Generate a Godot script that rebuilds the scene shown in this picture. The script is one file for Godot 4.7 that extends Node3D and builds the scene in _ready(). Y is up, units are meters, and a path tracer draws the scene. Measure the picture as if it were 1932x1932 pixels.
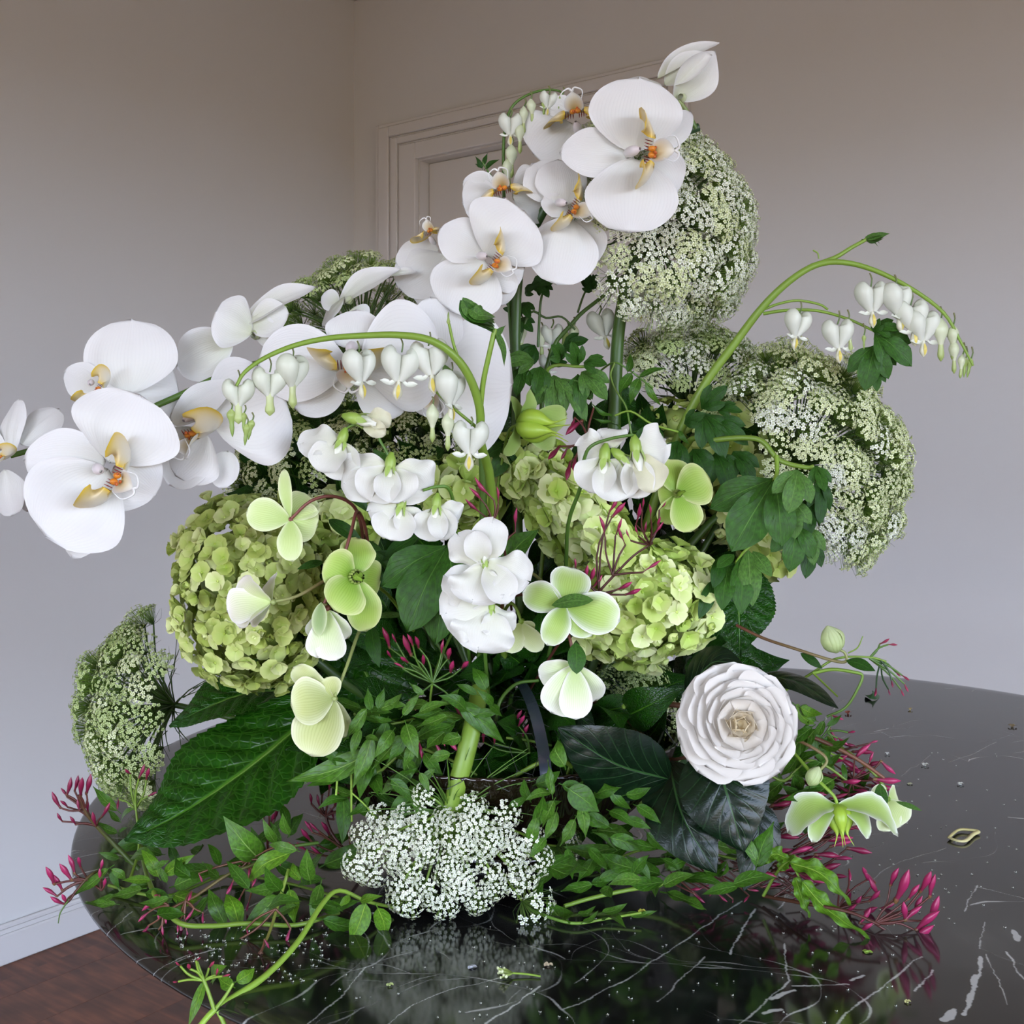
extends Node3D
# A bouquet of white orchids, green hydrangeas, hellebores and jasmine in a footed bowl on a round black marble table.
# P() turns a direction (measured on the photograph, 1932 px square) and a distance along the view into a point of the room.
const F := 2150.0
const HORIZON := 850.0
const EYE := 1.05
const TOP := 0.74
const GROUPS := {"orchid_spray": "moth orchid sprays", "hydrangea": "hydrangea mopheads", "lace_umbel": "lace flower umbels", "lace_flower": "single lace flowers", "bleeding_heart": "bleeding heart stems", "sweet_pea": "sweet pea stems", "hellebore": "hellebores", "hellebore_bud": "hellebore buds", "jasmine_sprig": "jasmine sprigs with buds", "jasmine_vine": "jasmine vines", "foliage_stem": "leafy stems", "petal_scrap": "scraps on the marble"}
var rng := RandomNumberGenerator.new()
var names := {}
var M := {}
var U := {}

func P(x: float, y: float, d: float) -> Vector3:
	return Vector3((x - 966.0) / F * d, EYE - (y - HORIZON) / F * d, -d)

func T(x: float, y: float, up := 0.0) -> Vector3:      # the point at that direction lying up metres above the table top
	return P(x, y, (EYE - TOP - up) * F / (y - HORIZON))

func pts(a: Array) -> Array:                            # [x, y, d, x, y, d, ...] to points
	var r := []
	for k in range(0, a.size(), 3):
		r.append(P(a[k], a[k + 1], a[k + 2]))
	return r

func rn(a: float, b: float) -> float:
	return rng.randf_range(a, b)

func rv() -> Vector3:
	return Vector3(rn(-1, 1), rn(-1, 1), rn(-1, 1))

# ---------------------------------------------------------------- mesh building
class MB:
	var v := PackedVector3Array()
	var n := PackedVector3Array()
	var uv := PackedVector2Array()
	var c := PackedColorArray()
	var ix := PackedInt32Array()
	var made: ArrayMesh

	func grid(rows: int, cols: int, p: PackedVector3Array, u: PackedVector2Array, k: PackedColorArray, ring := false) -> void:
		var o := v.size()
		for r in rows:
			for q in cols:
				var ql := q - 1
				var qr := q + 1
				if ring:
					if q == 0: ql = cols - 2
					if q == cols - 1: qr = 1
				else:
					ql = maxi(0, ql)
					qr = mini(cols - 1, qr)
				var dc := p[r * cols + qr] - p[r * cols + ql]
				var dr := p[mini(r + 1, rows - 1) * cols + q] - p[maxi(r - 1, 0) * cols + q]
				var m := dc.cross(dr)
				if m.length_squared() < 1e-22:
					var r2 := 1 if r == 0 else rows - 2
					dc = p[r2 * cols + qr] - p[r2 * cols + ql]
					m = dc.cross(dr)
				n.append(m.normalized() if m.length_squared() > 1e-26 else Vector3.UP)
		v.append_array(p)
		uv.append_array(u)
		c.append_array(k)
		for r in rows - 1:
			for q in cols - 1:
				var a := o + r * cols + q
				ix.append(a); ix.append(a + cols); ix.append(a + 1)
				ix.append(a + 1); ix.append(a + cols); ix.append(a + cols + 1)

	func tri(a: Vector3, b: Vector3, d: Vector3, k: Color, m := Vector3.ZERO) -> void:
		var o := v.size()
		var g := (b - a).cross(d - a).normalized()
		for q in [a, b, d]:
			v.append(q); n.append(g); uv.append(Vector2.ZERO); c.append(k)
		ix.append(o); ix.append(o + 2); ix.append(o + 1)

	func quad(a: Vector3, b: Vector3, d: Vector3, e: Vector3, k: Color) -> void:   # counter-clockwise seen from outside
		var o := v.size()
		var g := (b - a).cross(d - a).normalized()
		for q in [a, b, d, e]:
			v.append(q); n.append(g); c.append(k)
		for q in [Vector2(0, 0), Vector2(1, 0), Vector2(1, 1), Vector2(0, 1)]: uv.append(q)
		ix.append(o); ix.append(o + 2); ix.append(o + 1)
		ix.append(o); ix.append(o + 3); ix.append(o + 2)

	func add(w: MB, x: Transform3D, tint := Color.WHITE) -> void:
		var o := v.size()
		var nb := x.basis.inverse().transposed()
		for q in w.v.size():
			v.append(x * w.v[q])
			n.append((nb * w.n[q]).normalized())
			c.append(w.c[q] * tint)
		uv.append_array(w.uv)
		for q in w.ix: ix.append(o + q)

	func mesh() -> ArrayMesh:
		if made != null: return made
		var a := []
		a.resize(Mesh.ARRAY_MAX)
		a[Mesh.ARRAY_VERTEX] = v
		a[Mesh.ARRAY_NORMAL] = n
		a[Mesh.ARRAY_TEX_UV] = uv
		a[Mesh.ARRAY_COLOR] = c
		a[Mesh.ARRAY_INDEX] = ix
		var m := ArrayMesh.new()
		m.add_surface_from_arrays(Mesh.PRIMITIVE_TRIANGLES, a)
		made = m
		return m

func curve(p: Array, t: float) -> Vector3:              # a smooth line through the points
	var n := p.size() - 1
	if n == 1: return p[0].lerp(p[1], t)
	var k := clampi(int(t * n), 0, n - 1)
	var s := t * n - k
	var a: Vector3 = p[k - 1] if k > 0 else p[0] * 2.0 - p[1]
	var b: Vector3 = p[k]
	var c: Vector3 = p[k + 1]
	var d: Vector3 = p[k + 2] if k + 2 <= n else p[n] * 2.0 - p[n - 1]
	return b.cubic_interpolate(c, a, d, s)

func many(a: Array, t: float) -> float:                 # linear through evenly spaced values
	var x := t * (a.size() - 1)
	var k := clampi(int(x), 0, a.size() - 2)
	return lerpf(a[k], a[k + 1], x - k)

func tube(m: MB, p: Array, rad: Array, k0 := Color.WHITE, k1 := Color.WHITE, sides := 6, rows := 0, flat := 1.0, side := Vector3.ZERO) -> void:
	if rows == 0: rows = maxi(2, (p.size() - 1) * 4 + 1)
	var v := PackedVector3Array()
	var u := PackedVector2Array()
	var c := PackedColorArray()
	var a := side
	for r in rows:
		var t := r / (rows - 1.0)
		var q := curve(p, t)
		var d := (curve(p, minf(1.0, t + 0.01)) - curve(p, maxf(0.0, t - 0.01))).normalized()
		if a == Vector3.ZERO: a = d.cross(Vector3(0.31, 0.2, 0.9)).normalized()
		a = (a - d * a.dot(d)).normalized()
		var b := d.cross(a)
		var w := many(rad, t)
		var k := k0.lerp(k1, t)
		for s in sides + 1:
			var g := TAU * (s % sides) / sides
			v.append(q + a * cos(g) * w + b * sin(g) * w * flat)
			u.append(Vector2(float(s) / sides, t))
			c.append(k)
	m.grid(rows, sides + 1, v, u, c, true)

# A leaf or petal: a sheet along the line p, hw wide to each side, facing nh.
# o: L rows, W columns, mid (where it is widest), qb/qt (roundness below/above), b0 (width at the base), cup, fold, wave/wf, teeth/tn, bend, tw, notch, vein, cb/ct/ce colours of base, tip and edge
func blade(m: MB, p: Array, hw: float, nh: Vector3, o := {}) -> void:
	var rows: int = o.get("L", 10)
	var cols: int = o.get("W", 7)
	var mid: float = o.get("mid", 0.5)
	var qb: float = o.get("qb", 0.7)
	var qt: float = o.get("qt", 0.7)
	var b0: float = o.get("b0", 0.0)
	var cup: float = o.get("cup", 0.0)
	var fold: float = o.get("fold", 0.0)
	var wave: float = o.get("wave", 0.0)
	var wf: float = o.get("wf", 3.0)
	var teeth: float = o.get("teeth", 0.0)
	var tn: float = o.get("tn", 20.0)
	var tw: float = o.get("tw", 0.0)
	var notch: float = o.get("notch", 0.0)
	var vein: float = o.get("vein", 0.0)
	var vn: float = o.get("vn", 8.0)
	var ph: float = o.get("ph", 0.0)
	var cb: Color = o.get("cb", Color.WHITE)
	var ct: Color = o.get("ct", cb)
	var ce: Color = o.get("ce", ct)
	var cp: float = o.get("cp", 1.0)
	var ep: float = o.get("ep", 3.0)
	var bend: float = o.get("bend", 0.0)
	var pleat: float = o.get("pleat", 0.0)
	var ex := log(0.5) / log(mid)
	var v := PackedVector3Array()
	var u := PackedVector2Array()
	var c := PackedColorArray()
	if p.size() == 2 and bend != 0.0:
		var mm: Vector3 = (p[0] + p[1]) / 2.0
		p = [p[0], mm + nh.normalized() * bend * (p[1] - p[0]).length(), p[1]]
	var len := 0.0
	for k in p.size() - 1: len += p[k].distance_to(p[k + 1])
	for r in rows:
		var t := r / (rows - 1.0)
		var d := (curve(p, minf(1.0, t + 0.02)) - curve(p, maxf(0.0, t - 0.02))).normalized()
		var q := curve(p, t)
		var z := (nh - d * nh.dot(d)).normalized()
		if tw != 0.0: z = z.rotated(d, tw * t)
		var x := d.cross(z)
		var sn := sin(PI * pow(clampf(t, 0.0, 1.0), ex))
		var w := pow(maxf(sn, 0.0), qb if t < mid else qt)
		if t < mid: w = maxf(w, b0)
		w *= hw
		if teeth > 0.0: w *= 1.0 - teeth * (1.0 - fposmod(t * tn, 1.0))
		for s in cols:
			var e := s / (cols - 1.0) * 2.0 - 1.0
			var a := absf(e)
			var lift := w * (cup * e * e + fold * a)
			if wave != 0.0: lift += hw * wave * a * a * sin(TAU * wf * t + ph + (1.7 if e > 0 else 0.0))
			if pleat != 0.0: lift += hw * pleat * (sin(e * 9.0 + ph) + 0.6 * sin(e * 17.0 + ph * 2.0)) * sin(PI * t) * (1.15 - t)
			if vein != 0.0: lift += hw * vein * absf(sin(PI * (vn * (t - a * w / len * 0.7)))) * minf(1.0, a * 5.0) * (1.0 - a * a * a)
			var y := q + x * e * w + z * lift
			if notch != 0.0 and t > 0.6: y -= d * len * notch * (1.0 - a) * (t - 0.6) / 0.4
			v.append(y)
			u.append(Vector2(e * 0.5 + 0.5, t))
			var k := cb.lerp(ct, pow(t, cp))
			c.append(k.lerp(ce, pow(maxf(a, maxf(0.0, t * 2.0 - 1.0) if o.has("ce") else 0.0), ep)))
	m.grid(rows, cols, v, u, c)

func ball(m: MB, at: Vector3, r: Vector3, k: Color, rows := 6, cols := 8) -> void:
	var v := PackedVector3Array()
	var u := PackedVector2Array()
	var c := PackedColorArray()
	for a in rows:
		var f := PI * a / (rows - 1.0)
		for b in cols + 1:
			var g := TAU * (b % cols) / cols
			v.append(at + Vector3(sin(f) * cos(g), -cos(f), -sin(f) * sin(g)) * r)
			u.append(Vector2(float(b) / cols, a / (rows - 1.0)))
			c.append(k)
	m.grid(rows, cols + 1, v, u, c, true)

func box(m: MB, x: Transform3D, s: Vector3, bevel := 0.0, k := Color.WHITE) -> void:   # a box with chamfered edges
	var h := s / 2.0
	var e := minf(bevel, minf(h.x, minf(h.y, h.z)) * 0.9)
	var ax := [Vector3.RIGHT, Vector3.UP, Vector3.BACK]
	for d in 3:
		for sg in [-1.0, 1.0]:
			var n: Vector3 = ax[d] * sg
			var a: Vector3 = ax[(d + 1) % 3]
			var b: Vector3 = n.cross(a)
			var ha := absf(h.dot(a)) - e
			var hb := absf(h.dot(b.abs())) - e
			var o: Vector3 = n * absf(h.dot(n.abs()))
			m.quad(x * (o - a * ha - b * hb), x * (o + a * ha - b * hb), x * (o + a * ha + b * hb), x * (o - a * ha + b * hb), k)
	if e > 0.0:
		for d in 3:
			var a: Vector3 = ax[d]
			for s1 in [-1.0, 1.0]:
				for s2 in [-1.0, 1.0]:
					var n1: Vector3 = ax[(d + 1) % 3] * s1
					var n2: Vector3 = ax[(d + 2) % 3] * s2
					var l := absf(h.dot(a)) - e
					var p1 := n1 * absf(h.dot(n1.abs())) + n2 * (absf(h.dot(n2.abs())) - e)
					var p2 := n2 * absf(h.dot(n2.abs())) + n1 * (absf(h.dot(n1.abs())) - e)
					var q := [x * (p1 - a * l), x * (p2 - a * l), x * (p2 + a * l), x * (p1 + a * l)]
					if s1 * s2 < 0: q.reverse()
					if (q[3] - q[0]).cross(q[2] - q[0]).dot(x.basis * (n1 + n2)) > 0: m.quad(q[0], q[3], q[2], q[1], k)
					else: m.quad(q[0], q[1], q[2], q[3], k)
		for s1 in [-1.0, 1.0]:
			for s2 in [-1.0, 1.0]:
				for s3 in [-1.0, 1.0]:
					var g := Vector3(s1, s2, s3)
					var i := (h - Vector3.ONE * e)
					var p1 := x * (Vector3(h.x, i.y, i.z) * g)
					var p2 := x * (Vector3(i.x, h.y, i.z) * g)
					var p3 := x * (Vector3(i.x, i.y, h.z) * g)
					if (p2 - p1).cross(p3 - p1).dot(x.basis * g) > 0: m.tri(p1, p2, p3, k)
					else: m.tri(p1, p3, p2, k)

func lathe(m: MB, at: Vector3, prof: Array, cols := 48, k := Color.WHITE) -> void:     # [radius, height] from below upwards on the outside
	var v := PackedVector3Array()
	var u := PackedVector2Array()
	var c := PackedColorArray()
	for a in prof.size():
		for b in cols + 1:
			var g := TAU * (b % cols) / cols
			v.append(at + Vector3(cos(g) * prof[a][0], prof[a][1], -sin(g) * prof[a][0]))
			u.append(Vector2(float(b) / cols, a / (prof.size() - 1.0)))
			c.append(k)
	m.grid(prof.size(), cols + 1, v, u, c, true)

# ---------------------------------------------------------------- objects
func numbered(called: String) -> String:
	var k: int = names.get(called, 0)
	names[called] = k + 1
	return called if k == 0 else "%s_%03d" % [called, k]

func tag(o: Node, label: String, category := "", group := "", kind := "") -> Node:
	if label: o.set_meta("label", label)
	if category: o.set_meta("category", category)
	if group: o.set_meta("group", group)
	if kind: o.set_meta("kind", kind)
	return o

func thing(called: String, label: String, category: String, at: Vector3, group := "") -> Node3D:
	var o := Node3D.new()
	o.name = numbered(called)
	add_child(o, true)
	o.position = at
	tag(o, label, category, group if group else GROUPS.get(called, ""))
	return o

func world_of(o: Node3D) -> Transform3D:
	var x := Transform3D.IDENTITY
	while o != null and o != self:
		x = o.transform * x
		o = o.get_parent() as Node3D
	return x

# a part: mesh given in room coordinates (or in its own, placed by x)
func put(parent: Node3D, called: String, mesh: Mesh, mat: Material, x := Transform3D.IDENTITY) -> MeshInstance3D:
	var o := MeshInstance3D.new()
	o.name = called
	o.mesh = mesh
	o.material_override = mat
	o.transform = world_of(parent).affine_inverse() * x if parent != self else x
	parent.add_child(o, true)
	return o

func struct(called: String, m: MB, mat: Material, label := "") -> MeshInstance3D:
	var o := put(self, called, m.mesh(), mat)
	tag(o, label, "", "", "structure")
	return o

func aim(base: Vector3, tip: Vector3, nh: Vector3, ws := 1.0, ds := 1.0) -> Transform3D:   # puts a unit leaf (grows up y, faces z) from base to tip
	var y := tip - base
	var l := y.length()
	y /= l
	var z := nh - y * nh.dot(y)
	if z.length_squared() < 1e-6: z = Vector3(0.3, 0.2, 1.0) - y * y.dot(Vector3(0.3, 0.2, 1.0))
	z = z.normalized()
	return Transform3D(Basis(y.cross(z) * l * ws, y * l, z * l * ds), base)

func lin(r: float, g: float, b: float) -> Color:        # a colour as seen on screen (0-255) to a linear one
	return Color(r / 255.0, g / 255.0, b / 255.0).srgb_to_linear()

func mat(called: String, col: Color, rough := 0.5, back := 0.0, vc := true) -> StandardMaterial3D:
	var m := StandardMaterial3D.new()
	m.resource_name = called
	m.albedo_color = col
	m.roughness = rough
	m.cull_mode = BaseMaterial3D.CULL_DISABLED
	m.vertex_color_use_as_albedo = vc
	if back > 0.0:
		m.backlight_enabled = true
		m.backlight = Color(back, back, back)
	M[called] = m
	return m


# ---------------------------------------------------------------- textures
func noise(freq: float, oct := 4, seed_ := 1, type := FastNoiseLite.TYPE_SIMPLEX_SMOOTH) -> FastNoiseLite:
	var n := FastNoiseLite.new()
	n.noise_type = type
	n.frequency = freq
	n.fractal_octaves = oct
	n.seed = seed_
	return n

func tex(im: Image) -> ImageTexture:
	return ImageTexture.create_from_image(im)

func marble_image() -> Image:
	var s := 2048
	var im := Image.create(s, s, false, Image.FORMAT_RGB8)
	var a := noise(0.006, 5, 3)
	var b := noise(0.03, 4, 8)
	var base := a.get_image(512, 512)
	var fine := b.get_image(1024, 1024)
	base.resize(s, s, Image.INTERPOLATE_BILINEAR)
	fine.resize(s, s, Image.INTERPOLATE_BILINEAR)
	for y in s:
		for x in s:
			var k := base.get_pixel(x, y).r
			var g := fine.get_pixel(x, y).r
			var v := 0.115 + 0.42 * maxf(0.0, k - 0.46) + 0.20 * maxf(0.0, g - 0.52)
			im.set_pixel(x, y, Color(v, v * 1.0, v * 0.95))
	var r := RandomNumberGenerator.new()
	r.seed = 11
	for k in 150:                                        # long pale veins that fork and fade
		var p := Vector2(r.randf() * s, r.randf() * s)
		var dir := -0.75 + r.randf_range(-0.5, 0.5) if r.randf() < 0.72 else r.randf() * TAU
		vein(im, p, dir, r.randf_range(120, 620), r.randf_range(0.7, 2.6), r.randf_range(0.25, 0.75), r, 0)
	# the veins that can be followed one by one, in directions seen on the photograph
	for q in [[1850, 1805, 1840, 1850, 5.0], [1842, 1840, 1832, 1880, 7.0], [1832, 1875, 1818, 1915, 6.0], [1848, 1790, 1858, 1740, 2.0], [1860, 1800, 1900, 1895, 2.0], [1898, 1795, 1935, 1850, 3.0], [1700, 1835, 1580, 1932, 3.0], [1700, 1835, 1740, 1805, 2.6],
			[1480, 1780, 1490, 1850, 2.4], [1490, 1850, 1395, 1932, 2.6], [1400, 1700, 1300, 1770, 2.5], [1300, 1770, 1180, 1850, 2.2], [1180, 1850, 1060, 1905, 2.2], [1020, 1860, 915, 1932, 3.2], [1425, 1715, 1378, 1800, 3.0], [1330, 1805, 1240, 1890, 2.0],
			[960, 1840, 780, 1895, 2.0], [780, 1895, 690, 1960, 2.0], [690, 1825, 590, 1925, 2.4], [590, 1925, 540, 1960, 2.0], [1785, 1600, 1670, 1640, 1.6], [1670, 1640, 1590, 1690, 1.6], [1495, 1860, 1600, 1857, 3.0], [1455, 1885, 1500, 1868, 6.0], [1440, 1912, 1475, 1905, 5.0],
			[1605, 1850, 1630, 1840, 4.0], [1725, 1870, 1760, 1830, 3.0], [1780, 1925, 1800, 1905, 9.0], [1920, 1775, 1912, 1755, 8.0], [1840, 1672, 1932, 1695, 2.0], [1845, 1670, 1820, 1720, 2.4], [1880, 1400, 1790, 1438, 2.0], [1755, 1425, 1700, 1465, 1.6], [1660, 1380, 1690, 1395, 1.4],
			[360, 1800, 250, 1840, 2.0], [250, 1720, 200, 1755, 1.8], [410, 1790, 330, 1815, 2.4]]:
		var a3 := T(q[0], q[1])
		var b3 := T(q[2], q[3])
		line(im, Vector2((a3.x - TC.x) / TR * 0.5 + 0.5, (a3.z - TC.z) / TR * 0.5 + 0.5) * s, Vector2((b3.x - TC.x) / TR * 0.5 + 0.5, (b3.z - TC.z) / TR * 0.5 + 0.5) * s, q[4] * 0.5, r)
	return im

func vein(im: Image, p: Vector2, dir: float, len: float, wd: float, alpha: float, r: RandomNumberGenerator, depth: int) -> void:
	var s := im.get_width()
	var bend := 0.0
	var steps := int(len)
	for k in steps:
		bend = bend * 0.93 + r.randf_range(-0.05, 0.05)
		dir += bend * 0.22
		p += Vector2(cos(dir), sin(dir))
		var w := wd * (1.0 - 0.7 * k / steps) * (0.6 + 0.4 * sin(k * 0.07))
		var f := alpha * (1.0 - 0.5 * k / steps)
		dot(im, p, w, f)
		if depth < 2 and r.randf() < 0.007:
			vein(im, p, dir + r.randf_range(-1.0, 1.0), len * 0.35, wd * 0.6, alpha * 0.8, r, depth + 1)

func dot(im: Image, p: Vector2, w: float, f: float) -> void:
	var s := im.get_width()
	var e := int(ceil(w))
	for dy in range(-e, e + 1):
		for dx in range(-e, e + 1):
			var x := int(p.x) + dx
			var y := int(p.y) + dy
			if x < 0 or y < 0 or x >= s or y >= s: continue
			var g := clampf(w + 0.5 - Vector2(dx, dy).length(), 0.0, 1.0) * f
			if g > 0.0: im.set_pixel(x, y, im.get_pixel(x, y).lerp(Color(0.90, 0.91, 0.89), g))

func line(im: Image, a: Vector2, b: Vector2, w: float, r: RandomNumberGenerator) -> void:
	var n := int(a.distance_to(b)) + 1
	var side := (b - a).orthogonal().normalized()
	var off := 0.0
	for k in n + 1:
		var t := k / float(n)
		off = clampf(off + r.randf_range(-0.6, 0.6), -7.0, 7.0)
		dot(im, a.lerp(b, t) + side * off * sin(PI * t), w * (0.75 + 0.25 * sin(k * 0.13) * sin(k * 0.031 + 1.0) + r.randf_range(-0.2, 0.2)), 0.8)

func wood_image(sd: int) -> Image:
	var im := Image.create(512, 512, false, Image.FORMAT_RGB8)
	var a := noise(0.02, 4, sd)
	var b := noise(0.012, 3, sd + 5)
	for y in 512:
		for x in 512:
			var g := a.get_noise_2d(x * 0.35, y * 5.0) * 0.5 + 0.5
			var h := b.get_noise_2d(x * 1.2, y * 2.2) * 0.5 + 0.5
			var k := 0.72 + 0.35 * g * g + 0.35 * (h - 0.5)
			im.set_pixel(x, y, Color(0.53 * k, 0.345 * k, 0.25 * k))
	return im

# leaf blade: pale midrib and side veins that run forward, fine net between them (colour above, height in the second picture)
func leaf_images(nv: int, net: float, dark: Color, light: Color, midw: float, slope := 0.55) -> Array:
	var w := 256
	var h := 512
	var im := Image.create(w, h, false, Image.FORMAT_RGB8)
	var hm := Image.create(w, h, false, Image.FORMAT_L8)
	var cell := noise(0.045, 1, 5, FastNoiseLite.TYPE_CELLULAR)
	cell.cellular_return_type = FastNoiseLite.RETURN_DISTANCE2_SUB
	var soft := noise(0.02, 3, 9)
	for y in h:
		for x in w:
			var u := x / (w - 1.0) * 2.0 - 1.0
			var t := 1.0 - y / (h - 1.0)
			t = y / (h - 1.0)
			var a := absf(u)
			var side := fposmod((t - a * slope * (1.0 - 0.35 * a)) * nv + (0.5 if u > 0 else 0.0), 1.0)
			var sv := smoothstep(0.09, 0.0, minf(side, 1.0 - side)) * (1.0 - 0.6 * a)
			var mv := smoothstep(midw, midw * 0.3, a * (0.4 + t))
			var nt := (1.0 - smoothstep(-0.95, -0.75, cell.get_noise_2d(x * 1.3, y * 1.3))) * net
			var k := clampf(maxf(maxf(sv * 0.65, mv), nt * 0.35), 0.0, 1.0)
			var s := 0.88 + 0.24 * soft.get_noise_2d(x, y)
			im.set_pixel(x, y, (dark * s).lerp(light, k))
			hm.set_pixel(x, y, Color.from_hsv(0, 0, clampf(0.75 - maxf(maxf(sv * 0.6, mv * 0.8), nt * 0.3), 0, 1)))
	return [tex(im), tex(hm)]

# petal: fine lines that run from the base and spread, over white
func petal_images(lines: int, deep: float, tint: Color) -> Array:
	var w := 256
	var h := 256
	var im := Image.create(w, h, false, Image.FORMAT_RGB8)
	var hm := Image.create(w, h, false, Image.FORMAT_L8)
	var n := noise(0.02, 3, 21)
	var fine := noise(0.12, 2, 4)
	for y in h:
		for x in w:
			var u := x / (w - 1.0) * 2.0 - 1.0
			var t := y / (h - 1.0)
			var q := u * lines * 0.5 + n.get_noise_2d(x * 0.35, y * 0.22) * 0.5 * (0.4 + t)
			var l := pow(absf(cos(PI * q)), 8.0)
			var g := fine.get_noise_2d(x * 0.9, y * 0.12)
			im.set_pixel(x, y, Color.WHITE.lerp(tint, clampf(l * deep * (1.0 - 0.5 * t), 0, 1)))
			hm.set_pixel(x, y, Color.from_hsv(0, 0, clampf(0.6 - 0.30 * l + 0.12 * g, 0, 1)))
	return [tex(im), tex(hm)]

# ---------------------------------------------------------------- the room
const TC := Vector3(0.203, 0.0, -1.087)
const TR := 0.582
var ROOM := Transform3D(Basis(Vector3(0.8, 0, 0.6), Vector3.UP, Vector3(-0.6, 0, 0.8)), Vector3(-0.435, 0, -3.14))   # u along the door wall, w along the left wall, from their corner

func slab(m: MB, u0: float, u1: float, y0: float, y1: float, w0: float, w1: float, bevel := 0.0) -> void:
	box(m, ROOM * Transform3D(Basis.IDENTITY, Vector3((u0 + u1) / 2, (y0 + y1) / 2, (w0 + w1) / 2)), Vector3(u1 - u0, y1 - y0, w1 - w0), bevel)

func build_room() -> void:
	var UL := 4.5
	var WL := 4.8
	var H := 2.36
	var paint := mat("wall paint", Color(0.815, 0.81, 0.80), 0.75, 0.0, false)
	var bump := NoiseTexture2D.new()
	bump.noise = noise(0.05, 4, 2)
	bump.width = 512
	bump.height = 512
	bump.seamless = true
	paint.heightmap_enabled = false
	paint.roughness_texture = null
	paint.uv1_triplanar = true
	paint.uv1_world_triplanar = true
	paint.uv1_scale = Vector3(2.5, 2.5, 2.5)
	paint.normal_enabled = true
	bump.as_normal_map = true
	bump.bump_strength = 0.35
	paint.normal_texture = bump
	paint.normal_scale = 0.25
	var gloss := mat("trim paint", Color(0.82, 0.81, 0.80), 0.42, 0.0, false)
	var ceil_paint := mat("ceiling paint", Color(0.82, 0.81, 0.80), 0.8, 0.0, false)
	# walls with the door opening and two big windows on the camera's side
	var d0 := 0.237
	var d1 := 0.949
	var dh := 1.815
	var m := MB.new()
	slab(m, -0.15, d0, 0, H, -0.15, 0)
	slab(m, d1, UL + 0.15, 0, H, -0.15, 0)
	slab(m, d0, d1, dh, H, -0.15, 0)
	struct("wall_right", m, paint, "pale grey painted wall with the door, right of the corner")
	m = MB.new()
	slab(m, -0.15, 0, 0, H, 0, WL)
	struct("wall_left", m, paint, "pale grey painted wall left of the corner")
	m = MB.new()
	slab(m, -0.15, 0.8, 0, H, WL, WL + 0.15)
	slab(m, 3.7, UL + 0.15, 0, H, WL, WL + 0.15)
	slab(m, 0.8, 3.7, WIN_TOP - 0.2, H, WL, WL + 0.15)
	slab(m, 0.8, 3.7, 0, 0.12, WL, WL + 0.15)
	struct("wall_back", m, paint)
	m = MB.new()
	slab(m, UL, UL + 0.15, 0, H, 0, 1.3)
	slab(m, UL, UL + 0.15, 0, H, 3.8, WL)
	slab(m, UL, UL + 0.15, WIN_TOP, H, 1.3, 3.8)
	slab(m, UL, UL + 0.15, 0, 0.12, 1.3, 3.8)
	struct("wall_side", m, paint)
	m = MB.new()
	slab(m, -0.15, UL + 0.15, H, H + 0.12, -0.15, WL + 0.15)
	struct("ceiling", m, ceil_paint)
	for k in 2:                                           # window frames: a rim, two mullions
		m = MB.new()
		var a := 0.8 if k == 0 else 1.3
		var b := 3.7 if k == 0 else 3.8
		for q in 4:
			var x := lerpf(a, b - 0.05, q / 3.0)
			if k == 0: slab(m, x, x + 0.05, 0.12, WIN_TOP - 0.2, WL + 0.05, WL + 0.1, 0.004)
			else: slab(m, UL + 0.05, UL + 0.1, 0.12, WIN_TOP, x, x + 0.05, 0.004)
		for y in [0.12, WIN_TOP - (0.25 if k == 0 else 0.05)]:
			if k == 0: slab(m, a + 0.05, b - 0.05, y, y + 0.05, WL + 0.052, WL + 0.098, 0.004)
			else: slab(m, UL + 0.052, UL + 0.098, y, y + 0.05, a + 0.05, b - 0.05, 0.004)
		struct("window_%d" % (k + 1), m, gloss)
	# door: casing with a stepped profile, and a plain slab set back
	m = MB.new()
	var prof := [[0.0, 0.055, 0.016], [0.055, 0.08, 0.010], [0.08, 0.142, 0.022]]
	var cas := 0.141
	for q in [[0.0, 0.012, 0.017], [0.012, 0.049, 0.020], [0.049, 0.056, 0.014], [0.056, 0.078, 0.018], [0.078, 0.085, 0.012], [0.085, 0.141, 0.016]]:
		var i0: float = cas - q[0]
		var i1: float = cas - q[1]
		var s := 0.63                                      # the hinge side casing is a little narrower
		slab(m, d0 - i0, d0 - i1, 0, dh + i0 * 0.77, 0.0, q[2], 0.002)
		slab(m, d1 + i1 * s, d1 + i0 * s, 0, dh + i0 * 0.77, 0.0, q[2], 0.002)
		slab(m, d0 - i1, d1 + i1 * s, dh + i1 * 0.77, dh + i0 * 0.77, 0.0, q[2], 0.002)
	struct("trim_1", m, gloss, "white stepped casing round the closed door")
	var dr := Node3D.new()
	dr.name = "door_1"
	add_child(dr, true)
	tag(dr, "plain pale grey door closed in its stepped casing behind the flowers", "", "", "structure")
	m = MB.new()
	slab(m, d0 + 0.004, d1 - 0.004, 0.006, dh - 0.004, -0.075, -0.035, 0.003)
	put(dr, "door_leaf", m.mesh(), gloss)
	m = MB.new()
	slab(m, d0 - 0.001, d0 + 0.0035, 0, dh, -0.14, -0.001)
	slab(m, d1 - 0.0035, d1 + 0.001, 0, dh, -0.14, -0.001)
	slab(m, d0 + 0.004, d1 - 0.004, dh - 0.0035, dh + 0.001, -0.14, -0.001)
	slab(m, d0 + 0.004, d1 - 0.004, 0.0, dh - 0.004, -0.148, -0.12)
	put(dr, "door_frame", m.mesh(), gloss)
	# baseboards and cornice
	m = MB.new()
	slab(m, 0, 0.012, 0, 0.062, 0.012, WL, 0.003)
	slab(m, 0, 0.007, 0.062, 0.072, 0.012, WL, 0.001)
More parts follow.
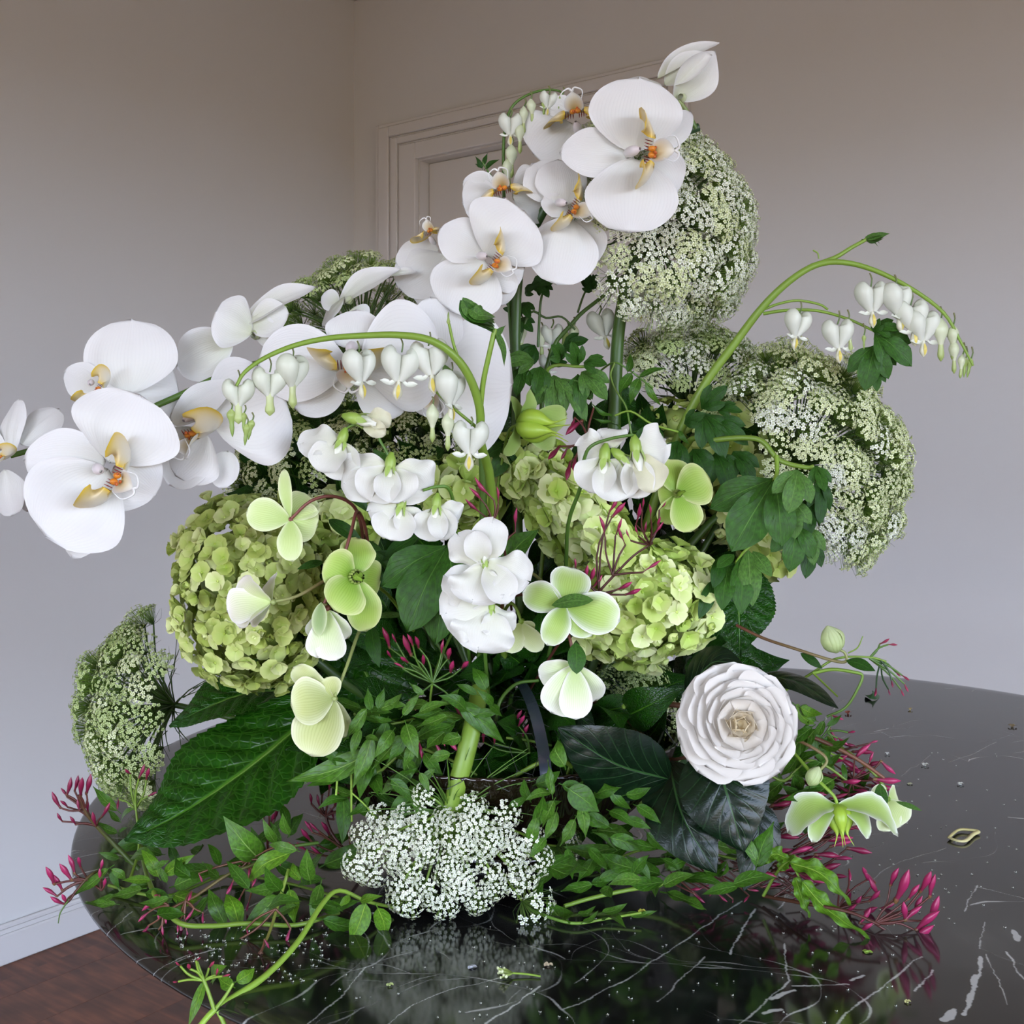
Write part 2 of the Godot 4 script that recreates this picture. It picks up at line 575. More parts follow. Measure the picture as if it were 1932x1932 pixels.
	slab(m, 0, 0.011, 0.072, 0.083, 0.012, WL, 0.003)
	struct("baseboard_left", m, gloss, "white baseboard with a groove near its top, along the left wall")
	m = MB.new()
	slab(m, 0, d0 - cas - 0.001, 0, 0.083, 0, 0.012, 0.003)
	slab(m, d1 + 0.09, UL, 0, 0.083, 0, 0.012, 0.003)
	struct("baseboard_right", m, gloss, "white baseboard along the door wall")
	m = MB.new()
	slab(m, 0, 0.028, 2.285, H, 0.03, WL, 0.006)
	slab(m, 0.001, UL, 2.285, H, 0.0, 0.029, 0.006)
	struct("trim_2", m, gloss, "narrow cornice where the walls meet the ceiling")
	# floor boards along the left wall
	var fl := Node3D.new()
	fl.name = "floor"
	add_child(fl, true)
	tag(fl, "dark brown wooden floor boards under the table", "", "", "structure")
	m = MB.new()
	slab(m, -0.15, UL + 0.15, -0.14, -0.021, -0.15, WL + 0.15)
	put(fl, "subfloor", m.mesh(), mat("subfloor", Color(0.12, 0.09, 0.07), 0.9, 0.0, false))
	var wm := []
	for k in 3:
		var f := mat("floor wood %d" % k, [Color(0.98, 0.92, 0.90), Color(0.92, 0.87, 0.85), Color(1.0, 0.95, 0.92)][k], 0.5, 0.0, false)
		f.albedo_texture = tex(wood_image(3 + k * 7))
		f.uv1_triplanar = true
		f.uv1_scale = Vector3(1.1, 1.1, 1.1)
		f.uv1_offset = Vector3(k * 0.37, k * 0.21, k * 0.53)
		wm.append(f)
	var row := 0
	var u := 0.0
	while u < UL:
		var w := -rn(0.0, 1.6)
		while w < WL:
			var l := rn(1.5, 2.2)
			var a := maxf(w, 0.0) + 0.0002
			var b := minf(w + l, WL) - 0.0002
			if b > a + 0.02:
				m = MB.new()
				box(m, Transform3D(Basis(Vector3.UP, PI / 2), Vector3.ZERO), Vector3(b - a, 0.02, minf(0.14, UL - u) - 0.0004), 0.0004)
				put(fl, "plank", m.mesh(), wm[rng.randi() % 3], ROOM * Transform3D(Basis.IDENTITY, Vector3(u + minf(0.14, UL - u) / 2, -0.01 + rn(-0.0003, 0.0), (a + b) / 2)))
			w += l
		u += 0.14

func build_table() -> void:
	var t := thing("marble_table", "round pedestal table with a polished black white-veined marble top and undercut edge", "table", TC)
	var mb := mat("black marble", Color(0.9, 0.9, 0.9), 0.10, 0.0, false)
	mb.albedo_texture = tex(marble_image())
	mb.metallic_specular = 0.64
	var m := MB.new()
	# the top: flat disc, softly rounded shoulder, undercut below
	var prof := [[0.0, TOP - 0.024], [TR - 0.06, TOP - 0.024], [TR - 0.03, TOP - 0.020], [TR - 0.010, TOP - 0.011], [TR - 0.003, TOP - 0.0065], [TR, TOP - 0.0045], [TR - 0.0005, TOP - 0.003], [TR - 0.0025, TOP - 0.0018], [TR - 0.008, TOP - 0.0008], [TR - 0.018, TOP], [TR - 0.03, TOP], [TR * 0.6, TOP], [0.0, TOP]]
	lathe(m, Vector3(TC.x, 0, TC.z), prof, 160)
	for k in m.v.size(): m.uv[k] = Vector2((m.v[k].x - TC.x) / TR * 0.5 + 0.5, (m.v[k].z - TC.z) / TR * 0.5 + 0.5)
	put(t, "tabletop", m.mesh(), mb)
	m = MB.new()
	lathe(m, Vector3(TC.x, 0, TC.z), [[0.27, 0.0], [0.265, 0.008], [0.2, 0.02], [0.1, 0.05], [0.055, 0.12], [0.04, 0.3], [0.045, 0.5], [0.08, 0.66], [0.16, 0.705], [0.2, TOP - 0.024]], 48)
	put(t, "pedestal", m.mesh(), mat("pedestal lacquer", Color(0.05, 0.05, 0.055), 0.25, 0.0, false))


# ---------------------------------------------------------------- shared materials and unit shapes
func veined(called: String, col: Color, rough: float, back: float, im: Array, rel: float) -> StandardMaterial3D:
	var m := mat(called, col, rough, back)
	m.albedo_texture = im[0]
	m.heightmap_enabled = true
	m.heightmap_texture = im[1]
	m.heightmap_scale = rel
	m.metallic_specular = 0.38
	return m

func make_materials() -> void:
	var pet := petal_images(26, 0.05, Color(0.80, 0.80, 0.84))
	var hel := petal_images(17, 0.20, Color(0.60, 0.62, 0.34))
	veined("orchid petal", Color(0.89, 0.885, 0.87), 0.42, 0.45, pet, 0.018)
	mat("orchid lip", Color(0.90, 0.90, 0.90), 0.32, 0.25)
	veined("pea petal", Color(0.895, 0.89, 0.87), 0.5, 0.5, pet, 0.018)
	veined("hellebore sepal", Color(1, 1, 1), 0.5, 0.5, hel, 0.005)
	mat("heart petal", Color(0.91, 0.91, 0.90), 0.4, 0.4)
	mat("camellia petal", Color(0.88, 0.865, 0.845), 0.5, 0.4)
	for k in 4:
		mat("hydrangea sepal %d" % k, [Color(0.885, 0.925, 0.64), Color(0.80, 0.865, 0.50), Color(0.92, 0.94, 0.72), Color(0.74, 0.82, 0.42)][k], 0.55, 0.45)
		mat("left hydrangea sepal %d" % k, [Color(0.80, 0.835, 0.53), Color(0.73, 0.775, 0.44), Color(0.85, 0.865, 0.62), Color(0.68, 0.73, 0.37)][k], 0.55, 0.45)
	mat("lace white", Color(1, 1, 1), 0.6, 0.3)
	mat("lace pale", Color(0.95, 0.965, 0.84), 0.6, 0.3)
	mat("lace green shade tint", Color(0.80, 0.86, 0.64), 0.6, 0.3)  # greenish for unripe umbels, also dulled to stand for shade on white ones
	mat("stem", Color(1, 1, 1), 0.42)
	mat("jasmine bud", Color(1, 1, 1), 0.35, 0.15)
	mat("jasmine dark bud", Color(0.80, 0.70, 0.74), 0.38, 0.1)
	var jl := leaf_images(5, 0.15, Color(0.29, 0.46, 0.12), Color(0.47, 0.60, 0.28), 0.05)
	veined("jasmine leaf", Color(1.0, 1.0, 1.0), 0.38, 0.3, jl, 0.03)
	veined("jasmine leaf shade tint", Color(0.80, 0.87, 0.74), 0.42, 0.2, jl, 0.03)  # darkened copy of the jasmine leaf, stands in for shade at centre and right
	veined("jasmine leaf lime", Color(1.0, 1.0, 0.8), 0.4, 0.5, leaf_images(5, 0.1, Color(0.36, 0.54, 0.16), Color(0.55, 0.68, 0.30), 0.05), 0.03)
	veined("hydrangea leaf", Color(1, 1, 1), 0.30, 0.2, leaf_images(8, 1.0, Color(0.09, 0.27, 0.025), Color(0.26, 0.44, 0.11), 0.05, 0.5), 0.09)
	veined("camellia leaf", Color(1, 1, 1), 0.27, 0.0, leaf_images(7, 0.35, Color(0.04, 0.115, 0.05), Color(0.18, 0.30, 0.15), 0.035), 0.022)
	veined("soft leaf", Color(1, 1, 1), 0.5, 0.3, leaf_images(6, 0.2, Color(0.20, 0.38, 0.09), Color(0.32, 0.48, 0.19), 0.04, 0.9), 0.03)
	veined("soft leaf light", Color(1, 1, 1), 0.5, 0.35, leaf_images(6, 0.2, Color(0.31, 0.48, 0.18), Color(0.44, 0.58, 0.30), 0.04, 0.9), 0.03)
	veined("soft leaf shade tint", Color(0.88, 0.94, 0.80), 0.5, 0.15, leaf_images(6, 0.2, Color(0.16, 0.33, 0.07), Color(0.27, 0.42, 0.15), 0.04, 0.9), 0.03)  # darker copy of the soft leaf, with shade put into its colour

const GREEN := Color(0.075, 0.16, 0.022)
const LIME := Color(0.19, 0.31, 0.035)
const DARK := Color(0.018, 0.05, 0.014)
const RED := Color(0.10, 0.03, 0.022)
const BROWN := Color(0.085, 0.035, 0.018)
const PALE := Color(0.42, 0.5, 0.16)

func make_units() -> void:
	# hydrangea florets: four rounded sepals round a bead, opened more or less
	U.floret = []
	U.pend = []
	for k in 7:
		var m := MB.new()
		var open = [0.12, 0.3, 0.5, 0.75, 0.2, 0.4, 1.0][k]
		for q in 4:
			var g := TAU * q / 4.0 + rn(-0.18, 0.18)
			var d := Vector3(cos(g), 0, sin(g))
			var s := rn(0.46, 0.56)
			var t := d * s * cos(open) + Vector3.UP * s * sin(open)
			var y := (0.012 if q % 2 == 0 else -0.012)
			blade(m, [Vector3(0, y, 0) + d * 0.02, t * 0.55 + Vector3(0, y + 0.02, 0), t + Vector3(0, y - 0.05 * (1 - open), 0)], s * rn(0.58, 0.68), Vector3.UP * cos(open) - d * sin(open) + Vector3(0, 0.01, 0), {"L": 6, "W": 5, "mid": 0.58, "qb": 0.6, "qt": 0.45, "cup": rn(0.05, 0.3), "cb": Color(0.72, 0.86, 0.42), "ct": Color(1, 1, 1), "cp": 0.7})
		ball(m, Vector3(0, 0.02, 0), Vector3(0.06, 0.05, 0.06), Color(0.85, 0.95, 0.5), 4, 6)
		U.floret.append(m)
	U.button = []                                       # unopened, tight florets
	for k in 2:
		var m := MB.new()
		for q in 4:
			var g := TAU * q / 4.0 + rn(-0.1, 0.1)
			var d := Vector3(cos(g), 0, sin(g))
			blade(m, [d * 0.03, d * 0.22 + Vector3.UP * 0.14, d * 0.12 + Vector3.UP * 0.34], 0.2, Vector3.UP - d * 1.2, {"L": 5, "W": 5, "qb": 0.6, "qt": 0.5, "cup": 0.35, "cb": Color(0.7, 0.85, 0.4), "ct": Color(1, 1, 0.9)})
		U.button.append(m)
	# lace umbellets: little white flowers on thin stalks, in a low dome about the y axis
	U.lace = []
	U.full = []
	for k in 10:
		var m := MB.new()
		var n = [66, 58, 62, 52, 72, 46, 62, 54, 58, 48][k]
		var cap = [0.75, 0.85, 0.65, 0.95, 0.8, 0.9, 1.15, 1.05, 1.2, 1.1][k]
		for q in n:
			var f := acos(1.0 - (q + 0.5) / n * (1.0 - cos(cap)))
			var g = q * 2.39996 + rn(-0.25, 0.25)
			var d := Vector3(sin(f) * cos(g), cos(f), sin(f) * sin(g))
			var at := d * rn(0.92, 1.06) * (1.0 + 0.05 * sin(g * 3.0))
			tube(m, [d * 0.04, at * 0.5 - Vector3.UP * 0.06 * sin(f), at], [0.010, 0.008, 0.010], Color(0.08, 0.17, 0.018), Color(0.26, 0.40, 0.07), 3, 3)
			var x := d.cross(Vector3(0.2, 0.3, 0.9)).normalized()
			var y := d.cross(x)
			var r := rn(0.078, 0.104) * (1.0 if k < 6 else 1.28)
			var wh := rn(0.74, 0.88)
			var kk := Color(wh * 0.97, wh, wh * 0.82)
			var off := rn(0, TAU)
			for p in 5:
				var a := off + TAU * p / 5.0
				var dr := x * cos(a) + y * sin(a)
				var sd := d.cross(dr)
				var h := d * rn(-0.01, 0.035)
				m.quad(at + dr * 0.008, at + dr * r * 0.66 - sd * r * 0.40 + h, at + dr * r * 1.02 + h * 0.4, at + dr * r * 0.66 + sd * r * 0.40 + h, kk)
			ball(m, at + d * 0.014, Vector3(0.028, 0.028, 0.028), Color(0.66, 0.74, 0.34), 3, 4)
		for q in 7:                                     # thread-like bracts under the dome
			var g := q * 0.9 + rn(-0.2, 0.2)
			var d := Vector3(cos(g), 0, sin(g))
			tube(m, [Vector3.ZERO, d * 0.5 + Vector3.UP * rn(0.1, 0.35), d * rn(0.75, 1.0) + Vector3.UP * rn(0.3, 0.75)], [0.014, 0.010, 0.003], GREEN * 0.45, GREEN * 0.6, 3, 5)
		if k < 6: U.lace.append(m.mesh())
		else: U.full.append(m.mesh())
	# jasmine buds along y
	U.jas = []
	for k in 3:
		var m := MB.new()
		var b = [0.05, -0.07, 0.1][k]
		tube(m, [Vector3(0, 0, 0), Vector3(b * 0.5, 0.33, 0), Vector3(b, 0.62, 0), Vector3(b * 0.6, 1.0, 0)], [0.024, 0.022, 0.026, 0.034, 0.062, 0.082, 0.07, 0.04, 0.004], Color(0.10, 0.012, 0.024), Color(0.36, 0.020, 0.095), 7, 14)
		tube(m, [Vector3(0, -0.03, 0), Vector3(0, 0.07, 0)], [0.028, 0.04, 0.02], Color(0.09, 0.05, 0.02), Color(0.12, 0.04, 0.03), 6, 4)
		U.jas.append(m.mesh())
	U.short = []
	for k in 2:
		var m := MB.new()
		var b = [0.06, -0.05][k]
		tube(m, [Vector3(0, 0, 0), Vector3(b, 0.5, 0), Vector3(b * 0.6, 1.0, 0)], [0.06, 0.07, 0.10, 0.135, 0.13, 0.08, 0.006], Color(0.17, 0.018, 0.045), Color(0.42, 0.026, 0.115), 7, 12)
		tube(m, [Vector3(0, -0.06, 0), Vector3(0, 0.1, 0)], [0.05, 0.085, 0.07], Color(0.14, 0.10, 0.03), Color(0.20, 0.07, 0.04), 6, 4)
		U.short.append(m.mesh())
	# leaves along y, facing z
	U.jleaf = []
	for k in 5:
		var m := MB.new()
		var b = [0.06, -0.08, 0.14, 0.0, -0.16][k]
		blade(m, [Vector3(0, 0, 0), Vector3(0, 0.5, b), Vector3([0.04, -0.06, 0.0, 0.08, -0.02][k], 1, -b * 0.6)], 0.165, Vector3(0, 0, 1), {"L": 12, "W": 7, "mid": 0.4, "qb": 0.75, "qt": 1.15, "fold": 0.18, "wave": [0.05, 0.12, 0.0, 0.2, 0.08][k], "wf": 1.7, "tw": [0.0, 0.35, -0.4, 0.6, -0.2][k]})
		tube(m, [Vector3(0, -0.12, -0.015), Vector3(0, 0.03, 0)], [0.014, 0.012], Color(0.8, 1.0, 0.6), Color.WHITE, 5, 2)
		U.jleaf.append(m.mesh())
	U.thin = []
	for k in 2:
		var m := MB.new()
		blade(m, [Vector3(0, 0, 0), Vector3(0.02, 0.5, 0.05), Vector3(-0.02, 1, -0.06)], 0.10, Vector3(0, 0, 1), {"L": 10, "W": 5, "mid": 0.35, "qb": 0.8, "qt": 1.3, "fold": 0.25, "wave": 0.2, "tw": 0.5 - k})
		U.thin.append(m.mesh())
	# bleeding-heart blossoms hanging down y: two pouches that flare at the tip, and an inner petal
	U.pouch = []
	for s in [-1.0, 1.0]:
		var m := MB.new()
		tube(m, [Vector3(0.10 * s, 0.0, 0), Vector3(0.165 * s, -0.06, 0), Vector3(0.165 * s, -0.24, 0), Vector3(0.105 * s, -0.44, 0), Vector3(0.035 * s, -0.63, 0)], [0.02, 0.155, 0.205, 0.23, 0.225, 0.20, 0.155, 0.10, 0.05], Color(0.80, 0.84, 0.70), Color(0.86, 0.88, 0.80), 14, 18, 0.80, Vector3(0, 0, 1))
		blade(m, [Vector3(0.04 * s, -0.58, 0.01), Vector3(0.15 * s, -0.70, 0.03), Vector3(0.34 * s, -0.64, 0.05)], 0.085, Vector3(0.2 * s, 0.8, 0.7), {"L": 8, "W": 5, "mid": 0.65, "qb": 0.5, "qt": 0.5, "cup": 0.5, "b0": 0.45, "cb": Color(0.86, 0.88, 0.78)})
		U.pouch.append(m.mesh())
	var mi := MB.new()
	tube(mi, [Vector3(0, -0.40, 0), Vector3(0, -0.75, 0.0), Vector3(0, -1.0, 0.01)], [0.03, 0.06, 0.05, 0.055, 0.085, 0.10, 0.075, 0.01], Color(0.85, 0.86, 0.66), Color(0.82, 0.80, 0.62), 9, 12, 0.7)
	blade(mi, [Vector3(0, -0.68, 0.05), Vector3(0, -0.82, 0.085), Vector3(0, -0.97, 0.05)], 0.035, Vector3(0, 0, 1), {"L": 6, "W": 3, "cb": Color(0.80, 0.66, 0.12)})
	U.inner = mi.mesh()
	U.shut = []
	for s in [-1.0, 1.0]:
		var m := MB.new()
		tube(m, [Vector3(0.10 * s, 0.0, 0), Vector3(0.165 * s, -0.06, 0), Vector3(0.155 * s, -0.24, 0), Vector3(0.09 * s, -0.42, 0), Vector3(0.03 * s, -0.58, 0)], [0.02, 0.15, 0.20, 0.225, 0.22, 0.19, 0.145, 0.09, 0.05], Color(0.78, 0.83, 0.66), Color(0.84, 0.87, 0.76), 14, 18, 0.80, Vector3(0, 0, 1))
		U.shut.append(m.mesh())
	mi = MB.new()
	tube(mi, [Vector3(0, -0.45, 0), Vector3(0, -0.75, 0.0), Vector3(0, -1.0, 0.01)], [0.04, 0.085, 0.075, 0.08, 0.105, 0.10, 0.012], Color(0.72, 0.78, 0.45), Color(0.50, 0.62, 0.20), 9, 12, 0.75)
	U.tail = mi.mesh()
	mi = MB.new()                                       # closed bud: pouch above, green tail below
	tube(mi, [Vector3(0, 0, 0), Vector3(0, -0.3, 0), Vector3(0, -0.62, 0)], [0.02, 0.12, 0.18, 0.19, 0.15, 0.09, 0.06], Color(0.72, 0.80, 0.52), Color(0.80, 0.84, 0.62), 10, 12, 0.8)
	tube(mi, [Vector3(0, -0.52, 0), Vector3(0, -0.78, 0), Vector3(0, -1.0, 0)], [0.07, 0.06, 0.07, 0.085, 0.075, 0.01], Color(0.66, 0.74, 0.36), Color(0.36, 0.48, 0.12), 8, 10, 0.8)
	U.hbud = mi.mesh()
	mi = MB.new()
	tube(mi, [Vector3(0, 0, 0), Vector3(0, -0.4, 0), Vector3(0, -1.0, 0)], [0.03, 0.13, 0.17, 0.15, 0.10, 0.075, 0.085, 0.06, 0.01], Color(0.50, 0.62, 0.20), Color(0.24, 0.38, 0.07), 8, 12, 0.8)
	U.gbud = mi.mesh()

# ---------------------------------------------------------------- traced pieces: a petal or leaf from one point to another
func petal(parent: Node3D, called: String, mt: String, b: Vector3, t: Vector3, w: float, nh: Vector3, o := {}) -> MeshInstance3D:
	var m := MB.new()
	var q := o.duplicate()
	var mid := (b + t) / 2.0 + nh.normalized() * b.distance_to(t) * float(o.get("arch", 0.0)) + nh.cross(t - b).normalized() * b.distance_to(t) * float(o.get("sway", 0.0))
	blade(m, [b, mid, t], w / 2.0, nh, q)
	return put(parent, called, m.mesh(), M[mt])

func px(w: float, d: float) -> float:
	return w * d / F

func stalk(parent: Node3D, called: String, a: Array, r0: float, r1: float, k0: Color, k1: Color, sides := 7) -> MeshInstance3D:
	var m := MB.new()
	tube(m, pts(a), [r0, r1], k0, k1, sides)
	return put(parent, called, m.mesh(), M["stem"])

# an orchid bloom: its mesh is the column; petals, sepals and lip are its children
# rows: [kind, base x, y, tip x, y, nearer by (m), width px]
func orchid(th: Node3D, x: float, y: float, d: float, face: Vector3, rows: Array, lx := 0.0, ly := 0.0, up := Vector2(0, -1), ls := 80.0, back := false) -> void:
	var m := MB.new()
	var f := face.normalized()
	var u3 := Vector3(up.x, -up.y, 0)
	u3 = (u3 - f * u3.dot(f)).normalized()
	var c := P(x, y, d)
	var s := px(ls * 1.15, d)
	var lp := P(lx if lx != 0.0 else x, ly if ly != 0.0 else y, d - 0.004)
	if back:
		tube(m, [c, c + f * s * 0.3], [s * 0.10, s * 0.16, s * 0.05], Color(0.55, 0.62, 0.30), Color(0.8, 0.82, 0.7), 8, 5)
	else:
		tube(m, [lp + u3 * s * 0.40, lp + u3 * s * 0.34 + f * s * 0.16, lp + u3 * s * 0.22 + f * s * 0.34], [s * 0.08, s * 0.10, s * 0.105, s * 0.09, s * 0.03], Color(0.86, 0.86, 0.86), Color(0.90, 0.80, 0.80), 9, 9)
	var root := put(th, "orchid_flower", m.mesh(), M["orchid lip"])
	for r in rows:
		var wide: bool = r[0] == "p"
		var b := P(r[1], r[2], d + (0.001 if wide else 0.005))
		var t := P(r[3], r[4], d - r[5])
		var w := px(r[6], d)
		var nh := f
		if r.size() > 7: nh = r[7]
		var o := {"L": 20, "W": 13, "mid": 0.53, "qb": 0.62, "qt": 0.47, "arch": 0.07, "cup": -0.07, "wave": 0.05, "wf": 1.6, "ph": rn(0, 6), "pleat": 0.034, "fold": -0.05, "cb": Color(0.90, 0.92, 0.86), "ct": Color(0.93, 0.93, 0.94), "cp": 0.6}
		if r[0] == "n": o.merge({"mid": 0.5, "qb": 0.7, "qt": 0.9, "cup": 0.3, "fold": 0.0}, true)
		elif not wide: o.merge({"mid": 0.5, "qb": 0.55, "qt": 0.62, "cup": 0.10, "W": 9, "arch": 0.05}, true)
		if back: o.merge({"cb": Color(0.72, 0.78, 0.48), "cp": 0.45}, true)
		petal(root, "petal" if wide else "sepal", "orchid petal", b, t, w, nh, o)
	if back: return
	m = MB.new()
	var side := u3.cross(f)
	for e in [-1.0, 1.0]:                                # side lobes: two white scoops that curl up round the column, yellow towards their tips
		var b = lp + side * e * s * 0.06 - u3 * s * 0.10
		blade(m, [b, b + side * e * s * 0.40 + f * s * 0.10 + u3 * s * 0.06, b + side * e * s * 0.44 + f * s * 0.46 + u3 * s * 0.20, b + side * e * s * 0.20 + f * s * 0.58 + u3 * s * 0.30], s * 0.30, u3 * 1.0 - side * e * 0.5 + f * 0.15, {"L": 18, "W": 11, "mid": 0.55, "qb": 0.45, "qt": 0.55, "cup": 0.30, "b0": 0.35, "cb": Color(0.90, 0.88, 0.80), "ct": Color(0.90, 0.60, 0.01), "cp": 2.2})
		for q in 4:
			var z = lp - u3 * s * 0.06 + side * e * s * (0.07 + 0.055 * q) + f * s * (0.05 + 0.02 * q)
			tube(m, [z, z + u3 * s * 0.10 + f * s * 0.05, z + u3 * s * 0.17 + f * s * 0.10], [s * 0.006, s * 0.013, s * 0.004], Color(0.24, 0.02, 0.03), Color(0.36, 0.05, 0.04), 5, 5)
	var tip := lp - u3 * s * 0.44 + f * s * 0.40          # middle lobe: an arrowhead that ends in two tendrils
	blade(m, [lp - u3 * s * 0.08 + f * s * 0.05, lp - u3 * s * 0.27 + f * s * 0.30, tip], s * 0.22, f * 0.6 + u3 * 0.8, {"L": 12, "W": 9, "mid": 0.45, "qb": 0.5, "qt": 0.9, "cup": 0.6, "b0": 0.4, "cb": Color(0.84, 0.60, 0.04), "ct": Color(0.94, 0.94, 0.91), "cp": 0.7})
	for e in [-1.0, 1.0]:
		tube(m, [tip, tip - u3 * s * 0.06 + side * e * s * 0.08 + f * s * 0.04, tip + u3 * s * 0.05 + side * e * s * 0.24 + f * s * 0.10, tip + u3 * s * 0.26 + side * e * s * 0.20 + f * s * 0.14], [s * 0.030, s * 0.024, s * 0.014, s * 0.004], Color(0.93, 0.92, 0.88), Color(0.94, 0.94, 0.91), 6, 12)
		ball(m, lp + f * s * 0.22 + side * e * s * 0.06 - u3 * s * 0.03, Vector3(0.075, 0.06, 0.07) * s, Color(0.80, 0.27, 0.02), 6, 8)
	for q in 6:
		ball(m, lp + f * s * (0.16 + 0.03 * q) + side * rn(-0.10, 0.10) * s - u3 * s * rn(0.0, 0.12), Vector3.ONE * s * rn(0.02, 0.04), Color(0.62, 0.13, 0.02), 4, 6)
	put(root, "lip", m.mesh(), M["orchid lip"])

# a bleeding-heart blossom hanging from a point of the stem; kind 0 open, 1 closed, 2 green bud
func heart(th: Node3D, x: float, y: float, d: float, h: float, yaw := 0.0, roll := 0.0, kind := 0, sx := 0.0, sy := -18.0) -> void:
	var top := P(x, y, d)
	var s := px(h, d)
	var xf := Transform3D(Basis(Vector3.BACK, roll) * Basis(Vector3.UP, yaw) * Basis.from_scale(Vector3(1.12, 1, 1.05)) * s, top)
	var root := put(th, "heart_flower", [U.inner, U.hbud, U.gbud, U.tail][kind], M["heart petal"], xf)
	if kind == 0 or kind == 3:
		for e in 2: put(root, "outer_petal", (U.pouch if kind == 0 else U.shut)[e], M["heart petal"], xf)
	var m := MB.new()
	var a := P(x + sx, y + sy, d)
	tube(m, [a, (a + top) / 2.0 + Vector3(px(3, d), 0, 0), top + Vector3(0, -0.05 * s, 0)], [px(1.6, d), px(1.5, d)], RED * 0.9 + GREEN * 0.6, GREEN, 5, 5)
	put(root, "pedicel", m.mesh(), M["stem"])

# a mophead: florets all over a lumpy ball; ax are its three half axes
func hydrangea(th: Node3D, c: Vector3, ax: Array, n: int, size: float, mats: String, limit := -0.6, buttons := 0.12, boxy := 0.0) -> void:
	var m := MB.new()
	var cx := Basis(ax[0], ax[1], ax[2]) * 0.7
	ball(m, Vector3.ZERO, Vector3.ONE, Color(0.36, 0.46, 0.11), 12, 18)
	put(th, "floret_core", m.mesh(), M["stem"], Transform3D(cx, c))
	var b := Basis(ax[0], ax[1], ax[2])
	for k in n:
		var z := 1.0 - (k + 0.5) / n * 2.0
		var g := k * 2.39996
		var r := sqrt(1.0 - z * z)
		var u := Vector3(r * cos(g), r * sin(g), z) + rv() * 0.06
		u = u.normalized()
		var bx := 1.0 / pow(pow(absf(u.x), 4.0) + pow(absf(u.y), 4.0) + pow(absf(u.z), 4.0), 0.25)
		var p := b * u * lerpf(1.0, bx, boxy)
		if k % 3 == 2: p *= 0.86
		var out := (b.inverse().transposed() * u).normalized()
		if out.z < limit: continue
		var bump := 0.94 + 0.10 * sin(u.x * 7.0 + 1.0) * sin(u.y * 6.0) * cos(u.z * 5.0) + rn(-0.05, 0.06)
		var y := (out + rv() * 0.38).normalized()
		var x := y.cross(rv().normalized()).normalized()
		var s := size * rn(0.82, 1.2)
		var bt := rng.randf() < buttons
		if bt: s *= 0.85
		U.pend.append([out.z - (0.6 if k % 3 == 2 else 0.0), bt, rng.randi() % (2 if bt else 7), rng.randi() % 4, Transform3D(Basis(x, y, x.cross(y)) * s, c + p * bump)])

func finish_hydrangea(th: Node3D, mats: String) -> void:
	U.pend.sort_custom(func(a, b): return a[0] > b[0])
	var rest := MB.new()
	for k in U.pend.size():
		var q: Array = U.pend[k]
		if k < 290: put(th, "floret", (U.button if q[1] else U.floret)[q[2]].mesh(), M["%s %d" % [mats, q[3]]], q[4])
		else: rest.add((U.button if q[1] else U.floret)[q[2]], q[4])
	if rest.v.size(): tag(put(th, "florets", rest.mesh(), M["%s 1" % mats]), "", "", "", "stuff")
	U.pend = []

# Queen Anne's lace: rays from the hub to umbellets on a dome
func umbel(th: Node3D, hub: Vector3, axis: Vector3, n: int, r: float, spread: float, us: float, mats: Array, stem: Array, srad := 0.0035, flat := 0.0, inner := 0.0) -> void:
	var y := axis.normalized()
	var x := y.cross(Vector3(0.1, 0.2, 1.0)).normalized()
	var z := x.cross(y)
	var rays := MB.new()
	var u0 := rng.randf() * TAU
	for k in n:
		var f := acos(1.0 - (k + 0.5) / n * (1.0 - cos(spread)))
		var g := u0 + k * 2.39996
		f += rn(-0.07, 0.07)
		var d := (y * cos(f) + x * sin(f) * cos(g) + z * sin(f) * sin(g)).normalized()
		var l := r * rn(0.90, 1.06) * (1.0 - inner * (1.0 - f / spread)) / lerpf(1.0, cos(f * 0.8), flat)
		var at := hub + d * l
		var s := us * rn(0.8, 1.2)
		var up := (d + y * 0.25 + rv() * 0.22).normalized()
		var base := at - up * s * 0.55
		var cb := GREEN * rn(0.5, 0.8)  # ray colour darkened to carry the shade inside the umbel
		tube(rays, [hub, hub.lerp(base, 0.5) + y * l * 0.07, base], [0.0011, 0.0008, 0.0007], cb, GREEN * 0.7, 4, 6)
		var xx := up.cross(rv().normalized()).normalized()
		put(th, "umbellet", U.lace[rng.randi() % 6], M[mats[rng.randi() % mats.size()]], Transform3D(Basis(xx, up, xx.cross(up)) * s, base))
	put(th, "rays", rays.mesh(), M["stem"])
	var br := MB.new()
	for k in 14:                                         # forked thread bracts at the hub
		var g := k * TAU / 14.0
		var d := (x * cos(g) + z * sin(g) + y * rn(-0.5, 0.5)).normalized()
		var e := hub + d * r * rn(0.45, 0.8) - y * r * rn(-0.1, 0.25)
		tube(br, [hub, hub.lerp(e, 0.5) + y * r * 0.08, e], [0.0009, 0.0007, 0.0003], GREEN * 0.5, GREEN * 0.6, 3, 5)
		var e2 := e + rv() * r * 0.25
		tube(br, [hub.lerp(e, 0.55) + y * r * 0.05, e2], [0.0006, 0.0002], GREEN * 0.5, GREEN * 0.6, 3, 2)
	put(th, "bracts", br.mesh(), M["stem"])
	var m := MB.new()
	tube(m, stem + [hub], [srad, srad * 0.85], GREEN * 0.6, GREEN * 0.75, 9)
	put(th, "stem", m.mesh(), M["stem"])

